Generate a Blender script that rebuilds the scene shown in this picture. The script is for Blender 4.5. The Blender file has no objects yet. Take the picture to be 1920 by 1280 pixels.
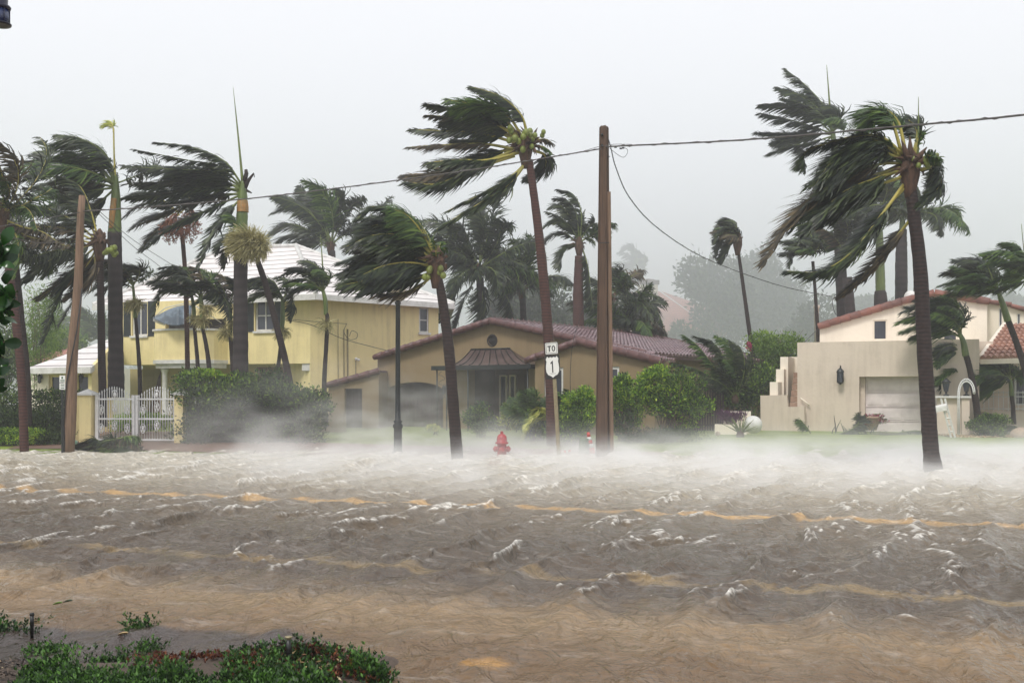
import bpy, math, random
import numpy as np
from mathutils import Vector, geometry

# ---------------------------------------------------------------- camera, sky, sun, exposure
sc = bpy.context.scene
F, YH, H = 1900.0, 730.0, 1.7          # focal length in photo pixels, horizon row, eye height
cam_d = bpy.data.cameras.new("camera"); cam = bpy.data.objects.new("camera", cam_d)
sc.collection.objects.link(cam); sc.camera = cam
cam.location = (0, 0, H); cam.rotation_euler = (math.radians(90), 0, 0)
cam_d.sensor_width = 36; cam_d.lens = F / 1920 * 36
cam_d.shift_y = (YH - 640) / 1920
cam_d.clip_start = 0.05; cam_d.clip_end = 3000

SUN_EL, SUN_AZ = math.radians(52), math.radians(205)
w = bpy.data.worlds.new("World"); sc.world = w; w.use_nodes = True
nt = w.node_tree; nt.nodes.clear()
sky = nt.nodes.new("ShaderNodeTexSky"); sky.sky_type = 'NISHITA'; sky.sun_disc = False
sky.sun_elevation = SUN_EL; sky.sun_rotation = SUN_AZ; sky.dust_density = 5; sky.air_density = 1.5
hs = nt.nodes.new("ShaderNodeHueSaturation"); hs.inputs['Saturation'].default_value = 0.25
bg1 = nt.nodes.new("ShaderNodeBackground"); bg1.inputs['Strength'].default_value = 0.05
bg2 = nt.nodes.new("ShaderNodeBackground"); bg2.inputs['Color'].default_value = (0.90, 0.915, 0.955, 1)
bg2.inputs['Strength'].default_value = 1.06
mx = nt.nodes.new("ShaderNodeMixShader"); mx.inputs[0].default_value = 0.9
out = nt.nodes.new("ShaderNodeOutputWorld")
nt.links.new(sky.outputs[0], hs.inputs['Color']); nt.links.new(hs.outputs[0], bg1.inputs[0])
nt.links.new(bg1.outputs[0], mx.inputs[1]); nt.links.new(bg2.outputs[0], mx.inputs[2])
nt.links.new(mx.outputs[0], out.inputs[0])

sl = bpy.data.lights.new("sun", 'SUN'); so = bpy.data.objects.new("sun", sl); sc.collection.objects.link(so)
sl.energy = 1.9; sl.angle = math.radians(14); sl.color = (1, .965, .91)
sd = Vector((math.sin(SUN_AZ) * math.cos(SUN_EL), math.cos(SUN_AZ) * math.cos(SUN_EL), math.sin(SUN_EL)))
so.rotation_euler = (-sd).to_track_quat('-Z', 'Y').to_euler()

sc.view_settings.view_transform = 'Standard'; sc.view_settings.look = 'None'
sc.view_settings.exposure = 0.16; sc.view_settings.gamma = 1
sc.cycles.max_bounces = 7; sc.cycles.diffuse_bounces = 3; sc.cycles.glossy_bounces = 3
sc.cycles.transparent_max_bounces = 10; sc.cycles.volume_bounces = 2
sc.cycles.volume_step_rate = 1.0; sc.cycles.volume_max_steps = 96
sc.cycles.adaptive_threshold = 0.006; sc.cycles.caustics_reflective = False; sc.cycles.caustics_refractive = False

# ---------------------------------------------------------------- helpers
def P(px, py, d):
    return Vector(((px - 960) / F * d, d, H - (py - YH) / F * d))
def sstep(a, b, x):
    t = np.clip((x - a) / (b - a), 0, 1); return t * t * (3 - 2 * t)
RS, RC = math.sin(math.radians(17.5)), math.cos(math.radians(17.5))   # the road runs 17.5 degrees off the picture plane
def gz(x, y):
    """height of the ground sheet"""
    x = np.asarray(x, float); y = np.asarray(y, float)
    far = -0.30 + 0.30 * sstep(21, 27.3, y) + 0.12 * sstep(27, 32, y) + .05 * sstep(34, 44, y)
    inb = sstep(7.45, 6.95, y + .48 * np.clip(x + 2.2, 0, 3) + 0.10 * np.sin(x * 3.1) + .05 * np.sin(x * 7.7 + 1)) * sstep(-.40, -.74, x + .25 * (6.6 - y))
    pond = np.exp(-(((x + 2.75) / 1.25) ** 2 + ((y - 6.78) / .47) ** 2) ** 2)
    sand = sstep(8.4, 7.0, x * RS + y * RC)
    return np.where(y > 15, far, -0.30 + .16 * sand + inb * .185 - pond * .17 * inb)
def gzs(x, y): return float(gz(x, y))

def link(o): sc.collection.objects.link(o); return o
def thing(name, label, cat, loc, group=None, kind=None):
    o = bpy.data.objects.new(name, None); link(o); o.location = loc; o.empty_display_size = .2
    o['label'] = label; o['category'] = cat
    if group: o['group'] = group
    if kind: o['kind'] = kind
    return o
def tag(o, label=None, cat=None, group=None, kind=None):
    if label: o['label'] = label
    if cat: o['category'] = cat
    if group: o['group'] = group
    if kind: o['kind'] = kind
    return o
def wloc(o):
    v = Vector((0, 0, 0))
    while o is not None: v += o.location; o = o.parent
    return v

class B:
    """collects vertices (world coordinates) and faces for ONE mesh object"""
    def __init__(s): s.v = []; s.f = []; s.m = []; s.sm = []; s.q = []
    def add(s, vs, fs, mi=0, smooth=False):
        o = len(s.v); s.v += [tuple(v) for v in vs]
        for f in fs: s.f.append(tuple(i + o for i in f)); s.m.append(mi); s.sm.append(smooth)
    def quad(s, a, b, c, d, mi=0): s.add([a, b, c, d], [(0, 1, 2, 3)], mi)
    def poly(s, pts, mi=0): s.add(pts, [tuple(range(len(pts)))], mi)
    def obox(s, o, ax, ay, az, mi=0):
        """box from corner o with edge vectors"""
        o, ax, ay, az = map(Vector, (o, ax, ay, az))
        v = [o, o + ax, o + ax + ay, o + ay, o + az, o + ax + az, o + ax + ay + az, o + ay + az]
        s.add(v, [(0, 3, 2, 1), (4, 5, 6, 7), (0, 1, 5, 4), (1, 2, 6, 5), (2, 3, 7, 6), (3, 0, 4, 7)], mi)
    def box(s, c, sx, sy, sz, rz=0, mi=0):
        c = Vector(c); u = Vector((math.cos(rz), math.sin(rz), 0)); v = Vector((-math.sin(rz), math.cos(rz), 0))
        s.obox(c - u * sx / 2 - v * sy / 2 - Vector((0, 0, sz / 2)), u * sx, v * sy, (0, 0, sz), mi)
    def tube(s, pts, rad, n=8, mi=0, cap=True, smooth=True, rot=0, jit=0):
        pts = [Vector(p) for p in pts]; k = len(pts)
        if not hasattr(rad, '__len__'): rad = [rad] * k
        vs = []; ref = None
        for i, p in enumerate(pts):
            t = (pts[min(i + 1, k - 1)] - pts[max(i - 1, 0)])
            t = t.normalized() if t.length > 1e-9 else Vector((0, 0, 1))
            if ref is None: ref = Vector((0, 1, 0)) if abs(t.y) < .9 else Vector((1, 0, 0))
            a = t.cross(ref).normalized(); b = a.cross(t).normalized(); ref = b
            for j in range(n):
                an = rot + 2 * math.pi * j / n
                vs.append(p + (a * math.cos(an) + b * math.sin(an)) * rad[i] * (1 + (random.uniform(-jit, jit) if jit else 0)))
        fs = [(i * n + j, i * n + (j + 1) % n, (i + 1) * n + (j + 1) % n, (i + 1) * n + j) for i in range(k - 1) for j in range(n)]
        if cap: fs += [tuple(range(n))[::-1], tuple(range((k - 1) * n, k * n))]
        s.add(vs, fs, mi, smooth)
    def lathe(s, c, prof, n=16, mi=0, smooth=True):
        """profile of (radius, z) about a vertical axis at c"""
        c = Vector(c)
        s.tube([c + Vector((0, 0, z)) + Vector((0, 0, 1e-5 * i)) for i, (r, z) in enumerate(prof)], [max(r, 1e-4) for r, z in prof], n, mi, True, smooth) if False else None
        vs = [c + Vector((r * math.cos(2 * math.pi * j / n), r * math.sin(2 * math.pi * j / n), z)) for r, z in prof for j in range(n)]
        k = len(prof)
        fs = [(i * n + j, i * n + (j + 1) % n, (i + 1) * n + (j + 1) % n, (i + 1) * n + j) for i in range(k - 1) for j in range(n)]
        fs += [tuple(range(n))[::-1], tuple(range((k - 1) * n, k * n))]
        s.add(vs, fs, mi, smooth)
    def ball(s, c, rx, ry=None, rz=None, n=12, mi=0):
        ry = ry or rx; rz = rz or rx; c = Vector(c); m = n // 2; vs = []
        for i in range(m + 1):
            th = math.pi * i / m
            for j in range(n):
                ph = 2 * math.pi * j / n
                vs.append(c + Vector((rx * math.sin(th) * math.cos(ph), ry * math.sin(th) * math.sin(ph), -rz * math.cos(th))))
        s.add(vs, [(i * n + j, i * n + (j + 1) % n, (i + 1) * n + (j + 1) % n, (i + 1) * n + j) for i in range(m) for j in range(n)], mi, True)
    def quads(s, V, Q, mi=0):
        """bulk numpy quads"""
        s.q.append((np.asarray(V, np.float64), np.asarray(Q, np.int64), mi))
    def build(s, name, mats, parent=None, origin=None):
        if not isinstance(mats, (list, tuple)): mats = [mats]
        org = wloc(parent) if parent is not None else Vector(tuple(origin) if origin is not None else (0, 0, 0))
        V = np.array(s.v, float).reshape(-1, 3); off = len(V)
        starts = []; loops = []; mi = []; sm = []; Vs = [V]; pos = 0
        for f, m_, g in zip(s.f, s.m, s.sm): loops.extend(f); starts.append(pos); pos += len(f); mi.append(m_); sm.append(g)
        loops = [np.array(loops, np.int64)]; starts = [np.array(starts, np.int64)]; mi = [np.array(mi, np.int64)]; sm = [np.array(sm, bool)]
        for qv, qq, m_ in s.q:
            Vs.append(qv); loops.append((qq + off).ravel()); starts.append(pos + 4 * np.arange(len(qq))); pos += 4 * len(qq); off += len(qv)
            mi.append(np.full(len(qq), m_)); sm.append(np.zeros(len(qq), bool))
        V = np.concatenate(Vs) - np.array(org); loops = np.concatenate(loops); starts = np.concatenate(starts)
        me = bpy.data.meshes.new(name); me.vertices.add(len(V)); me.vertices.foreach_set('co', V.astype(np.float32).ravel())
        me.loops.add(len(loops)); me.loops.foreach_set('vertex_index', loops.astype(np.int32))
        me.polygons.add(len(starts)); me.polygons.foreach_set('loop_start', starts.astype(np.int32))
        me.polygons.foreach_set('material_index', np.concatenate(mi).astype(np.int32))
        me.polygons.foreach_set('use_smooth', np.concatenate(sm))
        for m_ in mats: me.materials.append(m_)
        me.update(calc_edges=True); me.validate()
        o = bpy.data.objects.new(name, me); link(o)
        if parent is not None: o.parent = parent
        else: o.location = org
        return o

# ---------------------------------------------------------------- materials
def N(t, ty, **kw):
    n = t.nodes.new(ty)
    for k, v in kw.items():
        if k.startswith('i_'): n.inputs[k[2:].replace('_', ' ')].default_value = v
        else: setattr(n, k, v)
    return n
def c4(c): return (c[0], c[1], c[2], 1)
def newmat(name):
    m = bpy.data.materials.new(name); m.use_nodes = True; t = m.node_tree; t.nodes.clear()
    o = N(t, 'ShaderNodeOutputMaterial'); b = N(t, 'ShaderNodeBsdfPrincipled')
    t.links.new(b.outputs[0], o.inputs[0]); return m, t, b, o
def solid(name, col, col2=None, rough=.8, scale=3.0, stretch=(1, 1, 1), bump=.15, bscale=None, metal=0, spec=.5, detail=5, dist=.02, lo=.35, hi=.65):
    m, t, b, o = newmat(name); L = t.links.new
    co = N(t, 'ShaderNodeTexCoord'); mp = N(t, 'ShaderNodeMapping'); mp.inputs['Scale'].default_value = stretch
    L(co.outputs['Object'], mp.inputs[0])
    n = N(t, 'ShaderNodeTexNoise', i_Scale=scale, i_Detail=detail, i_Roughness=.65); L(mp.outputs[0], n.inputs['Vector'])
    r = N(t, 'ShaderNodeValToRGB'); L(n.outputs['Fac'], r.inputs[0])
    col2 = col2 or tuple(x * .72 for x in col)
    r.color_ramp.elements[0].position = lo; r.color_ramp.elements[0].color = c4(col2)
    r.color_ramp.elements[1].position = hi; r.color_ramp.elements[1].color = c4(col)
    L(r.outputs[0], b.inputs['Base Color'])
    b.inputs['Roughness'].default_value = rough; b.inputs['Metallic'].default_value = metal
    b.inputs['Specular IOR Level'].default_value = spec
    if bump:
        n2 = N(t, 'ShaderNodeTexNoise', i_Scale=bscale or scale * 8, i_Detail=4); L(mp.outputs[0], n2.inputs['Vector'])
        bp = N(t, 'ShaderNodeBump', i_Strength=bump, i_Distance=dist); L(n2.outputs['Fac'], bp.inputs['Height']); L(bp.outputs[0], b.inputs['Normal'])
    return m
def leafmat(name, dark, mid, light, rough=.45, trans=.25, clump=.5, spec=.4):
    """one colour per leaf (random per island) plus patches of fresher growth"""
    m, t, b, o = newmat(name); L = t.links.new
    g = N(t, 'ShaderNodeNewGeometry'); co = N(t, 'ShaderNodeTexCoord')
    n = N(t, 'ShaderNodeTexNoise', i_Scale=1.1, i_Detail=2); L(co.outputs['Object'], n.inputs['Vector'])
    ad = N(t, 'ShaderNodeMath', operation='MULTIPLY_ADD'); L(n.outputs['Fac'], ad.inputs[0]); ad.inputs[1].default_value = clump * 2; 
    sb = N(t, 'ShaderNodeMath', operation='SUBTRACT'); L(g.outputs['Random Per Island'], sb.inputs[0]); sb.inputs[1].default_value = clump
    L(sb.outputs[0], ad.inputs[2])
    r = N(t, 'ShaderNodeValToRGB'); L(ad.outputs[0], r.inputs[0])
    e = r.color_ramp.elements; e[0].position = 0; e[0].color = c4(dark); e[1].position = 1; e[1].color = c4(light)
    x = e.new(.55); x.color = c4(mid)
    L(r.outputs[0], b.inputs['Base Color']); b.inputs['Roughness'].default_value = rough; b.inputs['Specular IOR Level'].default_value = spec
    tr = N(t, 'ShaderNodeBsdfTranslucent'); L(r.outputs[0], tr.inputs[0]); mxx = N(t, 'ShaderNodeMixShader'); mxx.inputs[0].default_value = trans
    L(b.outputs[0], mxx.inputs[1]); L(tr.outputs[0], mxx.inputs[2]); L(mxx.outputs[0], o.inputs[0])
    return m
def stucco(name, col, stain, streak=.5):
    """rendered wall: mottled, with faint vertical rain streaks and grime patches"""
    m, t, b, o = newmat(name); L = t.links.new
    co = N(t, 'ShaderNodeTexCoord')
    n = N(t, 'ShaderNodeTexNoise', i_Scale=.7, i_Detail=8, i_Roughness=.7); L(co.outputs['Object'], n.inputs['Vector'])
    mp = N(t, 'ShaderNodeMapping'); mp.inputs['Scale'].default_value = (3, 3, .25); L(co.outputs['Object'], mp.inputs[0])
    n2 = N(t, 'ShaderNodeTexNoise', i_Scale=1.5, i_Detail=6, i_Roughness=.7); L(mp.outputs[0], n2.inputs['Vector'])
    mu = N(t, 'ShaderNodeMath', operation='MULTIPLY'); L(n.outputs['Fac'], mu.inputs[0]); L(n2.outputs['Fac'], mu.inputs[1])
    r = N(t, 'ShaderNodeValToRGB'); L(mu.outputs[0], r.inputs[0]); e = r.color_ramp.elements
    e[0].position = .22; e[0].color = c4(col); e[1].position = .22 + .35 / streak * .5; e[1].color = c4(stain)
    L(r.outputs[0], b.inputs['Base Color']); b.inputs['Roughness'].default_value = .88; b.inputs['Specular IOR Level'].default_value = .25
    n3 = N(t, 'ShaderNodeTexNoise', i_Scale=9, i_Detail=5); L(co.outputs['Object'], n3.inputs['Vector'])
    bp = N(t, 'ShaderNodeBump', i_Strength=.35, i_Distance=.02); L(n3.outputs['Fac'], bp.inputs['Height']); L(bp.outputs[0], b.inputs['Normal'])
    return m
def coursed(name, col, col2, gap, pitch=.28, ax=4.0, rough=.7):  # gap colours a painted shadow line along each course
    """flat concrete roof tiles laid in courses at equal heights"""
    m, t, b, o = newmat(name); L = t.links.new
    g = N(t, 'ShaderNodeNewGeometry'); sx = N(t, 'ShaderNodeSeparateXYZ'); L(g.outputs['Position'], sx.inputs[0])
    dv = N(t, 'ShaderNodeMath', operation='DIVIDE'); L(sx.outputs['Z'], dv.inputs[0]); dv.inputs[1].default_value = pitch
    fr = N(t, 'ShaderNodeMath', operation='FRACT'); L(dv.outputs[0], fr.inputs[0])
    r = N(t, 'ShaderNodeValToRGB'); L(fr.outputs[0], r.inputs[0]); e = r.color_ramp.elements
    e[0].position = 0; e[0].color = (1, 1, 1, 1); e[1].position = 1; e[1].color = (1, 1, 1, 1)
    for p_, v_ in ((.04, 0), (.12, 0), (.18, 1)):
        x = e.new(p_); x.color = (v_, v_, v_, 1)
    n = N(t, 'ShaderNodeTexNoise', i_Scale=1.2, i_Detail=8, i_Roughness=.7); mp = N(t, 'ShaderNodeMapping'); mp.inputs['Scale'].default_value = (1, 1, 3)
    L(g.outputs['Position'], mp.inputs[0]); L(mp.outputs[0], n.inputs['Vector'])
    r2 = N(t, 'ShaderNodeValToRGB'); L(n.outputs['Fac'], r2.inputs[0]); r2.color_ramp.elements[0].position = .35; r2.color_ramp.elements[1].position = .6
    r2.color_ramp.elements[0].color = c4(col2); r2.color_ramp.elements[1].color = c4(col)
    mm = N(t, 'ShaderNodeMix', data_type='RGBA'); L(r.outputs[0], mm.inputs[0]); mm.inputs[6].default_value = c4(gap); L(r2.outputs[0], mm.inputs[7])
    L(mm.outputs[2], b.inputs['Base Color']); b.inputs['Roughness'].default_value = rough
    bp = N(t, 'ShaderNodeBump', i_Strength=.8, i_Distance=.05); L(fr.outputs[0], bp.inputs['Height']); L(bp.outputs[0], b.inputs['Normal'])
    return m
def trunkmat(name, col, col2, pitch=.11, ring=.7):
    """palm bark with leaf-scar rings"""
    m, t, b, o = newmat(name); L = t.links.new
    co = N(t, 'ShaderNodeTexCoord')
    wv = N(t, 'ShaderNodeTexWave', bands_direction='Z', i_Scale=.31 / pitch, i_Distortion=2.2, i_Detail=3); wv.inputs['Detail Scale'].default_value = 1.6
    L(co.outputs['Object'], wv.inputs['Vector'])
    n = N(t, 'ShaderNodeTexNoise', i_Scale=7, i_Detail=6, i_Roughness=.7); L(co.outputs['Object'], n.inputs['Vector'])
    ad = N(t, 'ShaderNodeMath', operation='MULTIPLY_ADD'); L(wv.outputs['Fac'], ad.inputs[0]); ad.inputs[1].default_value = .45
    sb = N(t, 'ShaderNodeMath', operation='SUBTRACT'); L(n.outputs['Fac'], sb.inputs[0]); sb.inputs[1].default_value = .2; L(sb.outputs[0], ad.inputs[2])
    r = N(t, 'ShaderNodeValToRGB'); L(ad.outputs[0], r.inputs[0]); r.color_ramp.elements[0].position = .2; r.color_ramp.elements[1].position = .8
    r.color_ramp.elements[0].color = c4(col2); r.color_ramp.elements[1].color = c4(col)
    L(r.outputs[0], b.inputs['Base Color']); b.inputs['Roughness'].default_value = .85
    bp = N(t, 'ShaderNodeBump', i_Strength=ring, i_Distance=.03); L(ad.outputs[0], bp.inputs['Height']); L(bp.outputs[0], b.inputs['Normal'])
    return m

M = {}
M['white'] = solid('white_paint', (.72, .71, .69), (.55, .54, .51), rough=.55, scale=4, bump=.05)
M['fence_white'] = solid('white_iron', (.80, .80, .80), (.66, .66, .65), rough=.4, scale=6, bump=.03)
M['yellow'] = stucco('yellow_stucco', (.84, .71, .37), (.52, .43, .23))
M['tan'] = stucco('tan_stucco', (.27, .20, .115), (.185, .135, .08))
M['cream'] = stucco('cream_stucco', (.66, .565, .47), (.44, .365, .30))
M['cream2'] = stucco('pale_stucco', (.86, .78, .66), (.66, .59, .49))
M['white_roof'] = coursed('white_roof_tiles', (.76, .73, .715), (.64, .60, .585), (.17, .14, .135), .285)
M['pink_roof'] = coursed('pink_roof_tiles', (.50, .22, .17), (.36, .15, .12), (.2, .08, .07), .22)
M['clay'] = solid('clay_tile', (.135, .055, .05), (.07, .03, .03), rough=.42, scale=5, bump=.25, spec=.5)
M['purple_tile'] = solid('purple_tile', (.23, .145, .155), (.10, .055, .062), rough=.24, scale=4, bump=.2, spec=.7)
M['orange_tile'] = solid('orange_tile', (.46, .24, .165), (.22, .11, .08), rough=.6, scale=4.5, bump=.2)
M['red_cap'] = solid('red_cap', (.27, .105, .075), (.13, .06, .05), rough=.6, scale=2.2, bump=.2)
M['dark'] = solid('dark_opening', (.035, .028, .026), (.02, .017, .017), rough=.7, scale=3, bump=.1)
M['garage'] = solid('brown_garage_boards', (.055, .036, .03), (.035, .024, .02), rough=.6, scale=2, stretch=(6, 6, .5), bump=.3)
M['shutter'] = solid('dark_shutter', (.028, .035, .04), rough=.55, scale=6, bump=.1)
M['brown_wood'] = solid('brown_boards', (.22, .105, .06), (.13, .06, .04), rough=.7, scale=2, stretch=(5, 5, .6), bump=.25)
m, t, b, o = newmat('window_glass'); b.inputs['Base Color'].default_value = (.05, .055, .07, 1); b.inputs['Roughness'].default_value = .08
nn = N(t, 'ShaderNodeTexNoise', i_Scale=1.5); bp = N(t, 'ShaderNodeBump', i_Strength=.05, i_Distance=.02); t.links.new(nn.outputs['Fac'], bp.inputs['Height']); t.links.new(bp.outputs[0], b.inputs['Normal'])
M['glass'] = m
M['black_metal'] = solid('black_metal', (.012, .018, .017), (.008, .01, .01), rough=.4, scale=8, bump=.08, spec=.5)
M['bronze'] = solid('bronze_sheet', (.16, .11, .10), (.085, .06, .058), rough=.38, scale=1.6, stretch=(1, 1, .4), bump=.1, metal=.35)
M['galv'] = solid('weathered_post_metal', (.34, .29, .17), (.24, .20, .12), rough=.5, scale=9, bump=.1, metal=.4)
M['pole_wood'] = solid('old_pole_wood', (.115, .064, .037), (.05, .029, .018), rough=.85, scale=3.5, stretch=(9, 9, .35), bump=.6, bscale=9, dist=.01)
M['pole_pale'] = solid('pale_pole_wood', (.24, .15, .095), (.12, .078, .05), rough=.85, scale=3.5, stretch=(9, 9, .35), bump=.6, bscale=9, dist=.01)
M['wire'] = solid('wire_rubber', (.10, .09, .085), (.06, .055, .05), rough=.6, scale=10, bump=0)
M['wire_dark'] = solid('black_wire', (.02, .02, .022), rough=.5, scale=10, bump=0)
M['red'] = solid('hydrant_red', (.40, .012, .018), (.25, .008, .014), rough=.35, scale=9, bump=.1, spec=.5)
M['sign_white'] = solid('sign_white', (.80, .80, .77), (.7, .7, .66), rough=.45, scale=3, bump=0)
M['sign_black'] = solid('sign_black', (.012, .012, .012), rough=.4, scale=3, bump=0)
M['barrier_red'] = solid('reflective_red', (.62, .05, .03), (.48, .04, .03), rough=.4, scale=5, bump=0)
M['blue_lamp'] = solid('blue_lamp_glass', (.035, .06, .16), (.02, .03, .09), rough=.15, scale=14, bump=.3, spec=.8)
M['navy'] = solid('navy_lamp_metal', (.012, .012, .035), rough=.3, scale=8, bump=.15)
M['awning'] = solid('slate_awning_canvas', (.13, .17, .21), (.05, .07, .09), rough=.35, scale=1.5, bump=.2, lo=.45, hi=.55)
M['trunk_red'] = trunkmat('coconut_bark_reddish', (.080, .030, .022), (.034, .014, .011), .085, .4)
M['trunk_dark'] = trunkmat('coconut_bark_dark', (.030, .015, .012), (.010, .006, .005), .08, .4)
M['trunk_grey'] = trunkmat('royal_palm_bark', (.042, .031, .031), (.024, .018, .018), .30, .15)
M['shaft'] = solid('green_crownshaft', (.13, .18, .035), (.055, .085, .02), rough=.4, scale=2.5, stretch=(3, 3, .4), bump=.1)
M['shaft_orange'] = solid('orange_sheath', (.42, .19, .04), (.22, .15, .05), rough=.5, scale=5, stretch=(3, 3, 1), bump=.15)
M['fibre'] = solid('brown_palm_fibre', (.115, .06, .035), (.045, .026, .016), rough=.9, scale=7, stretch=(2, 2, .6), bump=.6)
M['coconut'] = solid('green_coconut', (.20, .25, .04), (.13, .15, .03), rough=.45, scale=4, bump=.05)
M['rachis'] = solid('yellow_midrib', (.44, .37, .07), (.22, .21, .04), rough=.45, scale=1.3, bump=.05)
M['rachis_g'] = solid('green_midrib', (.16, .20, .04), (.08, .11, .025), rough=.5, scale=1.3, bump=.05)
M['frond'] = leafmat('palm_leaflets', (.004, .009, .005), (.015, .028, .010), (.065, .090, .025), rough=.42, trans=.18, clump=.35)
M['frond_g'] = leafmat('green_palm_leaflets', (.014, .040, .007), (.045, .10, .016), (.14, .22, .035), rough=.42, trans=.25, clump=.35)
M['frond_b'] = leafmat('browning_palm_leaflets', (.030, .026, .018), (.06, .048, .026), (.15, .11, .05), rough=.6, trans=.12, clump=.35)
M['tassel'] = leafmat('tan_flower_strands', (.20, .18, .07), (.40, .36, .16), (.60, .55, .30), rough=.8, trans=.2, clump=.3)
M['fruit'] = leafmat('reddish_fruit', (.15, .05, .03), (.26, .10, .06), (.36, .17, .10), rough=.7, trans=.1, clump=.3)
M['hedge'] = leafmat('hedge_leaves', (.008, .020, .006), (.024, .052, .012), (.09, .15, .025), clump=.4)
M['bright'] = leafmat('bright_shrub_leaves', (.04, .10, .012), (.17, .33, .025), (.45, .58, .05), clump=.5)
M['shrub'] = leafmat('shrub_leaves', (.012, .030, .007), (.050, .115, .015), (.22, .33, .035), clump=.6)
M['croton'] = leafmat('yellow_variegated_leaves', (.14, .20, .03), (.42, .44, .06), (.70, .68, .22), clump=.4)
M['purple'] = leafmat('purple_leaves', (.05, .015, .05), (.11, .035, .10), (.2, .08, .16), clump=.3)
M['farleaf'] = leafmat('far_tree_leaves', (.02, .035, .018), (.045, .065, .03), (.09, .12, .05), clump=.5)
M['limeleaf'] = leafmat('lime_tree_leaves', (.07, .14, .02), (.15, .27, .03), (.30, .42, .07), clump=.5, trans=.35)
M['juniper'] = leafmat('juniper_sprigs', (.004, .014, .003), (.020, .065, .008), (.09, .21, .028), rough=.5, trans=.2, clump=.6)
M['redcover'] = leafmat('red_brown_sprigs', (.03, .008, .006), (.10, .025, .013), (.22, .07, .02), rough=.6, trans=.15, clump=.5)
M['bigleaf'] = leafmat('glossy_broad_leaves', (.006, .022, .006), (.012, .045, .010), (.03, .10, .015), rough=.22, trans=.15, clump=.3)
M['twig'] = solid('twig_bark', (.22, .15, .10), (.11, .07, .05), rough=.9, scale=6, bump=.3)
M['petal'] = leafmat('crimson_flowers', (.20, .01, .05), (.42, .02, .10), (.6, .08, .2), clump=.3)
M['mulch'] = leafmat('dark_mulch_chips', (.010, .008, .007), (.035, .024, .02), (.16, .12, .09), rough=.8, trans=0, clump=.25)
M['litter'] = leafmat('pale_leaf_litter', (.20, .09, .04), (.42, .30, .14), (.62, .55, .36), rough=.7, trans=.1, clump=.2)
M['stone'] = solid('pale_boulder', (.46, .36, .27), (.33, .25, .18), rough=.9, scale=3, bump=.5)
M['terracotta'] = solid('terracotta', (.42, .28, .20), (.30, .19, .135), rough=.8, scale=5, bump=.2)
# ---------------------------------------------------------------- the setting: ground, water, sidewalk, haze
def sheet(name, xs, ys, zf, mat):
    X, Y = np.meshgrid(xs, ys); Z = zf(X, Y); V = np.stack([X, Y, Z], -1).reshape(-1, 3); nx, ny = len(xs), len(ys)
    i = np.arange((ny - 1) * (nx - 1)); r = i // (nx - 1); c = i % (nx - 1); a = r * nx + c
    b = B(); b.quads(V, np.stack([a, a + 1, a + nx + 1, a + nx], -1)); o = b.build(name, mat)
    o.data.polygons.foreach_set('use_smooth', np.ones(len(o.data.polygons), bool)); return o

# ground: grass on the far verge, brown sand and mulch on the near side, asphalt under the road
m, t, b, o = newmat('ground_surface'); L = t.links.new
g = N(t, 'ShaderNodeNewGeometry'); sx = N(t, 'ShaderNodeSeparateXYZ'); L(g.outputs['Position'], sx.inputs[0])
n = N(t, 'ShaderNodeTexNoise', i_Scale=1.2, i_Detail=8, i_Roughness=.7); L(g.outputs['Position'], n.inputs['Vector'])
n2 = N(t, 'ShaderNodeTexNoise', i_Scale=30, i_Detail=5, i_Roughness=.7); L(g.outputs['Position'], n2.inputs['Vector'])
gr = N(t, 'ShaderNodeValToRGB'); L(n.outputs['Fac'], gr.inputs[0]); gr.color_ramp.elements[0].position = .35; gr.color_ramp.elements[1].position = .65
gr.color_ramp.elements[0].color = (.11, .15, .025, 1); gr.color_ramp.elements[1].color = (.23, .30, .04, 1)
sn = N(t, 'ShaderNodeValToRGB'); L(n2.outputs['Fac'], sn.inputs[0]); sn.color_ramp.elements[0].color = (.05, .035, .028, 1); sn.color_ramp.elements[1].color = (.13, .095, .07, 1)
st = N(t, 'ShaderNodeMath', operation='GREATER_THAN'); L(sx.outputs['Y'], st.inputs[0]); st.inputs[1].default_value = 20
mm = N(t, 'ShaderNodeMix', data_type='RGBA'); L(st.outputs[0], mm.inputs[0]); L(sn.outputs[0], mm.inputs[6]); L(gr.outputs[0], mm.inputs[7])
L(mm.outputs[2], b.inputs['Base Color']); b.inputs['Roughness'].default_value = .9
bp = N(t, 'ShaderNodeBump', i_Strength=.6, i_Distance=.03); L(n2.outputs['Fac'], bp.inputs['Height']); L(bp.outputs[0], b.inputs['Normal'])
ys = np.concatenate([np.arange(-12, 4, 1.0), np.arange(4, 8.6, .05), np.arange(8.6, 45, .6), np.array([48, 55, 70, 100, 160, 300, 700.])])
xs = np.concatenate([np.array([-600, -250, -120, -60, -40, -30.]), np.arange(-25, -5, .7), np.arange(-5, 2, .06), np.arange(2, 26, .7), np.array([30, 40., 60, 120, 250, 600])])
tag(sheet('ground', xs, ys, gz, m), 'green verge and lawns sloping up from the flooded street', kind='structure')

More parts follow.
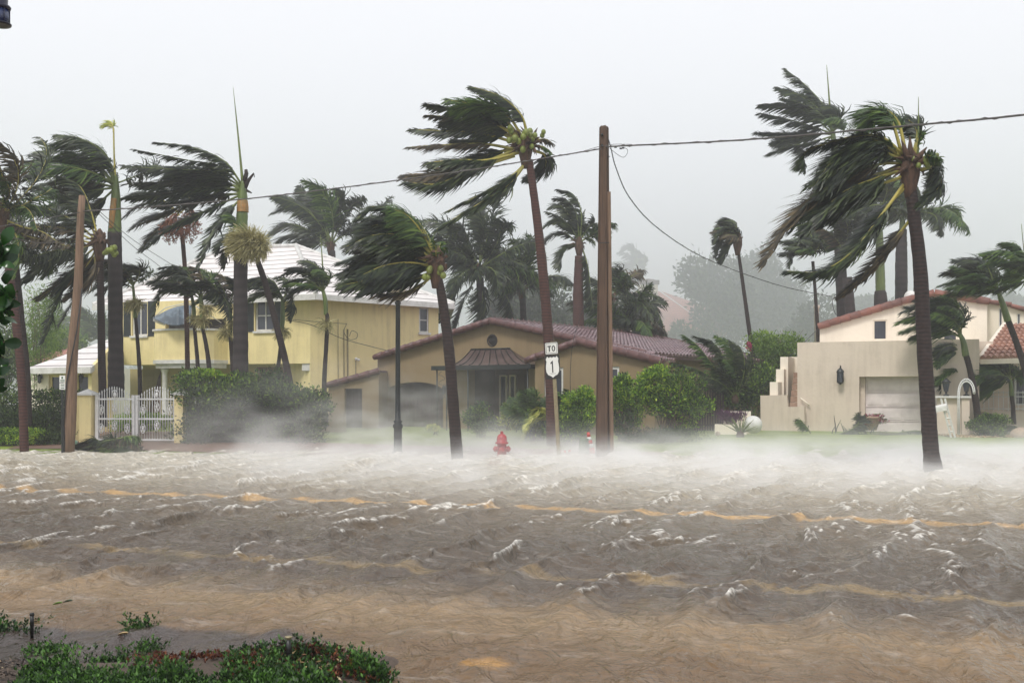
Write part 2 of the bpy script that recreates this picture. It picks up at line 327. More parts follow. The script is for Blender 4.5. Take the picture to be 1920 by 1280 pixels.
# brick path on the left verge, a sheet just above the ground
pm, t, b, o = newmat('brick_path'); L = t.links.new
g = N(t, 'ShaderNodeNewGeometry'); br = N(t, 'ShaderNodeTexBrick', i_Scale=4.0); L(g.outputs['Position'], br.inputs['Vector'])
br.inputs['Color1'].default_value = (.24, .13, .09, 1); br.inputs['Color2'].default_value = (.17, .10, .075, 1); br.inputs['Mortar'].default_value = (.12, .09, .07, 1)
L(br.outputs[0], b.inputs['Base Color']); b.inputs['Roughness'].default_value = .55
pb = B(); nseg = 30
for i in range(nseg):
    for j in range(6):
        def q(a, c):
            x = -22 + 26.0 * a / nseg; cc = 23.6 + .62 * c; y = (cc - x * RS) / RC
            return (x, y, gzs(x, y) + .012)
        pb.quad(q(i, j), q(i + 1, j), q(i + 1, j + 1), q(i, j + 1))
tag(pb.build('sidewalk', pm), 'reddish brick sidewalk half under water along the left verge', kind='structure')
db = B()
for i in range(16):
    a0, a1 = i / 16, (i + 1) / 16
    def q(a, s): 
        y = 28.5 + 9 * a; x = -12.2 + s * 2.0 - a * .8 ; return (x, y, gzs(x, y) + .02)
    db.quad(q(a0, -1), q(a0, 1), q(a1, 1), q(a1, -1))
tag(db.build('driveway', pm), 'brick driveway running back through the white gate', kind='structure')

# ---- flood water: wind-driven short waves running right to left
rng = np.random.default_rng(7)
NR, NC = 760, 980
yy = 4.4 * (36 / 4.4) ** (np.arange(NR) / (NR - 1)); ss = np.linspace(-1, 1, NC)
X = ss[None, :] * (.60 * yy[:, None] + 1.0); Y = np.repeat(yy[:, None], NC, 1)
crd = X * RS + Y * RC
Z = np.zeros_like(X); DX = np.zeros_like(X); DY = np.zeros_like(X); FO = np.zeros_like(X)
cell = .0031 * Y
waves = []
for k in range(110):
    if k < 3: lam = (.86, .62, .47)[k]; th = math.radians((154, 163, 147)[k]); amp = (.040, .014, .008)[k]
    elif k < 21: lam = .45 + .75 * rng.random(); th = math.radians(118) + rng.normal() * math.radians(14); amp = .0030 * (.5 + rng.random())
    else: lam = .10 * (.5 / .10) ** rng.random(); th = math.radians(168) + rng.normal() * math.radians(34); amp = .0056 * lam ** .9 * (.5 + rng.random())
    waves.append((lam, th, amp, rng.random() * 6.28))
# slow patchiness so that crests stay short and groups come and go
def lown(sc_, seed, n=7):
    r = np.random.default_rng(seed); a = np.zeros_like(X)
    for _ in range(n):
        th = r.random() * 6.28; kk = 2 * math.pi / sc_ * (.6 + .8 * r.random()); a += np.sin(kk * (X * math.cos(th) + Y * math.sin(th)) + r.random() * 6.28)
    return a / math.sqrt(n / 2)
gA = 1 + .30 * lown(3.0, 3); gB = 1 + .35 * lown(1.6, 4); gA = np.clip(gA, .15, 2.2); gB = np.clip(gB, .1, 2.2)
wx = X + .07 * lown(1.5, 5); wy = Y + .12 * lown(1.5, 6)
for wi, (lam, th, amp, ph) in enumerate(waves):
    pw = .8 * lown(4.2 * lam / .8, 40 + wi, 9) if wi < 3 else 0.0   # slow phase drift bends and breaks up the crest rows
    kx, ky = math.cos(th), math.sin(th); kk = 2 * math.pi / lam
    A = amp * (gA if lam > .55 else gB) * np.clip(1.6 - cell * 2.6 / lam, 0, 1)
    p = kk * (wx * kx + wy * ky) + ph + pw
    ex = np.exp(1.15 * np.cos(p)); Z += A * (ex - 1.36) * .8; DX -= kx * A * np.sin(p) * .5; DY -= ky * A * np.sin(p) * .35; FO += A * kk * (ex - 1.36) * .8
damp = .55 + .45 * sstep(6.8, 8.6, crd) 
damp = damp * (1 - .92 * np.clip(gz(X, Y) + .20, 0, .2) / .2 * (Y < 15))
Z *= damp * .82 * (1 - .45 * np.exp(-((crd - 14) / 1.0) ** 2)) * (1 - .25 * np.exp(-((crd - 9) / .7) ** 2)); DX *= damp; DY *= damp
Z = Z + np.where(Y > 26, -.03 * sstep(26, 30, Y), 0)
foam = sstep(.36, 1.15, FO * damp * (.8 + .35 * lown(2.6, 8)) * (.60 + .42 * sstep(8.5, 13, crd) + .28 * sstep(-1, 7, X)))
for fx, fy, fr_ in ((8.83, 21.2, .42), (-1.31, 24.3, .40), (2.34, 26.0, .40), (-2.97, 26.4, .35), (-.26, 25.6, .35), (1.19, 26.2, .25), (-13.1, 27.2, .4), (-11.85, 27.0, .4)):
    rr_ = np.hypot(X - fx, (Y - fy)); ang = 1 + .4 * np.sin(5 * np.arctan2(Y - fy, X - fx) + fx); foam = np.maximum(foam, .95 * np.exp(-(rr_ / (fr_ * ang)) ** 2)); tail = (X < fx) * np.exp(-((Y - fy) / .22) ** 2) * np.exp((X - fx) / 1.1) * .8; foam = np.maximum(foam, tail); Z += .05 * np.exp(-((rr_ - .28) / .12) ** 2) * (X > fx - .1)
V = np.stack([X + DX, Y + DY, Z], -1).reshape(-1, 3)
i = np.arange((NR - 1) * (NC - 1)); r_ = i // (NC - 1); c_ = i % (NC - 1); a = r_ * NC + c_
wb = B(); wb.quads(V, np.stack([a, a + 1, a + NC + 1, a + NC], -1))
m, t, b, o = newmat('flood_water'); L = t.links.new
g = N(t, 'ShaderNodeNewGeometry'); sx = N(t, 'ShaderNodeSeparateXYZ'); L(g.outputs['Position'], sx.inputs[0])
def math_(op, a_, b_=None, c_=None):
    n = N(t, 'ShaderNodeMath', operation=op)
    for i_, v_ in enumerate((a_, b_, c_)):
        if v_ is None: continue
        if isinstance(v_, (int, float)): n.inputs[i_].default_value = v_
        else: L(v_, n.inputs[i_])
    return n.outputs[0]
nz = N(t, 'ShaderNodeTexNoise', i_Scale=1.3, i_Detail=4, i_Roughness=.6); L(g.outputs['Position'], nz.inputs['Vector'])
nn_ = N(t, 'ShaderNodeSeparateXYZ'); L(g.outputs['Normal'], nn_.inputs[0])
c0 = math_('ADD', math_('MULTIPLY', sx.outputs['X'], RS), math_('MULTIPLY', sx.outputs['Y'], RC))
c1 = math_('ADD', c0, math_('MULTIPLY', math_('SUBTRACT', nz.outputs['Fac'], .5), .22))
c2 = math_('ADD', c1, math_('MULTIPLY', nn_.outputs['Y'], .30))          # bottom seen through the tilted surface
c3 = math_('ADD', c1, math_('MULTIPLY', math_('SUBTRACT', nz.outputs['Fac'], .5), 1.3))
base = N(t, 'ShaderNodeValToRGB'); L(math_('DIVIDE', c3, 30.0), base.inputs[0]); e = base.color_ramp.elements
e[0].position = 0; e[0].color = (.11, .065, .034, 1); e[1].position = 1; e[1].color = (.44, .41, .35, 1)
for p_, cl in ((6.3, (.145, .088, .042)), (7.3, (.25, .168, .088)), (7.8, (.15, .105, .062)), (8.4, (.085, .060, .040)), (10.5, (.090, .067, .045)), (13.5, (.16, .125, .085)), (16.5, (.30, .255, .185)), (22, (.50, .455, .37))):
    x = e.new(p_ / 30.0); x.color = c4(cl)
def band(c, centre, half, soft):
    d = math_('ABSOLUTE', math_('SUBTRACT', c, centre))
    mr = N(t, 'ShaderNodeMapRange', interpolation_type='SMOOTHSTEP'); L(d, mr.inputs[0]); mr.inputs[1].default_value = half + soft; mr.inputs[2].default_value = half - soft * .3
    mr.inputs[3].default_value = 0; mr.inputs[4].default_value = 1; return mr.outputs[0]
nb = N(t, 'ShaderNodeTexNoise', i_Scale=.9, i_Detail=5, i_Roughness=.7); L(g.outputs['Position'], nb.inputs['Vector'])
brk = N(t, 'ShaderNodeMapRange'); L(nb.outputs['Fac'], brk.inputs[0]); brk.inputs[1].default_value = .33; brk.inputs[2].default_value = .6
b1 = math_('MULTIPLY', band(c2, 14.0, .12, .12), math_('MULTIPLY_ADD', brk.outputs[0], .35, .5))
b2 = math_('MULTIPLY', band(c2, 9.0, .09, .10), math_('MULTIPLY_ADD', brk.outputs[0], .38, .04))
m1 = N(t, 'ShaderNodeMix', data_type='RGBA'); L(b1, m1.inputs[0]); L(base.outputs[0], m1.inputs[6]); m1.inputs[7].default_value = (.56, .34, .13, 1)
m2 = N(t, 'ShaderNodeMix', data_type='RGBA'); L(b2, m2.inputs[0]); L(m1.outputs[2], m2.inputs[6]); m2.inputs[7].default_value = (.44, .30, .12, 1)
# foam: crest attribute broken up by streaky noise, plus specks and wind streaks
at = N(t, 'ShaderNodeAttribute', attribute_name='foam')
mpf = N(t, 'ShaderNodeMapping'); mpf.inputs['Rotation'].default_value = (0, 0, math.radians(-168)); mpf.inputs['Scale'].default_value = (1.0, 3.2, 1); L(g.outputs['Position'], mpf.inputs[0])
nf = N(t, 'ShaderNodeTexNoise', i_Scale=12, i_Detail=8, i_Roughness=.8); L(mpf.outputs[0], nf.inputs['Vector'])
nf2 = N(t, 'ShaderNodeTexNoise', i_Scale=26, i_Detail=4, i_Roughness=.7); L(g.outputs['Position'], nf2.inputs['Vector'])
nf3 = N(t, 'ShaderNodeTexNoise', i_Scale=1.6, i_Detail=6, i_Roughness=.75); L(mpf.outputs[0], nf3.inputs['Vector'])
fa = math_('MULTIPLY', at.outputs['Fac'], math_('MULTIPLY_ADD', nf.outputs['Fac'], 5.0, -1.95))
def ramp01(v, lo, hi):
    mr = N(t, 'ShaderNodeMapRange', interpolation_type='SMOOTHSTEP'); L(v, mr.inputs[0]); mr.inputs[1].default_value = lo; mr.inputs[2].default_value = hi; return mr.outputs[0]
farw = ramp01(c0, 11.5, 20.0)
streak = math_('MULTIPLY', ramp01(nf3.outputs['Fac'], .52, .70), math_('MULTIPLY_ADD', farw, .80, .16))
speck = math_('MULTIPLY', ramp01(nf2.outputs['Fac'], .70, .76), .75)
ft = math_('MINIMUM', math_('ADD', math_('MAXIMUM', fa, 0.0), math_('ADD', streak, speck)), .92)
m3 = N(t, 'ShaderNodeMix', data_type='RGBA'); L(ft, m3.inputs[0]); L(m2.outputs[2], m3.inputs[6]); m3.inputs[7].default_value = (.82, .79, .73, 1)
pu = math_('ADD', math_('POWER', math_('DIVIDE', math_('ADD', sx.outputs['X'], 2.9), 1.75), 2.0), math_('POWER', math_('DIVIDE', math_('SUBTRACT', sx.outputs['Y'], 6.75), .52), 2.0))
pum = ramp01(math_('ADD', pu, math_('MULTIPLY', math_('SUBTRACT', nb.outputs['Fac'], .5), 1.2)), 1.15, .7)
m4 = N(t, 'ShaderNodeMix', data_type='RGBA'); L(math_('MULTIPLY', pum, .85), m4.inputs[0]); L(m3.outputs[2], m4.inputs[6]); m4.inputs[7].default_value = (.045, .036, .036, 1)
sp = math_('ADD', math_('POWER', math_('DIVIDE', math_('ADD', sx.outputs['X'], .17), .15), 2.0), math_('POWER', math_('DIVIDE', math_('SUBTRACT', sx.outputs['Y'], 6.27), .13), 2.0))
spm = ramp01(math_('ADD', sp, math_('MULTIPLY', math_('SUBTRACT', nf.outputs['Fac'], .5), 3.5)), 1.5, .0)
m5 = N(t, 'ShaderNodeMix', data_type='RGBA'); L(math_('MULTIPLY', spm, .8), m5.inputs[0]); L(m4.outputs[2], m5.inputs[6]); m5.inputs[7].default_value = (.42, .23, .07, 1)
silt = N(t, 'ShaderNodeTexNoise', i_Scale=6, i_Detail=10, i_Roughness=.8, i_Distortion=.2); L(mpf.outputs[0], silt.inputs['Vector'])
sl_ = N(t, 'ShaderNodeMapRange'); L(silt.outputs['Fac'], sl_.inputs[0]); sl_.inputs[1].default_value = .3; sl_.inputs[2].default_value = .7; sl_.inputs[3].default_value = .6; sl_.inputs[4].default_value = 1.4
m6 = N(t, 'ShaderNodeMix', data_type='RGBA', blend_type='MULTIPLY'); m6.inputs[0].default_value = 1; L(m5.outputs[2], m6.inputs[6]); L(sl_.outputs[0], m6.inputs[7])
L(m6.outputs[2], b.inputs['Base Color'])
L(math_('MULTIPLY_ADD', ft, .6, .06), b.inputs['Roughness']); b.inputs['IOR'].default_value = 1.33; b.inputs['Specular IOR Level'].default_value = .5
mpb = N(t, 'ShaderNodeMapping'); mpb.inputs['Rotation'].default_value = (0, 0, math.radians(-150)); mpb.inputs['Scale'].default_value = (1.0, .45, 1); L(g.outputs['Position'], mpb.inputs[0])
nb1 = N(t, 'ShaderNodeTexNoise', i_Scale=5.5, i_Detail=4.5, i_Roughness=.60, i_Distortion=.7); L(mpb.outputs[0], nb1.inputs['Vector'])
nb2 = N(t, 'ShaderNodeTexNoise', i_Scale=48, i_Detail=3, i_Roughness=.6); L(g.outputs['Position'], nb2.inputs['Vector'])
hh = math_('ADD', nb1.outputs['Fac'], math_('MULTIPLY', nb2.outputs['Fac'], .05))
bp = N(t, 'ShaderNodeBump', i_Strength=.8, i_Distance=.10); L(hh, bp.inputs['Height']); L(bp.outputs[0], b.inputs['Normal'])
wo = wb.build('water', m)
wo.data.polygons.foreach_set('use_smooth', np.ones(len(wo.data.polygons), bool))
at_ = wo.data.attributes.new('foam', 'FLOAT', 'POINT'); at_.data.foreach_set('value', foam.ravel().astype(np.float32))
tag(wo, 'brown choppy flood water covering the street, white foam on its crests', kind='structure')

# ---- air: even rain haze over the whole scene
def volbox(name, x0, x1, y0, y1, z0, z1, mat):
    b = B(); b.obox((x0, y0, z0), (x1 - x0, 0, 0), (0, y1 - y0, 0), (0, 0, z1 - z0)); return b.build(name, mat)
def volmat(name, dens, col=(.93, .95, .98)):
    m = bpy.data.materials.new(name); m.use_nodes = True; t = m.node_tree; t.nodes.clear()
    o = N(t, 'ShaderNodeOutputMaterial'); v = N(t, 'ShaderNodeVolumePrincipled'); t.links.new(v.outputs[0], o.inputs['Volume'])
    v.inputs['Color'].default_value = c4(col); v.inputs['Density'].default_value = dens; v.inputs['Anisotropy'].default_value = 0.0
    return m, t, v
hm, _, _ = volmat('haze_air', .0017)
tag(volbox('haze', -170, 170, -6, 330, -1.7, 26, hm), 'thin pale rain haze over the whole street', kind='stuff')
rm, _, _ = volmat('rain_bank', .022)
tag(volbox('rain_mist', -120, 120, 56, 300, -1.2, 24, rm), 'thick grey bank of driving rain behind the houses', kind='stuff')

# ---- wind-torn spray drifting low over the water
m, t, v = volmat('spray', 0.0, (1, 1, 1)); L = t.links.new
g = N(t, 'ShaderNodeNewGeometry'); sx = N(t, 'ShaderNodeSeparateXYZ'); L(g.outputs['Position'], sx.inputs[0])
mp = N(t, 'ShaderNodeMapping'); mp.inputs['Scale'].default_value = (.75, .22, 1.5); mp.inputs['Rotation'].default_value = (0, 0, math.radians(14)); L(g.outputs['Position'], mp.inputs[0])
nz = N(t, 'ShaderNodeTexNoise', i_Scale=1.0, i_Detail=3, i_Roughness=.6); L(mp.outputs[0], nz.inputs['Vector'])
nzl = N(t, 'ShaderNodeTexNoise', i_Scale=.22, i_Detail=1); L(g.outputs['Position'], nzl.inputs['Vector'])
ns = ramp01(nz.outputs['Fac'], .36, .70)
X_, Y_, Z_ = sx.outputs['X'], sx.outputs['Y'], sx.outputs['Z']
ez = math_('EXPONENT', math_('MULTIPLY', Z_, -5.2)); ez2 = math_('EXPONENT', math_('MULTIPLY', Z_, -1.25))
mx_ = math_('MULTIPLY', ramp01(X_, -10.5, 1.0), ramp01(X_, 21, 12.0))
my_ = math_('MULTIPLY', ramp01(Y_, 13.5, 24.5), ramp01(Y_, 31.0, 27.5))
low = math_('MULTIPLY', math_('MULTIPLY', ez, math_('MULTIPLY', mx_, my_)), math_('MULTIPLY_ADD', ns, 1.5, .16))
gx = math_('MULTIPLY', ramp01(X_, -11.5, -6.5), ramp01(X_, 1.5, -3.0)); gy = math_('MULTIPLY', ramp01(Y_, 24.5, 27.5), ramp01(Y_, 37.5, 32))
high = math_('MULTIPLY', math_('MULTIPLY', ez2, math_('MULTIPLY', gx, gy)), math_('MULTIPLY_ADD', ns, .32, .004))
L(math_('ADD', low, high), v.inputs['Density'])
so_ = volbox('spray', -14, 23, 13, 38.5, -.25, 2.6, m); tag(so_, 'white wind-blown spray drifting low across the water', kind='stuff')
# ---------------------------------------------------------------- buildings
class Fr:
    """vertical facade plane through the pixel px at distance d, turned by theta degrees (right end nearer when positive)"""
    def __init__(s, px, d, theta):
        th = math.radians(theta); s.u = Vector((math.cos(th), -math.sin(th), 0)); s.v = Vector((math.sin(th), math.cos(th), 0))
        s.o = Vector(((px - 960) / F * d, d, 0))
    def hit(s, px, py, off=0.0):
        k = (px - 960) / F; o = s.o - s.v * off; t_ = (o.x * s.v.x + o.y * s.v.y) / (k * s.v.x + s.v.y)
        return Vector((k * t_, t_, H - (py - YH) / F * t_))
    def uz(s, px, py, off=0.0):
        p = s.hit(px, py, off); return ((p - s.o).dot(s.u), p.z)
    def w(s, u, z, off=0.0):
        p = s.o + s.u * u - s.v * off; return Vector((p.x, p.y, z))
def ground_at(p): return gzs(p.x, p.y)

def wall_block(fr, outline, holes, D, reveal=.22, off=0.0, back=True, b=None, mi=0):
    """a wall front with true openings, extruded back by D; outline and holes are (u, z) lists"""
    b = b or B()
    loops = [[Vector((u, z, 0)) for u, z in outline]] + [[Vector((u, z, 0)) for u, z in h] for h in holes]
    tris = geometry.tessellate_polygon(loops); flat = [p for l in loops for p in l]
    b.add([fr.w(p.x, p.y, off) for p in flat], [tuple(t_) for t_ in tris], mi)
    n = len(outline)
    for i in range(n):
        (u0, z0), (u1, z1) = outline[i], outline[(i + 1) % n]
        b.quad(fr.w(u0, z0, off), fr.w(u1, z1, off), fr.w(u1, z1, off - D), fr.w(u0, z0, off - D), mi)
    if back: b.poly([fr.w(u, z, off - D) for u, z in outline], mi)
    for h in holes:
        k = len(h)
        for i in range(k):
            (u0, z0), (u1, z1) = h[i], h[(i + 1) % k]
            b.quad(fr.w(u0, z0, off), fr.w(u1, z1, off), fr.w(u1, z1, off - reveal), fr.w(u0, z0, off - reveal), mi)
    return b
def rect(fr, x0, y0, x1, y1, off=0.0, zb=None):
    """pixel rectangle -> (u, z) rectangle on the facade; zb overrides the bottom height"""
    u0, z1 = fr.uz(x0, y0, off); u1, z0 = fr.uz(x1, y1, off)
    if zb is not None: z0 = zb
    return [(u0, z0), (u1, z0), (u1, z1), (u0, z1)]
def fbox(b, fr, u0, z0, u1, z1, o0, o1, mi=0):
    """box on the facade from offset o0 (nearer the wall) to o1 (prouder)"""
    b.obox(fr.w(u0, z0, o0), fr.u * (u1 - u0), Vector((0, 0, z1 - z0)), -fr.v * (o1 - o0), mi)
def window(fr, r, parent, off=-.12, frame=.07, bars=(1, 1), sill=True, fm='white', gm='glass', curtain=False):
    u0, z0, u1, z1 = r[0][0], r[0][1], r[1][0], r[2][1]
    wb_ = B(); e = .004
    fbox(wb_, fr, u0 + e, z0 + e, u0 + frame, z1 - e, off - .05, off + .03); fbox(wb_, fr, u1 - frame, z0 + e, u1 - e, z1 - e, off - .05, off + .03)
    fbox(wb_, fr, u0 + frame, z0 + e, u1 - frame, z0 + frame, off - .05, off + .03); fbox(wb_, fr, u0 + frame, z1 - frame, u1 - frame, z1 - e, off - .05, off + .03)
    for i in range(1, bars[0]):
        uc = u0 + (u1 - u0) * i / bars[0]; fbox(wb_, fr, uc - .025, z0 + frame, uc + .025, z1 - frame, off - .05, off + .02)
    for i in range(1, bars[1]):
        zc = z0 + (z1 - z0) * i / bars[1]; fbox(wb_, fr, u0 + frame, zc - .025, u1 - frame, zc + .025, off - .05, off + .025)
    wo_ = wb_.build('window', M[fm], parent)
    pb_ = B(); fbox(pb_, fr, u0 + frame * .5, z0 + frame * .5, u1 - frame * .5, z1 - frame * .5, off - .03, off - .015); pb_.build('pane', M[gm], wo_)
    if sill:
        sb_ = B(); fbox(sb_, fr, u0 - .06, z0 - .09, u1 + .06, z0 - .003, .002, .09); sb_.build('sill', M[fm], wo_)
    return wo_
def barrel_edge(b, p0, p1, r=.13, pitch=.42, n=10, mi=0):
    """a run of overlapping half-round cap tiles along an edge"""
    p0, p1 = Vector(p0), Vector(p1); Ln = (p1 - p0).length; k = max(1, int(round(Ln / pitch)))
    for i in range(k):
        a = p0.lerp(p1, i / k); c = p0.lerp(p1, min(1, (i + 1.12) / k))
        b.tube([a, a.lerp(c, .06), c], [r * .86, r * .9, r * 1.06], n, mi, True, True)
def s_tiles(b, p00, p10, p01, p11, cols, rows, h=.06, mi=0, seg=4):
    """barrel tiles: p00-p10 is the eave, p01-p11 the ridge"""
    p00, p10, p01, p11 = map(Vector, (p00, p10, p01, p11)); nrm = (p10 - p00).cross(p01 - p00).normalized()
    if nrm.z < 0: nrm = -nrm
    V = []; Q = []
    for r in range(rows):
        t0, t1 = r / rows, (r + 1.06) / rows
        for c in range(cols):
            base = len(V); jit = random.uniform(-.006, .006)
            for s_ in range(seg + 1):
                x = s_ / seg; a = (c + x) / cols; hh = h * math.sin(math.pi * x) ** .8 if 0 < x < 1 else 0
                lo = p00.lerp(p10, a).lerp(p01.lerp(p11, a), t0); hi = p00.lerp(p10, a).lerp(p01.lerp(p11, a), min(t1, 1))
                V.append(lo + nrm * (hh * 1.1 + .045 + jit)); V.append(hi + nrm * (hh * .9 + .008 + jit)); V.append(lo + nrm * (.0 if True else 0))
            for s_ in range(seg):
                i = base + s_ * 3; Q.append((i, i + 3, i + 4, i + 1)); Q.append((i + 2, i + 5, i + 3, i))
    b.quads(np.array([tuple(v) for v in V]), Q, mi)
def wall_lantern(name, label, p, fr, s=.5, mat='black_metal', group=None):
    """lantern on a bracket, standing off the wall"""
    r = thing(name, label, 'wall lamp', p, group)
    c = p - fr.v * (.16 * s / .5)
    b = B(); b.tube([p - fr.v * .002 + Vector((0, 0, .28 * s)), p - fr.v * .10 * s + Vector((0, 0, .62 * s)), c + Vector((0, 0, .66 * s)), c + Vector((0, 0, .5 * s))], .022 * s, 6); b.box(p - fr.v * .015 + Vector((0, 0, .25 * s)), .1 * s, .03, .3 * s)
    b.build('bracket', M[mat], r)
    b = B(); b.lathe(c, [(.0, .56 * s), (.05 * s, .52 * s), (.15 * s, .43 * s), (.20 * s, .33 * s), (.205 * s, .30 * s), (.17 * s, .29 * s)][::-1], 12); b.build('cap', M[mat], r)
    b = B(); b.lathe(c, [(.10 * s, -.22 * s), (.155 * s, -.18 * s), (.155 * s, .29 * s), (.14 * s, .291 * s)], 8, smooth=False); b.build('lamp_glass', M['glass'], r)
    b = B()
    for k in range(6):
        a = k * math.pi / 3; q_ = c + Vector((math.cos(a), math.sin(a), 0)) * .165 * s; b.tube([q_ + Vector((0, 0, -.2 * s)), q_ + Vector((0, 0, .29 * s))], .012 * s, 4)
    b.lathe(c, [(.02 * s, -.34 * s), (.06 * s, -.30 * s), (.17 * s, -.22 * s), (.17 * s, -.19 * s)], 12); b.build('cage', M[mat], r)
    return r

# ======== yellow two-storey house ========
KY = 1.045; Y1 = Fr(582, 40.0 * KY, 17.5); Y2 = Fr(582, 40.0 * KY, -36)
yh = thing('yellow_house', 'two-storey pale yellow house with white tiled hip roof and a curved balcony', 'house', (-10, 43, .12))
zt = Y1.uz(582, 556)[1]; zmid = Y1.uz(582, 681)[1]; g0 = -.1
uL = Y1.uz(228, 600)[0]; uR = 0.0
hW1 = rect(Y1, 247, 567, 276, 629); hW2 = rect(Y1, 478, 563, 514, 620); hB = rect(Y1, 310, 600, 424, 640)
b = wall_block(Y1, [(uL, zmid), (uR, zmid), (uR, zt), (uL, zt)], [hW1, hW2, hB], 9.0, .25); b.build('upper_wall', M['yellow'], yh)
window(Y1, hW1, yh, bars=(2, 1)); window(Y1, hW2, yh, bars=(2, 2))
b = B(); u0, z0, u1, z1 = hB[0][0], hB[0][1], hB[1][0], hB[2][1]; fbox(b, Y1, u0, z0, u1, z1, -.26, -.24); b.build('balcony_door', M['dark'], yh)
for r_, (sa, sb2) in ((hW1, (-1, 1)), (hW2, (-1, 1))):
    for s_ in (sa, sb2):
        b = B(); wd = .36; ua = r_[0][0] - .05 - wd if s_ < 0 else r_[1][0] + .05; z0, z1 = r_[0][1] - .03, r_[2][1] + .03
        fbox(b, Y1, ua, z0, ua + wd, z1, .004, .03)
        for k in range(22):
            zz = z0 + .06 + (z1 - z0 - .1) * k / 22; b.obox(Y1.w(ua + .04, zz, .030), Y1.u * (wd - .08), Vector((0, 0, .05)) - Y1.v * .018, Vector((0, 0, .008)))
        b.build('shutter', M['shutter'], yh)
# lower storey set back 1.3 m
hD1 = rect(Y1, 244, 692, 302, 790, -1.3, .1); hD2 = rect(Y1, 342, 694, 372, 790, -1.3, .1); hD3 = rect(Y1, 478, 688, 556, 790, -1.3, .1)
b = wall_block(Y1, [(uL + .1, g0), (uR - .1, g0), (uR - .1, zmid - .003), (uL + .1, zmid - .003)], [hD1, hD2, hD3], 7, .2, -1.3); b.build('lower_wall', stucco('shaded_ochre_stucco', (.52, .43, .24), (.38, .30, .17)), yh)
for h_, mt in ((hD1, 'brown_wood'), (hD2, 'dark'), (hD3, 'brown_wood')):
    b = B(); u0, z0, u1, z1 = h_[0][0], h_[0][1], h_[1][0], h_[2][1]; fbox(b, Y1, u0, z0, u1, z1, -1.5, -1.46)
    b.build('door', M[mt], yh)
# right block with its own front
hW3 = rect(Y2, 786, 576, 804, 624)
uR2 = Y2.uz(822, 600)[0]; zt2 = zt
b = wall_block(Y2, [(0.003, -.15), (uR2, -.15), (uR2, zt2), (0.003, zt2)], [hW3], 7.5, .15)
b.build('side_wall', M['yellow'], yh); window(Y2, hW3, yh, bars=(1, 2), off=-.06)
# pipes and meter on the side wall
for px_, y0_, y1_, r_ in ((645, 705, 617, .02), (652, 700, 617, .03), (667, 690, 672, .02), (634, 700, 598, .012)):
    b = B(); a = Y2.hit(px_, y0_ + 40, .03); c = Y2.hit(px_, y1_, .03); b.tube([a, c], r_, 6); b.build('pipe', M['galv'], yh)
b = B(); c = Y2.hit(668, 673, .08); b.ball(c, .07); b.ball(c + Vector((.1, 0, -.03)), .06); b.build('floodlight', M['white'], yh)
b = B(); fbox(b, Y1, -.42, zmid - .30, -.05, zmid - .003, -.25, -.05); b.build('corbel', M['white'], yh)
# hip roof
RL, RK, RE = P(174, 571, 44.3 * KY), P(592, 556, 39.0 * KY), P(852, 571, 43.6 * KY)
ze = zt + .02; RL.z = RK.z = RE.z = ze
A1, A2 = P(428, 466, 47.5 * KY), P(555, 458, 47.0 * KY); A1.z = A2.z = (A1.z + A2.z) / 2
BL_, BR_ = Vector((-18, 58, ze)), Vector((-3.5, 57, ze))
b = B(); b.poly([RL, RK, A2, A1]); b.poly([RK, RE, A2]); b.poly([RE, BR_, A2]); b.poly([A1, A2, BR_, BL_]); b.poly([BL_, RL, A1]); rf = b.build('roof', M['white_roof'], yh)
b = B(); barrel_edge(b, RK + Vector((0, 0, .03)), A2 + Vector((0, 0, .03)), .10, .38); barrel_edge(b, RL + Vector((0, 0, .03)), A1 + Vector((0, 0, .03)), .10, .38); barrel_edge(b, A1, A2, .10, .38); barrel_edge(b, RE + Vector((0, 0, .02)), A2 + Vector((0, 0, .02)), .09, .38); b.build('ridge_cap', M['white'], rf)
b = B()
for a, c in ((RL, RK), (RK, RE)):
    d_ = (c - a).normalized(); n_ = Vector((d_.y, -d_.x, 0)); b.obox(a + Vector((0, 0, -.24)) , c - a, n_ * .05, Vector((0, 0, .235)))
b.poly([v + Vector((0, 0, -.12)) for v in (RL, RK, RE, BR_, BL_)]); b.build('fascia', M['white'], rf)
# curved balcony with white moulding on columns
cb = Y1.hit(366, 680, 0); cb = Y1.w(Y1.uz(365, 650)[0], 0, 0); hw = abs(Y1.uz(425, 650)[0] - Y1.uz(303, 650)[0]) / 2
def bow(hw_, z0, z1, dep, thick, mat, name, nseg=20, inner=True):
    b = B(); V = []
    for i in range(nseg + 1):
        s_ = -1 + 2 * i / nseg; of = dep * (1 - abs(s_) ** 4) ** .5 if abs(s_) < 1 else 0
        for (k, z_) in ((0, z0), (0, z1), (thick, z1), (thick, z0)):
            V.append(cb + Y1.u * (hw_ - k * (abs(s_) > .9)) * s_ - Y1.v * max(of - k, .004 * i * 0) + Vector((0, 0, z_)))
    fs = []
    for i in range(nseg):
        a = i * 4
        for j in range(4): fs.append((a + j, a + 4 + j, a + 4 + (j + 1) % 4, a + (j + 1) % 4))
    b.add(V, fs); return b.build(name, M[mat], yh)
zb0, zb1 = Y1.uz(365, 674, 1.2)[1], Y1.uz(365, 619, 1.2)[1]
bow(hw, zb0, zb1, 1.3, .14, 'yellow', 'balcony'); bow(hw + .06, zb1 + .002, zb1 + .08, 1.38, .28, 'white', 'balcony_coping')
bow(hw + .03, zb0 - .16, zb0 - .002, 1.36, .3, 'white', 'moulding'); bow(hw - .05, zb0 - .34, zb0 - .162, 1.24, .3, 'white', 'moulding')
b = B(); n_ = 20
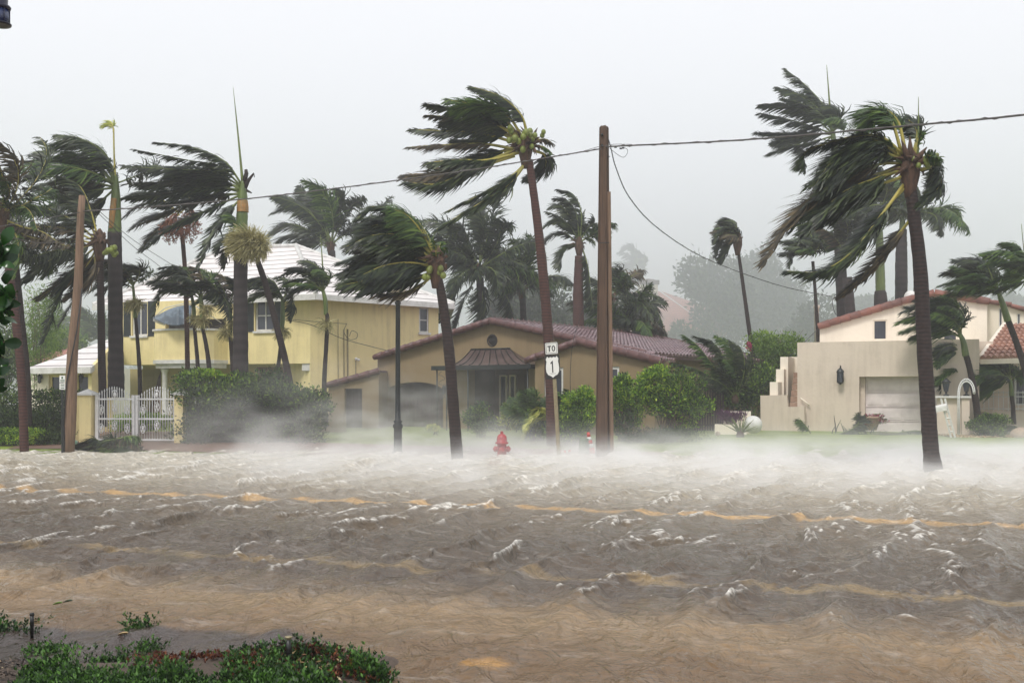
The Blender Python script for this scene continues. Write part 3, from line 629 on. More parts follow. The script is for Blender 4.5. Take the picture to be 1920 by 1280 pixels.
b.poly([cb + Y1.u * hw * s_ - Y1.v * 1.25 * max(0, 1 - abs(s_) ** 4) ** .5 + Vector((0, 0, zb0 + .06)) for s_ in [-1 + 2 * i / n_ for i in range(n_ + 1)]]); b.build('balcony_floor', M['white'], yh)
for px_ in (309, 366):
    p_ = Y1.w(Y1.uz(px_, 700, .95)[0], 0, .95); g_ = ground_at(p_); b = B()
    b.lathe((p_.x, p_.y, 0), [(.17, g_), (.17, g_ + .12), (.12, g_ + .16), (.105, zb0 - .55), (.15, zb0 - .47), (.17, zb0 - .40), (.17, zb0 - .345)], 16); b.build('column', M['white'], yh)
# annex with white roof on the left
an = Fr(100, 38.5, 17.5); g0a = -.05
hA1 = rect(an, 91, 703, 117, 740); hA2 = rect(an, 141, 703, 165, 740); zA = an.uz(100, 690)[1]
ua, ub = an.uz(70, 700)[0], an.uz(170, 700)[0]
b = wall_block(an, [(ua, g0a), (ub, g0a), (ub, zA), (ua, zA)], [hA1, hA2], 1.2, .2); b.build('annex_wall', M['cream2'], yh)
window(an, hA1, yh, bars=(1, 1), fm='yellow', sill=False); window(an, hA2, yh, bars=(1, 1), fm='yellow', sill=False)
S1 = Fr(172, 36.8, -50); b = wall_block(S1, [(0, g0a), (S1.uz(212, 700)[0], g0a), (S1.uz(212, 700)[0], S1.uz(212, 648)[1]), (0, S1.uz(172, 690)[1])], [], .25); b.build('annex_side_wall', M['yellow'], yh)
q0, q1, q2, q3 = P(50, 690, 38.4), P(170, 690, 36.3), P(213, 652, 42), P(215, 632, 44.5); q1.z = q0.z
b = B(); b.poly([q0, q1, q2, q3]); b.poly([q0, q3, Vector((-19.5, 47, q0.z))]); ar = b.build('annex_roof', M['white_roof'], yh)
b = B(); b.obox(q0 - Vector((0, 0, .22)), q1 - q0, Vector((.02, -.05, 0)), Vector((0, 0, .215))); b.obox(q1 - Vector((0, 0, .22)), q2 - q1, Vector((.05, -.03, 0)), Vector((0, 0, .215))); b.build('annex_fascia', M['white'], ar)
for px_, lb in ((79, 'bracket wall lamp left of the dark annex window'), (156, 'bracket wall lamp at the right end of the annex front')):
    wall_lantern('wall_lantern', lb, an.hit(px_, 712, .0), an, .42, group='lamps on the annex')
# torn awning flapping over the balcony
rt = thing('awning', 'torn slate blue canvas awning flapping loose above the curved balcony', 'awning', Y1.hit(320, 590, 1.0))
b = B(); gx_, gy_ = 22, 12; V = []
for i in range(gx_ + 1):
    for j in range(gy_ + 1):
        s_, t_ = i / gx_, j / gy_
        tx = 287 + 72 * s_ ; yt = 596 - 24 * math.sin(min(1, s_ * 1.15) * 1.5); yb = 597 + 10 * math.sin(s_ * 3.1) + 7 * s_
        V.append(Y1.hit(tx, yt + (yb - yt) * t_, 1.0 + .5 * t_ + .35 * math.sin(s_ * 3.14) + .05 * math.sin(s_ * 22)))
fs = [(i * (gy_ + 1) + j, (i + 1) * (gy_ + 1) + j, (i + 1) * (gy_ + 1) + j + 1, i * (gy_ + 1) + j + 1) for i in range(gx_) for j in range(gy_)]
b.add(V, fs, 0, True); o_ = b.build('canvas', M['awning'], rt); md = o_.modifiers.new('thick', 'SOLIDIFY'); md.thickness = .015
b = B(); b.tube([Y1.hit(287, 596, 1.0), Y1.hit(310, 577, 1.0), Y1.hit(345, 569, 1.0), Y1.hit(360, 569, 1.0)], .02, 6); b.tube([Y1.hit(360, 569, 1.0), Y1.hit(415, 605, .1)], .02, 6)
for k in range(12):
    s_ = .02 + k * .026; b.tube([Y1.hit(287 + 72 * s_, 597 + 10 * math.sin(s_ * 3.1), 1.5), Y1.hit(286 + 72 * s_, 602 + 10 * math.sin(s_ * 3.1), 1.5)], .02, 4)
b.build('awning_frame', M['white'], rt)

# ======== tan house with clay tiles ========
T1 = Fr(925, 39.0, 34); th_ = thing('tan_house', 'low tan stucco house with purplish clay barrel tiles, arched garage and metal porch hood', 'house', (1, 40, .1))
def U(px, py, off=0): return T1.uz(px, py, off)
gl = -.2
rk = U(925, 603); e1 = U(1215, 663); e1 = (e1[0], e1[1]); lA = U(708, 671); lB = U(708, 697); lC = U(617, 722)
def arch(u0, u1, z0, zs, zc, n=14):
    return [(u0, z0), (u1, z0)] + [((u0 + u1) / 2 + (u1 - u0) / 2 * math.cos(a), zs + (zc - zs) * math.sin(a)) for a in [math.pi * i / n for i in range(n + 1)]]
ga = U(727, 735)[0], U(831, 735)[0]
hG = arch(ga[0], ga[1], gl + .02, U(731, 733)[1], U(780, 716)[1])
hS = rect(T1, 646, 728, 679, 800, 0, gl + .02)
hP = rect(T1, 876, 690, 990, 800, 0, gl + .02)
vc = U(923, 638); vr = .2
hV = [(vc[0] + vr * math.cos(a), vc[1] + vr * math.sin(a)) for a in [2 * math.pi * i / 20 for i in range(20)]]
DEP = 13.0
b = wall_block(T1, [(lA[0], gl), (e1[0] - .15, gl), (e1[0] - .15, e1[1] - .05), (rk[0], rk[1] - .05), (lA[0], lA[1] - .05)], [hG, hP, hV], DEP, .5)
b.build('wall', M['tan'], th_)
TL = Fr(710, 40.4, 6); hS = rect(TL, 646, 728, 679, 800, 0, gl + .02); q1_, q2_ = TL.uz(616, 724), TL.uz(710, 698)
b = wall_block(TL, [(q1_[0], gl), (q2_[0], gl), (q2_[0], q2_[1]), q1_], [hS], 4.5, .3); b.build('side_wing_wall', M['tan'], th_)
b = B(); b.quad(*[TL.w(u_, z_, -.28) for u_, z_ in hS])
for k in range(1, 5): u_ = hS[0][0] + (hS[1][0] - hS[0][0]) * k / 5; fbox(b, TL, u_ - .012, hS[0][1], u_ + .012, hS[2][1] - .004, -.279, -.26)
b.build('side_door', M['garage'], th_)
b = B(); barrel_edge(b, TL.w(q1_[0] - .1, q1_[1] + .03, .05), TL.w(q2_[0] + .03, q2_[1] + .06, .05), .13); b.build('rake_tile', M['clay'], th_)
b = B(); s_tiles(b, TL.w(q1_[0] - .1, q1_[1] + .02, .05), TL.w(q1_[0] - .1, q1_[1] + .02, -4.4), TL.w(q2_[0], q2_[1] + .04, .05), TL.w(q2_[0], q2_[1] + .04, -4.4), 16, 6, .06); b.build('side_wing_roof', M['purple_tile'], th_)
for h_, mt, nm, dp in ((hG, 'garage', 'garage_door', .5), (hV, 'dark', 'round_vent', .08)):
    us = [p_[0] for p_ in h_]; zs = [p_[1] for p_ in h_]; b = B(); b.poly([T1.w(u_, z_, -dp + .03) for u_, z_ in h_])
    if nm == 'garage_door':
        for k in range(1, 12): fbox(b, T1, min(us) + (max(us) - min(us)) * k / 12 - .012, gl + .03, min(us) + (max(us) - min(us)) * k / 12 + .012, min(zs) + (max(zs) - min(zs)) * .72, -dp + .032, -dp + .05)
    if nm == 'round_vent':
        for k in range(-3, 4): b.tube([T1.w(vc[0] + .05 * k, vc[1] - .17, -.03), T1.w(vc[0] + .05 * k, vc[1] + .17, -.03)], .01, 4)
        b.tube([T1.w(vc[0] + (vr + .02) * math.cos(a), vc[1] + (vr + .02) * math.sin(a), .01) for a in [2 * math.pi * i / 24 for i in range(25)]], .025, 6, cap=False)
    b.build(nm, M[mt], th_)
# recessed porch: back wall, door and tall windows
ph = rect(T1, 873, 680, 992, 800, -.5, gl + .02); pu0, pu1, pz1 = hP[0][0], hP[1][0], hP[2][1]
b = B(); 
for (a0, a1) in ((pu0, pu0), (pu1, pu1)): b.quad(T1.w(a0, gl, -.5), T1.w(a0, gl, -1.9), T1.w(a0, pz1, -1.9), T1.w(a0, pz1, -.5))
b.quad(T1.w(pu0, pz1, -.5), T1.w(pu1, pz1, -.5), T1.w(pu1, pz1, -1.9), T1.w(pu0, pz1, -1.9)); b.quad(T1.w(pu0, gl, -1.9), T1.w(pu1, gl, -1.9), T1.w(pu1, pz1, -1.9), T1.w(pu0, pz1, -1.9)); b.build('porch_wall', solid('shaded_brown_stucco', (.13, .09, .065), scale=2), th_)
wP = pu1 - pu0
for k, (a0, a1) in enumerate(((.10, .23), (.27, .38))):
    window(T1, [(pu0 + wP * a0, .45), (pu0 + wP * a1, .45), (pu0 + wP * a1, pz1 - .25), (pu0 + wP * a0, pz1 - .25)], th_, off=-1.82, frame=.06, sill=False, fm='cream2')
b = B(); fbox(b, T1, pu0 + wP * .52, gl, pu0 + wP * .9, pz1 - .25, -1.89, -1.83)
for k in range(2):
    for j in range(3): fbox(b, T1, pu0 + wP * (.56 + .17 * k), .25 + .62 * j, pu0 + wP * (.69 + .17 * k), .72 + .62 * j, -1.829, -1.80)
b.build('front_door', M['brown_wood'] if False else M['garage'], th_)
# metal porch hood with standing seams
ca, cc = U(884, 656)[0], U(957, 654)[0]; zt_ = U(920, 655)[1]; ba, bb_ = U(846, 684, 1.2)[0], U(996, 684, 1.2)[0]; zb_ = U(920, 684, 1.2)[1]
hood = B(); ns_, nc_ = 8, 24; V = []
for j in range(ns_ + 1):
    t_ = j / ns_; zz = zt_ + (zb_ - zt_) * (1 - (1 - t_) ** 1.7); of = .02 + 1.25 * t_
    for i in range(nc_ + 1):
        s_ = i / nc_; V.append(T1.w((ca + (cc - ca) * s_) * (1 - t_) + (ba + (bb_ - ba) * s_) * t_, zz, of))
hood.add(V, [(j * (nc_ + 1) + i, j * (nc_ + 1) + i + 1, (j + 1) * (nc_ + 1) + i + 1, (j + 1) * (nc_ + 1) + i) for j in range(ns_) for i in range(nc_)], 0, True)
for sgn, (tu, bu) in ((-1, (ca, ba)), (1, (cc, bb_))):
    V = []
    for j in range(ns_ + 1):
        t_ = j / ns_; zz = zt_ + (zb_ - zt_) * (1 - (1 - t_) ** 1.7); V.append(T1.w(tu + (bu - tu) * t_, zz, .02 + 1.25 * t_)); V.append(T1.w(tu + (bu - tu) * t_, zz, .004))
    hood.add(V, [(2 * j, 2 * j + 1, 2 * j + 3, 2 * j + 2) for j in range(ns_)], 0, True)
ho = hood.build('porch_hood', M['bronze'], th_)
b = B()
for i in range(0, 9):
    s_ = i / 8; pts = []
    for j in range(ns_ + 1):
        t_ = j / ns_; zz = zt_ + (zb_ - zt_) * (1 - (1 - t_) ** 1.7); pts.append(T1.w((ca + (cc - ca) * s_) * (1 - t_) + (ba + (bb_ - ba) * s_) * t_, zz + .012, .03 + 1.25 * t_))
    b.tube(pts, .017, 5)
b.tube([T1.w(ca, zt_ + .02, .03), T1.w(cc, zt_ + .02, .03)], .03, 6); b.build('seam', M['black_metal'], ho)
b = B(); lo_u = U(812, 690, 1.2)[0]; fbox(b, T1, lo_u, zb_ - .17, bb_ + .06, zb_ - .005, 1.15, 1.32); fbox(b, T1, lo_u, zb_ - .17, lo_u + .14, zb_ - .005, .004, 1.148); fbox(b, T1, bb_ - .08, zb_ - .17, bb_ + .06, zb_ - .005, .004, 1.148)
b.quad(T1.w(lo_u, zb_ - .01, .004), T1.w(ba, zb_ - .01, .004), T1.w(ba, zb_ - .01, 1.3), T1.w(lo_u, zb_ - .01, 1.3)); b.build('porch_beam', M['black_metal'], th_)
b = B()
for px_ in (820, 838, 878, 990):
    u_ = U(px_, 740, 1.2)[0]; b.tube([T1.w(u_, gl, 1.22), T1.w(u_, zb_ - .17, 1.22)], .03, 6)
for k in range(7):
    u0_, u1_ = U(820, 740, 1.2)[0], U(838, 740, 1.2)[0]; zz = zb_ - .3 - .17 * k
    b.tube([T1.w((u0_ + u1_) / 2 + (u1_ - u0_) * .42 * math.sin(a) * (1 if k % 2 else -1) * math.cos(a / 2), zz - .08 * math.cos(a), 1.22) for a in [2 * math.pi * i / 14 for i in range(15)]], .011, 4, cap=False)
b.build('wrought_iron_post', M['black_metal'], th_)
# front bay with its own gable
bo = 1.1; uB0, uB1 = U(1003, 700, bo)[0], U(1228, 700, bo)[0]; pk = U(1087, 640, bo); bl = U(1003, 671, bo)[1]; br_ = U(1228, 674, bo)[1]
hb1 = rect(T1, 1020, 689, 1056, 745, bo); hb2 = rect(T1, 1137, 687, 1161, 735, bo)
b = wall_block(T1, [(uB0, gl), (uB1, gl), (uB1, br_ - .04), (pk[0], pk[1] - .05), (uB0, bl - .04)], [hb1, hb2], bo - .004, .15, bo, back=False); b.build('bay_wall', M['tan'], th_)
window(T1, hb1, th_, off=bo - .08, bars=(1, 1), frame=.1, sill=False); window(T1, hb2, th_, off=bo - .08, bars=(1, 1), frame=.1, sill=False)
# roofs
def plane_tiles(name, uE, zE, uR_, zR, o_front, o_back, cols, rows, mat='purple_tile'):
    b = B(); s_tiles(b, T1.w(uE, zE, o_front), T1.w(uE, zE, -o_back), T1.w(uR_, zR, o_front), T1.w(uR_, zR, -o_back), cols, rows, .09); return b.build(name, M[mat], th_)
eu = e1[0] + .35; ez_ = e1[1] - .35 * (rk[1] - e1[1]) / (e1[0] - rk[0])
rmain = plane_tiles('roof', eu, ez_, rk[0], rk[1], .25, DEP, 46, 15)
plane_tiles('roof', lA[0], lA[1], rk[0], rk[1], .25, DEP, 46, 15); pass
p_bl = U(985, 676, bo + .15); p_br = U(1243, 678, bo + .15)
plane_tiles('bay_roof', p_br[0], p_br[1], pk[0], pk[1], bo + .12, -.3, 5, 12); plane_tiles('bay_roof', p_bl[0], p_bl[1], pk[0], pk[1], bo + .12, -.3, 5, 8)
b = B()
for a, c, of in ((lA, rk, .22), (e1, rk, .22)):
    barrel_edge(b, T1.w(a[0], a[1] + .02, of), T1.w(c[0], c[1] + .02, of), .13); b.build('rake_tile', M['clay'], rmain); b = B()
barrel_edge(b, T1.w(rk[0], rk[1] + .07, .2), T1.w(rk[0], rk[1] + .07, -DEP), .10, .4); b.build('ridge_cap', M['clay'], rmain); b = B()
barrel_edge(b, T1.w(p_br[0], p_br[1], bo + .13), T1.w(pk[0], pk[1], bo + .13), .15); barrel_edge(b, T1.w(p_bl[0], p_bl[1], bo + .13), T1.w(pk[0], pk[1], bo + .13), .13); b.build('rake_tile', M['clay'], rmain); b = B()
barrel_edge(b, T1.w(eu, ez_ + .05, -DEP), T1.w(rk[0], rk[1] + .05, -DEP), .12); b.build('rake_tile', M['clay'], rmain)
b = B()
for k in range(30):   # upturned tile ends along the ridge
    of = -.4 * k - .1; b.tube([T1.w(rk[0] + .05, rk[1] + .10, of), T1.w(rk[0] - .02, rk[1] + .22, of - .02)], [.035, .02], 5)
b.build('ridge_tile_end', M['black_metal'] if False else M['clay'], rmain)
b = B(); fbox(b, T1, eu - .12, ez_ - .10, eu - .02, ez_ - .01, -DEP, .2); b.build('gutter', M['clay'], th_)
wall_lantern('wall_lantern', 'black iron wall lamp on the tan wall left of the garage arch', T1.hit(713, 733, 0), T1, .5)
wall_lantern('wall_lantern', 'small black wall lamp right of the garage arch under the porch beam', T1.hit(836, 733, 0), T1, .42)
lw = Fr(592, 37.5, 20); b = wall_block(lw, rect(lw, 592, 777, 644, 800, 0, -.1), [], .2); tag(b.build('garden_wall', M['tan'], origin=lw.hit(615, 800)), 'low tan garden wall beside the leaning palm, left of the side door', 'wall')
dk = Fr(1322, 38.5, 10); b = B(); r_ = rect(dk, 1291, 704, 1358, 790, 0, 0)
for k in range(14): 
    wd = (r_[1][0] - r_[0][0]) / 14; fbox(b, dk, r_[0][0] + wd * k + .008, 0, r_[0][0] + wd * (k + 1) - .008, r_[2][1] - random.uniform(0, .02), 0, .04)
b.obox(dk.w(r_[0][0], .3, -.05), dk.u * (r_[1][0] - r_[0][0]), dk.v * .04, Vector((0, 0, .08))); b.obox(dk.w(r_[0][0], r_[2][1] - .3, -.05), dk.u * (r_[1][0] - r_[0][0]), dk.v * .04, Vector((0, 0, .08)))
tag(b.build('board_fence', solid('dark_maroon_boards', (.035, .016, .016), (.02, .01, .012), rough=.6, scale=3, stretch=(6, 6, .5)), origin=dk.w(1, 0)), 'dark maroon board fence panel between the tan house and the cream house', 'fence')

# ======== cream house with garage ========
C1 = Fr(1495, 38.5, 25); ch = thing('cream_house', 'cream stucco house with flat garage terrace, outside stair and white garage door', 'house', (14, 38, .1))
gc = -.05
zT = C1.uz(1495, 642)[1]; cu0, cu1 = 0.0, C1.uz(1836, 640)[0]
hGa = rect(C1, 1611, 706, 1765, 812, 0, gc + .01)
b = wall_block(C1, [(cu0, gc), (cu1, gc), (cu1, zT), (cu0, zT)], [hGa], 5.0, .55); b.build('garage_wall', M['cream'], ch)
gu0, gu1, gz1 = hGa[0][0], hGa[1][0], hGa[2][1]
b = B(); b.quad(*[C1.w(u_, z_, -.54) for u_, z_ in hGa]); nC, nR = 4, 4
for i in range(nC):
    for j in range(nR):
        du, dz = (gu1 - gu0 - .25) / nC, (gz1 - gc - .1) / nR; a0 = gu0 + .2 + du * i; z_ = gc + .05 + dz * j
        fbox(b, C1, a0 + .05, z_ + .06, a0 + du - .05, z_ + dz - .06, -.535, -.51); fbox(b, C1, a0 + .11, z_ + .12, a0 + du - .11, z_ + dz - .12, -.509, -.498)
for j in range(1, nR): fbox(b, C1, gu0 + .15, gc + .05 + (gz1 - gc - .1) * j / nR - .008, gu1, gc + .05 + (gz1 - gc - .1) * j / nR + .008, -.534, -.505)
gd_ = b.build('garage_door', solid('garage_door_white', (.80, .72, .69), (.66, .59, .57), rough=.5, scale=2, bump=.05), ch)
b = B(); fbox(b, C1, gu0 + .003, gc, gu0 + .17, gz1 - .003, -.53, -.36); b.build('door_frame', M['cream'], ch)
# outside stair with stepped parapet
b = wall_block(C1, [C1.uz(1431, 830), C1.uz(1512, 830), C1.uz(1512, 762), C1.uz(1481, 762), C1.uz(1479, 740), C1.uz(1430, 741)], [], .25, off=.45); b.build('stair_wall', M['cream'], ch)
b = B()
for (x0, x1, y0, y1), k in zip(((1447, 1456, 716, 741), (1455, 1461, 692, 741), (1463, 1469, 669, 741)), range(3)):
    a0, z1_ = C1.uz(x0, y0, -.2 - .45 * k); a1, _ = C1.uz(x1 + 5, y1, -.2 - .45 * k)
    fbox(b, C1, a0, gc, max(a1, a0 + .3), z1_, -2.6 + .0, -.2 - .45 * k if k else .19)
a0, z1_ = C1.uz(1468, 669, -2.4); fbox(b, C1, a0, gc, -.01, z1_, -2.9, -2.602); b.build('stepped_parapet', M['cream2'], ch)
b = B()
for k in range(7):
    zt__ = C1.uz(1490, 766 - 11.5 * k)[1]; a0, a1 = C1.uz(1481 - 1.0 * k, 700)[0], -.01
    fbox(b, C1, a0, zt__ - .22, a1, zt__, -.05 - .28 * k, .20 - .28 * k)
b.build('stair', M['terracotta'], ch)
b = B(); a, c = C1.hit(1501, 746, .12), C1.hit(1519, 760, .12); b.tube([a, c], .022, 6); b.tube([a.lerp(c, .2), C1.hit(1504, 749, .0)], .014, 5); b.tube([a.lerp(c, .8), C1.hit(1515, 758, .0)], .014, 5); b.build('handrail', M['cream2'], ch)
# upper storey behind the terrace
C2 = Fr(1537, 42.5, 22); zu = C2.uz
hw_ = rect(C2, 1637, 600, 1663, 637); hw2 = rect(C2, 1768, 622, 1795, 640)
pkx = (1752, 549)
o2 = [zu(1537, 650), zu(1851, 650), zu(1851, 566), zu(pkx[0], pkx[1] + 5), zu(1690, 569), zu(1537, 616)]
b = wall_block(C2, o2, [hw_, hw2], 7, .15); b.build('upper_wall', M['cream2'], ch)
for h_ in (hw_, hw2): window(C2, h_, ch, off=-.07, bars=(1, 1), frame=.05, fm='cream2')
b = B()
for p_, q_ in (((1534, 612), (1690, 565)), ((1690, 565), pkx), ((1856, 565), pkx)):
    barrel_edge(b, C2.hit(p_[0], p_[1], .12), C2.hit(q_[0], q_[1], .12), .15, .45)
ro = b.build('rake_tile', M['red_cap'], ch)
b = B(); 
for (p_, q_, n_) in (((1534, 612), pkx, 14), (pkx, (1856, 565), 8)):
    s_tiles(b, C2.hit(p_[0], p_[1], .1), C2.hit(p_[0], p_[1], -7), C2.hit(q_[0], q_[1], .1), C2.hit(q_[0], q_[1], -7), 20, n_) if p_ != pkx else s_tiles(b, C2.hit(q_[0], q_[1], .1), C2.hit(q_[0], q_[1], -7), C2.hit(p_[0], p_[1], .1), C2.hit(p_[0], p_[1], -7), 20, n_)
b.build('roof', M['orange_tile'], ch)
b = B(); p_ = C2.hit(1707, 553, -2.5); b.ball(p_ - Vector((0, 0, .1)), .27, .27, .3, 16); b.lathe(p_, [(.15, -1), (.15, -.2)], 12); b.build('roof_vent', M['white'], ch)
b = B(); p_ = C2.hit(1531, 605, -1.5); b.lathe((p_.x, p_.y, 0), [(.10, 2.5), (.10, C2.hit(1531, 578, -1.5).z), (.14, C2.hit(1531, 577, -1.5).z), (.14, C2.hit(1531, 572, -1.5).z)], 10); b.build('roof_pipe', M['cream2'], ch)
# right wing: pale tower wall, lower porch with tiled roof
C3 = Fr(1851, 42.0, 35); hw3 = rect(C3, 1873, 578, 1879, 612); hw4 = rect(C3, 1907, 588, 1913, 608)
b = wall_block(C3, [C3.uz(1851, 700), C3.uz(1960, 700), C3.uz(1960, 590), C3.uz(1895, 572), C3.uz(1851, 566)], [hw3, hw4], 5, .12, off=.01); b.build('wing_wall', M['white'] if False else M['cream2'], ch)
for h_ in (hw3, hw4): window(C3, h_, ch, off=-.05, frame=.03, sill=False)
b = B(); barrel_edge(b, C3.hit(1851, 565, .14), C3.hit(1896, 571, .14), .10); barrel_edge(b, C3.hit(1896, 573, .14), C3.hit(1960, 590, .14), .10); b.build('wing_rake_tile', M['red_cap'], ch)
b = B(); p0_, p1_, p2_, p3_ = P(1838, 673, 36.2), P(1975, 672, 34.2), P(1884, 610, 39.6), P(1990, 608, 38.0); p1_.z = p0_.z; p3_.z = p2_.z
s_tiles(b, p0_, p1_, p2_, p3_, 12, 11, .09); pr_ = b.build('porch_roof', M['orange_tile'], ch)
b = B(); barrel_edge(b, p0_ + Vector((0, 0, .06)), p2_ + Vector((0, 0, .06)), .09, .35); b.build('hip_cap', M['cream2'], pr_)
b = B(); b.obox(p0_ - Vector((0, 0, .18)), p1_ - p0_, Vector((.03, .06, 0)), Vector((0, 0, .17))); b.build('porch_fascia', M['cream2'], pr_)
b = wall_block(Fr(1836, 37.4, 18), rect(Fr(1836, 37.4, 18), 1836, 640, 1862, 812, 0, gc), [], 3); b.build('wing_pier', M['cream'], ch)
PW = Fr(1862, 37.2, 22); hp1 = rect(PW, 1902, 700, 1925, 760, 0)
b = wall_block(PW, rect(PW, 1859, 676, 1990, 812, 0, gc), [hp1], 2, .1, off=-.9); b.build('porch_wall', M['cream'], ch); window(PW, rect(PW, 1902, 700, 1925, 760, -.9), ch, off=-.93, sill=False)
b = wall_block(PW, rect(PW, 1860, 771, 1990, 812, .3, gc), [], .2, off=.3); b.build('porch_parapet', M['cream'], ch)
b = B(); r_ = rect(PW, 1836, 733, 1990, 771, .3)
u0, z0, u1, z1 = r_[0][0], r_[0][1], r_[1][0], r_[2][1]
for zz in (z0 + .08, z1 - .05, z1 - .2): b.tube([PW.w(u0, zz, .25), PW.w(u1, zz, .25)], .018, 5)
k = u0
while k < u1:
    b.tube([PW.w(k, z0, .25), PW.w(k, z1 + .02, .25)], .012, 4); k += .16
b.build('railing', M['fence_white'], ch)
wall_lantern('wall_lantern', 'large black glass coach lamp on the cream garage wall', C1.hit(1577, 709, 0), C1, .72)

# gate pier, arch, pots at the cream house
GP = Fr(1800, 35.0, 25)
b = wall_block(GP, rect(GP, 1803, 746, 1818, 815, 0, -.05), [], .5); b2 = b; wall_block(GP, rect(GP, 1757, 746, 1802, 815, -.1, -.05), [], .3, b=b2, off=-.1)
r = thing('gate_pier', 'short cream pier and wall with white coping, lanterns standing on top', 'pier', GP.hit(1800, 815)); b2.build('pier_wall', M['cream'], r)
b = B(); r_ = rect(GP, 1754, 742, 1821, 746); fbox(b, GP, r_[0][0], r_[0][1] + .004, r_[1][0], r_[2][1], -.55, .08); b.build('coping', M['white'], r)
for px_, lb in ((1774, 'black and white post lantern on the coping, nearer the big palm'), (1812, 'black post lantern on the coping inside the white arch')):
    p_ = GP.hit(px_, 742, -.25); lt = thing('post_lantern', lb, 'lantern', p_, 'lanterns on the pier')
    b = B(); b.lathe(p_, [(.10, .0), (.11, .03), (.04, .06), (.04, .14), (.09, .17)], 10); b.build('lantern_base', M['black_metal'], lt); b = B(); b.lathe(p_, [(.15, .46), (.16, .48), (.06, .58), (.01, .64)], 10); b.build('lantern_cap', M['black_metal'], lt)
    b = B(); b.lathe(p_, [(.08, .171), (.14, .455)], 6, smooth=False); b.build('lantern_glass', M['glass'], lt)
r = thing('garden_arch', 'narrow white wrought-iron arch curving over the pier lantern', 'arch', GP.hit(1797, 815, .3))
b = B()
for k, rr in ((0, 1.0), (1, .82)):
    c_ = GP.uz(1812, 738, .2); W_ = (GP.uz(1828, 738, .2)[0] - c_[0]) * rr; Hh = (GP.uz(1812, 710, .2)[1] - c_[1]) * rr
    pts = [GP.w(c_[0] - W_, -.05, .2)] + [GP.w(c_[0] - W_ * math.cos(a), c_[1] + Hh * math.sin(a), .2) for a in [math.pi * i / 16 for i in range(17)]]; b.tube(pts, .02, 5)
    ex = pts if k == 0 else [x_.lerp(y_, 0) for x_, y_ in zip(pts, pts)]
    if k == 0: P0_ = pts
    else:
        for x_, y_ in zip(P0_[1:], pts[1:]): b.tube([x_, y_], .012, 4)
        for q_ in range(16): z_ = .05 + q_ * .095; b.tube([Vector((P0_[0].x, P0_[0].y, z_)), Vector((pts[0].x, pts[0].y, z_ + .05))], .012, 4)
b.build('arch_frame', M['fence_white'], r)

# white mailbox on a leaning white post
MB = Fr(1762, 33.5, 20); r = thing('mailbox', 'white mailbox on a leaning carved white post beside the big palm', 'mailbox', MB.hit(1786, 815, 0))
b = B(); a, c = MB.hit(1787, 815, 0), MB.hit(1768, 747, 0); a.z = gzs(a.x, a.y)
for s_ in (-1, 1): b.tube([a + MB.u * .06 * s_, c + MB.u * .06 * s_], .035, 4, smooth=False)
for k in range(5): b.tube([a.lerp(c, .15 + .17 * k) - MB.u * .06, a.lerp(c, .15 + .17 * k) + MB.u * .06], .03, 4, smooth=False)
b.build('post', M['white'], r)
b = B(); q_ = MB.hit(1759, 772, 0); dd = (MB.u + Vector((0, 0, .22))).normalized(); q_ -= dd * .32
prof = [(-.1, 0), (.1, 0), (.1, .14)] + [(.1 * math.cos(a_), .14 + .09 * math.sin(a_)) for a_ in [math.pi * i / 8 for i in range(1, 9)]]
V = [q_ + dd * l_ + MB.v * x_ + Vector((0, 0, z_)) for l_ in (0, .58) for x_, z_ in prof]; n_ = len(prof)
b.add(V, [(i, (i + 1) % n_, (i + 1) % n_ + n_, i + n_) for i in range(n_)] + [tuple(range(n_)), tuple(range(n_, 2 * n_))]); b.build('box', M['white'], r)

# ======== white iron gate with yellow piers ========
GT = Fr(256, 30.6, 4)
for px0, px1, lb in ((154, 176, 'yellow gate pier with white cap, left of the white gate'), (330, 346, 'yellow gate pier with white cap, right of the white gate against the hedge')):
    p0_ = GT.uz(px0, 741); p1_ = GT.uz(px1, 741); zc = p0_[1]; w_ = p1_[0] - p0_[0]; r = thing('gate_pier', lb, 'pier', GT.w(p0_[0] + w_ / 2, .1), 'yellow gate piers')
    b = B(); fbox(b, GT, p0_[0], -.1, p1_[0], zc, -w_ / 2, w_ / 2); b.build('pier_shaft', M['yellow'], r)
    b = B(); c_ = GT.w(p0_[0] + w_ / 2, zc + .002); e_ = w_ / 2 + .07
    cs = [c_ + GT.u * e_ * sx_ + GT.v * e_ * sy_ for sx_, sy_ in ((-1, -1), (1, -1), (1, 1), (-1, 1))]; up_ = Vector((0, 0, .05)); tp = c_ + Vector((0, 0, .20))
    b.add(cs + [c__ + up_ for c__ in cs] + [tp], [(3, 2, 1, 0), (0, 1, 5, 4), (1, 2, 6, 5), (2, 3, 7, 6), (3, 0, 4, 7), (4, 5, 8), (5, 6, 8), (6, 7, 8), (7, 4, 8)]); b.build('pier_cap', M['white'], r)
lw = Fr(148, 30.9, 4); b = wall_block(lw, rect(lw, 139, 741, 154, 815, 0, -.1), [], .2); r = thing('pier_wall', 'short stub of wall with white coping beside the left gate pier', 'wall', lw.hit(147, 820)); b.build('wall_face', M['yellow'], r)
b = B(); r_ = rect(lw, 138, 736, 154, 741); fbox(b, lw, r_[0][0], r_[0][1] + .003, r_[1][0] - .02, r_[2][1], -.24, .05); b.build('coping', M['white'], r)
gate = thing('iron_gate', 'ornate white double driveway gate with spear tops and cherub plaques', 'gate', GT.hit(256, 826))
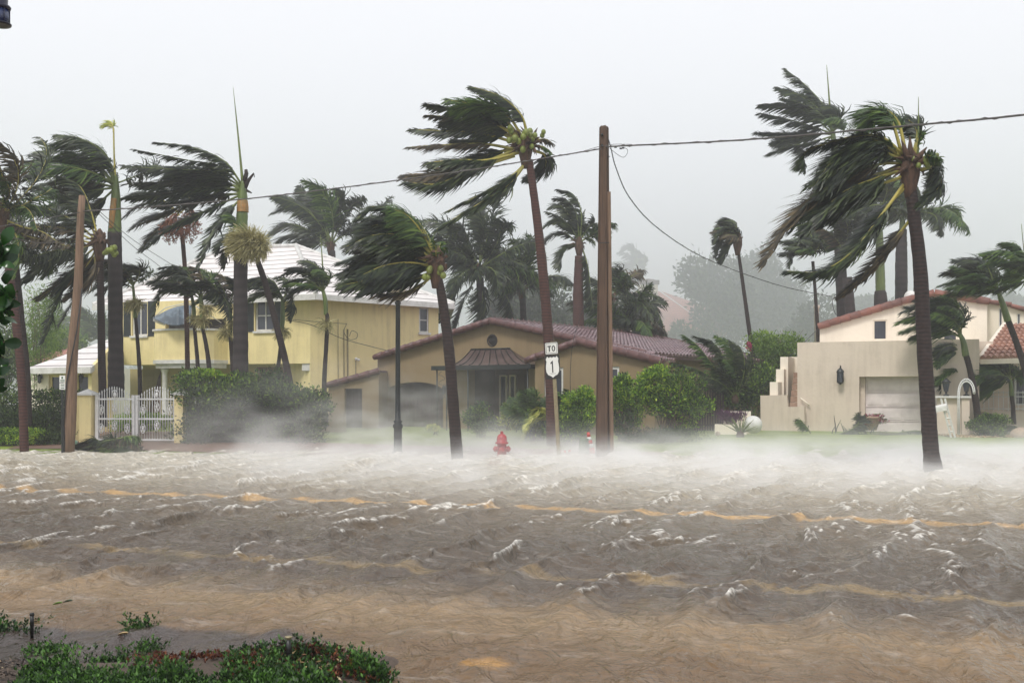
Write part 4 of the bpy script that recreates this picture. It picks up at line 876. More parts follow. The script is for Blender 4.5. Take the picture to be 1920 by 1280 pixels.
def leaf_gate(x0, x1, hinge):
    b = B(); u0, u1 = GT.uz(x0, 780)[0], GT.uz(x1, 780)[0]; zb = GT.uz(256, 824)[1]; zm = GT.uz(256, 785)[1]; zr = GT.uz(256, 748)[1]
    for z_ in (zb, zm, zr): fbox(b, GT, u0, z_ - .025, u1, z_ + .025, -.02, .02)
    n_ = 15
    for i in range(n_ + 1):
        s_ = i / n_; u_ = u0 + (u1 - u0) * s_; q_ = 1 - abs(s_ - (.45 if hinge < 0 else .55)) * 2; top = GT.uz(256, 742 - 17 * max(0, math.sin(max(0, q_) * math.pi / 2)))[1]
        b.tube([GT.w(u_, zb, 0), GT.w(u_, top - .07, 0)], .011, 5); b.lathe(GT.w(u_, top - .07, 0), [(.011, 0), (.022, .02), (.004, .09)], 5)
    fbox(b, GT, u0 - .05, zb - .02, u0 + .05, zr + .12, -.035, .035); fbox(b, GT, u1 - .05, zb - .02, u1 + .05, zr + .12, -.035, .035)
    lf = b.build('gate_leaf', M['fence_white'], gate)
    cols = (.12, .48, .82) if hinge < 0 else (.17, .52, .85)
    for ci, s_ in enumerate(cols):
        for ri, py_ in enumerate((768, 803)):
            if hinge > 0 and ci == 2 and ri == 1: continue
            py2 = py_ - (5 if ci == 1 else 0); cz = GT.uz(256, py2)[1]; u_ = u0 + (u1 - u0) * s_; p_ = B()
            c_ = GT.w(u_, cz, .02)
            p_.tube([c_ + GT.u * (.075 * math.cos(a)) + Vector((0, 0, .145 * math.sin(a))) for a in [2 * math.pi * i / 16 for i in range(17)]], .012, 4, cap=False)
            p_.ball(c_ + Vector((0, 0, .07)), .028, .022, .03, 8); p_.ball(c_, .035, .025, .055, 8); p_.ball(c_ + GT.u * .03 + Vector((0, 0, -.08)), .02, .02, .05, 8); p_.ball(c_ - GT.u * .03 + Vector((0, 0, -.08)), .02, .02, .05, 8)
            for e_ in (-1, 1): p_.tube([c_ + GT.u * .03 * e_ + Vector((0, 0, .03)), c_ + GT.u * .075 * e_ + Vector((0, 0, .06 + .02 * e_))], .014, 4)
            p_.build('plaque', M['fence_white'], lf)
    cz = zr + .13; p_ = B(); c_ = GT.w(u0 + (u1 - u0) * cols[1], cz, .02)
    p_.tube([c_ + GT.u * (.085 * math.cos(a)) + Vector((0, 0, .15 * math.sin(a))) for a in [2 * math.pi * i / 16 for i in range(17)]], .012, 4, cap=False)
    p_.ball(c_, .05, .03, .09, 8); p_.ball(c_ + Vector((0, 0, .1)), .03, .03, .03, 8); p_.build('plaque', M['fence_white'], lf)
leaf_gate(182, 252, -1); leaf_gate(256, 330, 1)

# ======== far houses ========
fh = thing('far_house', 'misty house with pink tiled roof and pale block chimney beyond the tan house', 'house', (8, 88, 0))
FH = Fr(1260, 88, 10)
def PZ(px, py, d): return P(px, py, d)
b = B(); a_, c_, d_, e_ = PZ(1180, 625, 88), PZ(1345, 622, 84), PZ(1236, 546, 94), PZ(1180, 548, 94); f_ = PZ(1400, 600, 96)
b.poly([a_, c_, d_, e_]); b.poly([c_, f_, PZ(1240, 546, 94)]); g_ = PZ(1240, 622, 84.5); b.poly([PZ(1218, 640, 82), PZ(1300, 640, 82), PZ(1258, 583, 89)])
b.poly([e_, d_, Vector((16, 108, a_.z)), Vector((6, 108, a_.z))]); b.build('roof', M['pink_roof'], fh)
b = B(); b.obox((a_.x + .5, 88.5, -.2), (6.3, -3, 0), (0, 0, a_.z - .1), (2, 16, 0)); b.build('wall', M['tan'], fh)
b = B(); p_ = PZ(1199, 580, 87); q_ = PZ(1232, 580, 87); b.obox((p_.x, 86.5, p_.z - 3), (q_.x - p_.x, 0, 0), (0, 1.6, 0), (0, 0, PZ(1199, 534, 87).z - p_.z + 3)); cm = b.build('chimney', M['cream'], fh)
b = B(); b.obox((p_.x - .12, 86.4, PZ(1199, 534, 87).z), (q_.x - p_.x + .24, 0, 0), (0, 1.8, 0), (0, 0, .35)); b.lathe(((p_.x + q_.x) / 2, 87.3, PZ(1199, 534, 87).z + .35), [(.75, 0), (.6, .12), (.1, .2)], 10); b.build('chimney_cap', M['clay'], cm)
fl = thing('far_house', 'sliver of a pink-roofed house between the palms at the far left', 'house', P(105, 720, 60))
b = B(); b.poly([P(40, 684, 58), P(135, 676, 56), P(128, 648, 60), P(70, 660, 62)]); b.poly([P(70, 660, 62), P(128, 648, 60), P(140, 676, 70), P(60, 680, 70)]); b.build('roof', M['pink_roof'], fl)
b = B(); b.obox((P(45, 700, 58).x, 58.5, -.2), (2.8, -1.5, 0), (0, 0, P(40, 684, 58).z + .1), (1, 8, 0)); b.build('wall', M['cream2'], fl)
# ---------------------------------------------------------------- palms
WIND = np.array([-1.0, .10, -.04])
def catmull(pts, n):
    p = [np.array(tuple(q), float) for q in pts]; p = [2 * p[0] - p[1]] + p + [2 * p[-1] - p[-2]]; m_ = len(p) - 3; out_ = []
    for k in range(n):
        s_ = k / (n - 1) * m_; i = min(int(s_), m_ - 1); u_ = s_ - i; a, b_, c_, d_ = p[i:i + 4]
        out_.append(.5 * ((2 * b_) + (-a + c_) * u_ + (2 * a - 5 * b_ + 4 * c_ - d_) * u_ ** 2 + (-a + 3 * b_ - 3 * c_ + d_) * u_ ** 3))
    return np.array(out_)
def nrm(a): return a / (np.linalg.norm(a, axis=-1, keepdims=True) + 1e-9)
def frond(parent, ctrl, L=.7, n=70, seed=0, roll=None, wind=.55, grav=.28, spread=.75, fwd=.55, wl=.042, rr=.03, leaf='frond', rach='rachis', start=.12, name='frond', seg=3):
    L *= 1.2; n = int(n * 1.6); spread *= .88; fwd *= 1.2; rr *= 1.0
    r = np.random.default_rng(seed); NP = 18; pts = catmull(ctrl, NP)
    b = B(); tt = np.linspace(0, 1, NP)
    b.tube([Vector(p) for p in pts], list(rr * (1 - .86 * tt) ** 1.0), 5, 1, True, True)
    T = nrm(np.gradient(pts, axis=0)); up = np.array([0, -.25, 1.0]); roll = r.uniform(-.9, .9) if roll is None else roll
    S0 = nrm(np.cross(T, up)); U0 = np.cross(S0, T)
    S = S0 * math.cos(roll) + U0 * math.sin(roll); U = -S0 * math.sin(roll) + U0 * math.cos(roll)
    s_ = np.clip(np.sort(r.uniform(start, 1, n)), 0, .999); s_ = np.concatenate([s_, s_]); sg = np.concatenate([np.ones(n), -np.ones(n)]); m_ = 2 * n
    idx = s_ * (NP - 1)
    def itp(A): i = idx.astype(int); f = (idx - i)[:, None]; return A[i] * (1 - f) + A[np.minimum(i + 1, NP - 1)] * f
    p, t_, sd_, u_ = itp(pts), nrm(itp(T)), nrm(itp(S)), nrm(itp(U))
    prof = np.clip(np.sin(np.pi * (.16 + .80 * s_)), .22, 1) ** .7; ln = L * prof * r.uniform(.55, 1.25, m_)
    jit = r.normal(0, .24, (m_, 3)); clump = np.sin(s_ * 37 + sg * 2 + seed)[:, None] * .12
    d0 = nrm(sd_ * (sg * spread)[:, None] + t_ * (fwd + .35 * s_[:, None]) + u_ * (clump - .10) + jit)
    q = [p]; d = d0; w_ = []; cur = p
    flut = r.uniform(.6, 1.25, (m_, 1))
    for k in range(seg):
        d = nrm(d + (WIND * wind + np.array([0, 0, -grav])) * flut * (.45 + .45 * k)); cur = cur + d * (ln / seg)[:, None]; q.append(cur)
        w_.append(d)
    w_.append(d); W = []
    prof_w = [.55, 1.0, .75, .10] if seg == 3 else [.7, 1.0, .12]
    for k in range(seg + 1):
        wd = nrm(np.cross(w_[k], u_ + r.normal(0, .35, (m_, 3)) * 0 + .3 * sd_ * sg[:, None])); W.append(wd * (wl * .5 * prof_w[k]))
    V = np.stack([x for k in range(seg + 1) for x in (q[k] - W[k], q[k] + W[k])], 1).reshape(-1, 3)
    base = np.arange(m_)[:, None] * (2 * (seg + 1)); Q = np.concatenate([base + np.array([[2 * k, 2 * k + 1, 2 * k + 3, 2 * k + 2]]) for k in range(seg)])
    b.quads(V, Q, 0)
    return b.build(name, [M[leaf], M[rach]], parent)
def auto_ctrl(c, L, az, el, wind=1.0, grav=.5, n=6, depth_k=1.0):
    """a frond that leaves the crown at azimuth az / elevation el and is swept over by the wind"""
    d = np.array([math.cos(el) * math.cos(az), math.cos(el) * math.sin(az) * depth_k, math.sin(el)]); p = np.array(tuple(c), float); out_ = [p.copy()]
    for k in range(n):
        s_ = (k + .5) / n; d = nrm(d + (WIND * wind * (.25 + s_) + np.array([0, 0, -grav * s_ * 1.1])) * (1.9 / n)); p = p + d * L / n; out_.append(p.copy())
    return out_
def trunk_(parent, pix, d, mat, name='trunk', rough=.03, n=14):
    """pixel polyline (x, y, width) -> tapered, slightly uneven trunk"""
    pts = [P(x, y, d) for x, y, w_ in pix]; rd = [w_ * d / F / 2 for x, y, w_ in pix]
    c = catmull(pts, 40); rs = np.interp(np.linspace(0, 1, 40), np.linspace(0, 1, len(rd)), rd)
    b = B(); b.tube([Vector(p) for p in c], [float(x) * (1 + random.uniform(-.02, .03)) for x in rs], n, 0, True, True, jit=rough)
    return b.build(name, M[mat], parent)
def root_at(pix, d, name, label, group='palms bent by the wind', cat='palm tree'):
    x, y, w_ = pix[0]; p = P(x, y, d); return thing(name, label, cat, p, group)
def pfrond(parent, d, pix, seed, k=1.0, **kw):
    """frond along pixels; each point may carry a depth offset"""
    r = random.Random(seed); dz = r.uniform(-.9, .9); nn = len(pix)
    ctrl = [P(q[0], q[1], d + (q[2] if len(q) > 2 else dz * i / (nn - 1))) for i, q in enumerate(pix)]
    return frond(parent, ctrl, seed=seed, **kw)
def auto_fronds(parent, c, n, L, seed, wind=1.0, grav=.5, az0=0, az1=6.28, el0=.1, el1=1.3, fleaf=.55, leafs=('frond', 'frond_g', 'frond_b'), wts=(6, 2, 1), nl=60, rach='rachis_g', wl=.045, **kw):
    r = random.Random(seed)
    for i in range(n):
        az = az0 + (az1 - az0) * ((i + r.random() * .8) / n); el = r.uniform(el0, el1); l_ = L * r.uniform(.8, 1.12)
        frond(parent, auto_ctrl(c, l_, az, el, wind * r.uniform(.8, 1.2), grav * r.uniform(.7, 1.3)), L=fleaf * r.uniform(.85, 1.1), n=nl, seed=seed * 97 + i, leaf=r.choices(leafs, wts)[0], rach=rach, wl=wl, wind=.55 * min(1, wind), **kw)
def coconuts(parent, c, n, R, seed, r0=.10):
    r = random.Random(seed)
    for i in range(n):
        p = c + Vector((r.uniform(-1, 1) * R, -abs(r.uniform(.2, 1)) * R * .7, r.uniform(-.6, .6) * R)); b = B(); s_ = r0 * r.uniform(.8, 1.15); b.ball(p, s_, s_, s_ * 1.15, 10); b.build('coconut', M['coconut'], parent)
def heart(parent, c, R, seed, n=26):
    """fibrous leaf bases and dry spathes at the top of a coconut trunk"""
    r = random.Random(seed); b = B(); b.lathe(c + Vector((0, 0, -.62)), [(.10, 0), (.14, .2), (.2, .45), (.2, .68), (.12, .92), (.03, 1.05)], 12)
    for i in range(n):
        az = r.uniform(0, 6.28); el = r.uniform(-.5, 1.3); d_ = Vector((math.cos(el) * math.cos(az), math.cos(el) * math.sin(az), math.sin(el))); l_ = R * r.uniform(.5, 1.1)
        p0 = c + d_ * .08; p1 = c + d_ * l_ * .6 + Vector((0, 0, .05)); p2 = c + d_ * l_ + Vector((-.12, 0, -.05)); b.tube([p0, p1, p2], [.045, .04, .006], 5)
    b.build('leaf_base', M['fibre'], parent)
def shaft(parent, pix, d, mat='shaft', name='crownshaft'):
    return trunk_(parent, pix, d, mat, name, rough=.01)
def fruit_bunch(parent, c, R, seed):
    r = np.random.default_rng(seed); n = 1500; dr = nrm(r.normal(0, 1, (n, 3))); p = np.array(tuple(c)) + dr * R * np.array([1, .8, 1.15]) * (r.random((n, 1)) ** .5) + .12 * R * np.sin(dr * 9); e1_ = nrm(r.normal(0, 1, (n, 3))) * .026; e2_ = nrm(np.cross(e1_, r.normal(0, 1, (n, 3)))) * .026
    b = B(); b.quads(np.stack([p - e1_, p - e2_, p + e1_, p + e2_], 1).reshape(-1, 3), np.arange(n * 4).reshape(-1, 4)); top = c + Vector((.1, .2, R * 1.6))
    for i in range(26): q_ = c + Vector((r.uniform(-1, 1), r.uniform(-.8, .8), r.uniform(-1, .8))) * R * .8; b.tube([top, top.lerp(q_, .5) + Vector((0, 0, .08)), q_], .012, 4)
    return b.build('fruit_bunch', M['fruit'], parent)
def spear(parent, pix, d, mat='rachis_g'):
    pts = catmull([P(x, y, d) for x, y, w_ in pix], 12); rd = np.interp(np.linspace(0, 1, 12), np.linspace(0, 1, len(pix)), [w_ * d / F / 2 for x, y, w_ in pix])
    b = B(); b.tube([Vector(p) for p in pts], list(rd), 6); return b.build('spear_leaf', M[mat], parent)
def tassel(parent, c, R, n, seed, mat='tassel', drop=.5, name='flower_head', wl=.014, squash=1.0):
    r = np.random.default_rng(seed); az = r.uniform(0, 6.28, n); el = r.uniform(-.9, 1.0, n)
    d = np.stack([np.cos(el) * np.cos(az), np.cos(el) * np.sin(az), np.sin(el) * squash], 1); p = np.array(tuple(c)) + d * .05; cur = p; V = [p]; ln = R * r.uniform(.6, 1.15, n)
    for k in range(3):
        d = nrm(d + np.array([-.28, 0, -drop]) * (.3 + .5 * k) + r.normal(0, .16, (n, 3))); cur = cur + d * (ln / 3)[:, None]; V.append(cur)
    W = nrm(r.normal(0, 1, (n, 3))) * wl; A = np.stack([x for k in range(4) for x in (V[k] - W * (1 - .2 * k), V[k] + W * (1 - .2 * k))], 1).reshape(-1, 3)
    base = np.arange(n)[:, None] * 8; Q = np.concatenate([base + np.array([[2 * k, 2 * k + 1, 2 * k + 3, 2 * k + 2]]) for k in range(3)])
    b = B(); b.quads(A, Q, 0)
    # small buds strung along the strands
    bn = n * 2; c0 = V[1 + 0][r.integers(0, n, bn)] * .5 + V[3][r.integers(0, n, bn)] * .0 + V[2][r.integers(0, n, bn)] * .5; e1_ = nrm(r.normal(0, 1, (bn, 3))) * wl * 1.5; e2_ = nrm(r.normal(0, 1, (bn, 3))) * wl * 1.5
    A = np.stack([c0 - e1_, c0 - e2_, c0 + e1_, c0 + e2_], 1).reshape(-1, 3); b.quads(A, np.arange(bn * 4).reshape(-1, 4), 0)
    return b.build(name, M[mat], parent)

# --- tall leaning coconut palm in the middle
d = 29.0; tp = [(1035, 835, 20), (1029, 650, 19), (1017, 500, 18), (1003, 380, 15), (992, 300, 14)]
r = root_at(tp, d, 'coconut_palm', 'tall leaning coconut palm with reddish trunk and green nuts, behind the route sign'); trunk_(r, tp, d, 'trunk_red')
K = dict(L=.62, n=120, wl=.05, rr=.05, start=.24)
for i, (px_, kw) in enumerate([
    ([(990, 262), (978, 218), (940, 182), (885, 163)], dict(L=.45)), ([(980, 265), (950, 228), (905, 200), (840, 188)], dict(leaf='frond_g')),
    ([(985, 270), (930, 232), (870, 210), (800, 196)], dict(L=.5)), ([(980, 275), (920, 238), (862, 222), (800, 216)], dict(L=.5, leaf='frond_b')),
    ([(975, 270), (900, 250), (830, 246), (768, 243)], dict(L=.4)), ([(968, 280), (905, 270), (830, 272), (765, 276)], dict(L=.45, leaf='frond_b')),
    ([(975, 278), (890, 310), (820, 328), (758, 332)], dict(leaf='frond_b')), ([(965, 292), (880, 320), (820, 345), (762, 342)], dict()),
    ([(990, 300), (955, 345), (905, 378), (818, 430)], dict(L=.55, roll=.2)), ([(992, 300), (960, 330), (920, 355), (840, 395)], dict(L=.5)), ([(1000, 282), (1022, 292), (1018, 318), (985, 335)], dict(L=.5, leaf='frond')),
    ([(985, 280), (930, 285), (870, 305), (822, 318)], dict()), ([(985, 268), (945, 240), (890, 228), (830, 232)], dict()), ([(982, 262), (950, 215), (900, 200), (850, 205)], dict(leaf='frond_g')), ([(978, 285), (915, 300), (860, 300), (800, 305)], dict()),
    ([(985, 265), (940, 250), (900, 262), (850, 262)], dict())]):
    k = dict(K); k.update(kw); pfrond(r, d, px_, 100 + i, **k)
c = P(985, 275, d); heart(r, c, .7, 5, 40); coconuts(r, P(972, 262, d - .2), 12, .5, 3, .085); coconuts(r, P(1008, 256, d - .1), 5, .25, 4, .08); frond(r, [P(1005, 262, d), P(1024, 262, d), P(1038, 270, d)], L=.25, n=22, seed=7, leaf='frond_b', wind=.1); frond(r, [P(1000, 272, d), P(1020, 276, d), P(1034, 286, d)], L=.22, n=22, seed=8, leaf='frond_g', wind=.1)

# --- shorter coconut palm left of the hydrant
d = 24.3; tp = [(858, 868, 23), (850, 760, 21), (841, 650, 20), (829, 560, 17), (822, 522, 15)]
r = root_at(tp, d, 'coconut_palm', 'dark bushy coconut palm leaning between the lamp post and the red hydrant'); trunk_(r, tp, d, 'trunk_dark')
K = dict(L=.55, n=110, wl=.042, rr=.035)
for i, (px_, kw) in enumerate([
    ([(815, 480), (790, 430), (745, 398), (700, 388), (668, 410)], dict(L=.42, roll=.1)), ([(814, 478), (790, 435), (765, 405), (738, 392)], dict(leaf='frond_g')), ([(816, 475), (800, 440), (780, 412), (752, 398)], dict(leaf='frond_g', roll=-.4)),
    ([(808, 485), (755, 445), (705, 440), (650, 462)], dict()), ([(805, 490), (745, 468), (690, 475), (636, 492)], dict()), ([(802, 495), (740, 490), (690, 500), (640, 515)], dict()),
    ([(805, 505), (745, 515), (690, 525), (640, 535)], dict()), ([(815, 515), (775, 542), (730, 552), (680, 540)], dict(L=.38, leaf='frond_b')), ([(812, 480), (770, 440), (720, 420), (672, 435)], dict()),
    ([(812, 485), (765, 455), (720, 450), (668, 470)], dict()), ([(806, 492), (760, 480), (710, 478), (655, 505)], dict()), ([(808, 500), (760, 505), (715, 515), (665, 530)], dict()),
    ([(812, 478), (780, 445), (740, 430), (700, 428)], dict()), ([(808, 490), (765, 465), (730, 462), (690, 455)], dict()), ([(812, 508), (770, 525), (720, 535), (675, 550)], dict(L=.4)), ([(806, 498), (765, 492), (720, 498), (680, 515)], dict())]):
    k = dict(K); k.update(kw); pfrond(r, d, px_, 200 + i, **k)
for i in range(12):
    rg = random.Random(i + 900); y2 = 400 + 12 * i; pfrond(r, d, [(812, 480 + i * 2), (780, 430 + 7 * i), (735 + rg.uniform(-10, 10), 408 + 10 * i), (655 + 30 * abs(i - 5) / 6 + rg.uniform(-12, 12), y2 + 10)], 930 + i, L=.5, n=90, wl=.042, rr=.03, leaf='frond', rach='rachis_g')
c = P(818, 492, d); heart(r, c, .42, 15, 30); coconuts(r, P(815, 512, d - .1), 7, .24, 13, .07)
for q_ in ((800, 452), (812, 448), (826, 455), (835, 470)):
    pfrond(r, d, [(818, 490), ((818 + q_[0]) / 2 + 2, 465), q_], q_[0], L=.16, n=16, leaf='frond_g', rr=.02, wind=.2)

# --- big coconut palm at the right, nearest of all
d = 21.2; tp = [(1751, 886, 36), (1746, 850, 29), (1741, 780, 28), (1733, 650, 27), (1725, 500, 25), (1712, 390, 22), (1706, 345, 20)]
r = root_at(tp, d, 'coconut_palm', 'large coconut palm standing in the water at right with long drooping dark fronds'); trunk_(r, tp, d, 'trunk_dark')
K = dict(L=.60, n=130, wl=.042, rr=.04, start=.2)
for i, (px_, kw) in enumerate([
    ([(1697, 280), (1682, 225), (1650, 205), (1615, 232)], dict(leaf='frond_g', L=.55)), ([(1690, 285), (1670, 225), (1640, 212), (1612, 262)], dict(leaf='frond_g')), ([(1714, 285), (1720, 245), (1700, 224), (1684, 232)], dict(L=.32)),
    ([(1695, 292), (1650, 256), (1590, 258), (1510, 285), (1506, 318)], dict(L=.42)), ([(1690, 295), (1640, 264), (1575, 285), (1530, 345)], dict()), ([(1692, 300), (1640, 282), (1590, 300), (1540, 360)], dict()),
    ([(1690, 305), (1640, 310), (1560, 345), (1490, 400), (1430, 492)], dict(leaf='frond_b', roll=.2)), ([(1688, 315), (1620, 335), (1540, 375), (1470, 430)], dict(rach='rachis')), ([(1688, 320), (1640, 335), (1575, 365), (1500, 440)], dict()),
    ([(1695, 345), (1655, 400), (1600, 470), (1540, 508), (1475, 508)], dict(L=.5, roll=.1)), ([(1698, 350), (1660, 390), (1610, 450), (1560, 500)], dict(L=.45)), ([(1712, 405), (1680, 445), (1625, 510), (1570, 558)], dict(L=.34, leaf='frond_b', roll=.5)),
    ([(1690, 300), (1635, 290), (1580, 320), (1530, 390)], dict()), ([(1695, 330), (1640, 350), (1590, 375), (1540, 420)], dict()), ([(1690, 290), (1650, 270), (1600, 290), (1560, 340)], dict()),
    ([(1722, 320), (1752, 315), (1764, 345), (1725, 385)], dict(L=.35, leaf='frond')), ([(1722, 300), (1748, 290), (1766, 300)], dict(L=.22, n=50, wind=.1, leaf='frond_g')), ([(1715, 290), (1722, 262), (1728, 250)], dict(L=.15, n=20, wind=.05, leaf='frond_g')), ([(1722, 310), (1745, 300), (1762, 318)], dict(L=.2, n=40, wind=.1, leaf='frond'))]):
    k = dict(K); k.update(kw); pfrond(r, d, px_, 300 + i, **k)
for i in range(3):
    rg = random.Random(i + 950); pfrond(r, d, [(1695, 300 + 4 * i), (1655, 268 + 12 * i), (1600, 285 + 18 * i), (1520 + rg.uniform(-15, 15), 350 + 18 * i)], 960 + i, L=.5, n=100, wl=.042, rr=.03, leaf='frond' if i % 3 else 'frond_g', rach='rachis' if i % 3 == 0 else 'rachis_g')
c = P(1706, 315, d); heart(r, c, .5, 25, 40); coconuts(r, P(1732, 305, d - .15), 10, .24, 23, .06); spear(r, [(1721, 300, 5), (1722, 240, 3), (1722, 182, 1)], d)
for q_ in ((1690, 262), (1706, 255), (1738, 276), (1748, 292)):
    b = B(); p_ = P(1708, 312, d - .1); e_ = P(q_[0], q_[1], d - .2); b.tube([p_, p_.lerp(e_, .5), e_], [.03, .07, .01], 6); b.build('spathe', M['fibre'], r)

# --- royal palms at the left
d = 33.0; tp = [(218, 745, 30), (217, 640, 27), (216, 520, 26), (215, 436, 25)]
r = root_at(tp, d, 'royal_palm', 'thick grey royal palm with green crownshaft and a curled yellow spear leaf at far left'); trunk_(r, tp, d, 'trunk_grey')
shaft(r, [(215, 438, 25), (216, 410, 22), (217, 370, 17), (216, 330, 10)], d); b = trunk_(r, [(210, 428, 10), (211, 400, 12), (214, 372, 10)], d - .15, 'shaft_orange', 'old_sheath')
spear(r, [(216, 335, 5), (214, 290, 3.4), (213, 240, 3)], d, 'rachis')
frond(r, [P(213, 248, d), P(211, 236, d), P(203, 231, d), P(191, 236, d)], L=.28, n=30, seed=4, leaf='croton', rach='rachis', wl=.03, wind=.5)
K = dict(L=.60, n=95, wl=.055, rr=.04, rach='rachis_g')
for i, (px_, kw) in enumerate([
    ([(214, 335), (195, 285), (150, 262), (95, 272)], dict(leaf='frond_g')), ([(213, 338), (185, 290), (130, 272), (60, 290)], dict()), ([(212, 340), (170, 300), (105, 300), (32, 302)], dict()), ([(212, 345), (160, 318), (100, 318), (28, 338)], dict()),
    ([(212, 350), (160, 340), (110, 350), (45, 352)], dict(leaf='frond_b')), ([(212, 352), (165, 360), (120, 380), (60, 400)], dict()), ([(213, 345), (175, 305), (135, 292), (90, 310)], dict(leaf='frond_g')), ([(214, 355), (180, 385), (150, 400), (105, 440)], dict()), ([(213, 350), (175, 345), (140, 350), (85, 372)], dict()), ([(213, 348), (180, 325), (140, 330), (95, 345)], dict())]):
    k = dict(K); k.update(kw); pfrond(r, d, px_, 400 + i, **k)
auto_fronds(r, P(215, 345, d), 5, 3.2, 41, wind=1.3, el0=.2, el1=1.1)

d = 33.5; tp = [(451, 745, 32), (451, 640, 28), (451, 540, 26), (452, 438, 25)]
r = root_at(tp, d, 'royal_palm', 'thick royal palm with orange-ringed crownshaft and a tall bare spear, before the yellow house'); trunk_(r, tp, d, 'trunk_grey')
shaft(r, [(453, 440, 22), (454, 400, 21), (455, 370, 18), (456, 340, 9)], d); shaft(r, [(455, 398, 22), (455, 388, 22), (455, 376, 19)], d - .02, 'shaft_orange', 'old_sheath')
spear(r, [(455, 345, 6), (450, 290, 4), (443, 220, 2.4), (437, 163, .6)], d)
for i, (px_, kw) in enumerate([
    ([(453, 345), (420, 302), (360, 276), (292, 267)], dict(L=.45)), ([(452, 348), (410, 312), (350, 300), (250, 280)], dict(L=.42)), ([(452, 350), (400, 322), (330, 318), (232, 312)], dict()), ([(450, 352), (400, 335), (330, 340), (235, 345)], dict(leaf='frond')),
    ([(450, 356), (390, 350), (320, 362), (230, 372)], dict()), ([(450, 362), (395, 372), (330, 390), (262, 420)], dict(leaf='frond_b')), ([(450, 360), (410, 350), (360, 345), (300, 350)], dict(leaf='frond_g')), ([(450, 364), (400, 365), (350, 375), (290, 385)], dict()),
    ([(452, 372), (425, 400), (395, 440), (372, 500)], dict(L=.45)), ([(450, 366), (380, 398), (320, 425), (268, 470)], dict(L=.42)), ([(452, 356), (415, 338), (370, 330), (310, 335)], dict())]):
    k = dict(K); k.update(kw); pfrond(r, d, px_, 450 + i, **k)
b = B(); b.tube([P(458, 352, d), P(466, 338, d), P(476, 325, d), P(477, 332, d)], [.1, .06, .03, .02], 6); b.tube([P(457, 345, d), P(462, 325, d), P(461, 318, d)], [.09, .07, .05], 6); b.tube([P(458, 355, d), P(472, 362, d)], [.06, .02], 6); b.build('snapped_stalk', M['trunk_dark'], r)

# --- coconut palm behind the left utility pole
d = 31.0; tp = [(194, 800, 15), (191, 680, 14), (189, 560, 13), (187, 470, 13)]
r = root_at(tp, d, 'coconut_palm', 'slim coconut palm with green nuts and torn drooping fronds right of the left utility pole'); trunk_(r, tp, d, 'trunk_dark')
K = dict(L=.55, n=95, wl=.05, rr=.035)
for i, (px_, kw) in enumerate([
    ([(180, 450), (140, 415), (90, 392), (40, 380)], dict()), ([(178, 452), (130, 430), (80, 425), (20, 432)], dict(leaf='frond_b', L=.35)), ([(175, 456), (130, 448), (70, 455), (15, 470)], dict(leaf='frond_b', L=.35)), ([(180, 462), (150, 490), (115, 540), (80, 640)], dict(roll=.1)),
    ([(182, 465), (160, 500), (130, 520), (70, 560)], dict(leaf='frond_b')), ([(180, 455), (140, 470), (90, 490), (40, 530)], dict()), ([(182, 450), (160, 400), (130, 370), (85, 360)], dict()), ([(183, 445), (170, 395), (150, 350), (110, 330)], dict()), ([(184, 468), (175, 500), (160, 530), (120, 560)], dict(leaf='frond_b')),
    ([(182, 460), (140, 460), (100, 470), (50, 490)], dict()), ([(184, 468), (165, 510), (140, 560), (110, 610)], dict(L=.4))]):
    k = dict(K); k.update(kw); pfrond(r, d, px_, 500 + i, **k)
heart(r, P(187, 455, d), .5, 55, 26); coconuts(r, P(203, 470, d - .1), 9, .28, 53, .08)

# --- coconut palm at the left edge, crown half out of frame
d = 27.2; tp = [(46, 858, 16), (42, 740, 15), (34, 640, 15), (22, 540, 15), (8, 440, 15)]
r = root_at(tp, d, 'coconut_palm', 'leaning reddish coconut trunk standing in water at the left edge of the picture'); trunk_(r, tp, d, 'trunk_red')
c = P(2, 405, d); heart(r, c, .5, 65, 24); auto_fronds(r, c, 14, 2.8, 61, wind=1.2, el0=.1, el1=1.2, rach='rachis')
for i, px_ in enumerate(([(5, 400), (30, 385), (55, 395), (70, 430)], [(5, 410), (40, 425), (80, 435), (110, 455)], [(5, 412), (45, 440), (90, 452), (130, 462)], [(3, 398), (18, 360), (8, 340), (-20, 330)], [(5, 420), (30, 440), (35, 480), (28, 520)])):
    pfrond(r, d, px_, 620 + i, L=.3, n=60, leaf='frond_b' if i in (1, 2) else 'frond_g', wind=.7, rr=.035)
d = 30; tp = [(54, 800, 13), (50, 700, 13), (40, 600, 12), (30, 500, 12)]
r = root_at(tp, d, 'coconut_palm', 'dark trunk close behind the leftmost leaning palm, upright'); trunk_(r, tp, d, 'trunk_dark'); auto_fronds(r, P(28, 495, d), 15, 2.7, 66, wind=1.2, grav=.9)

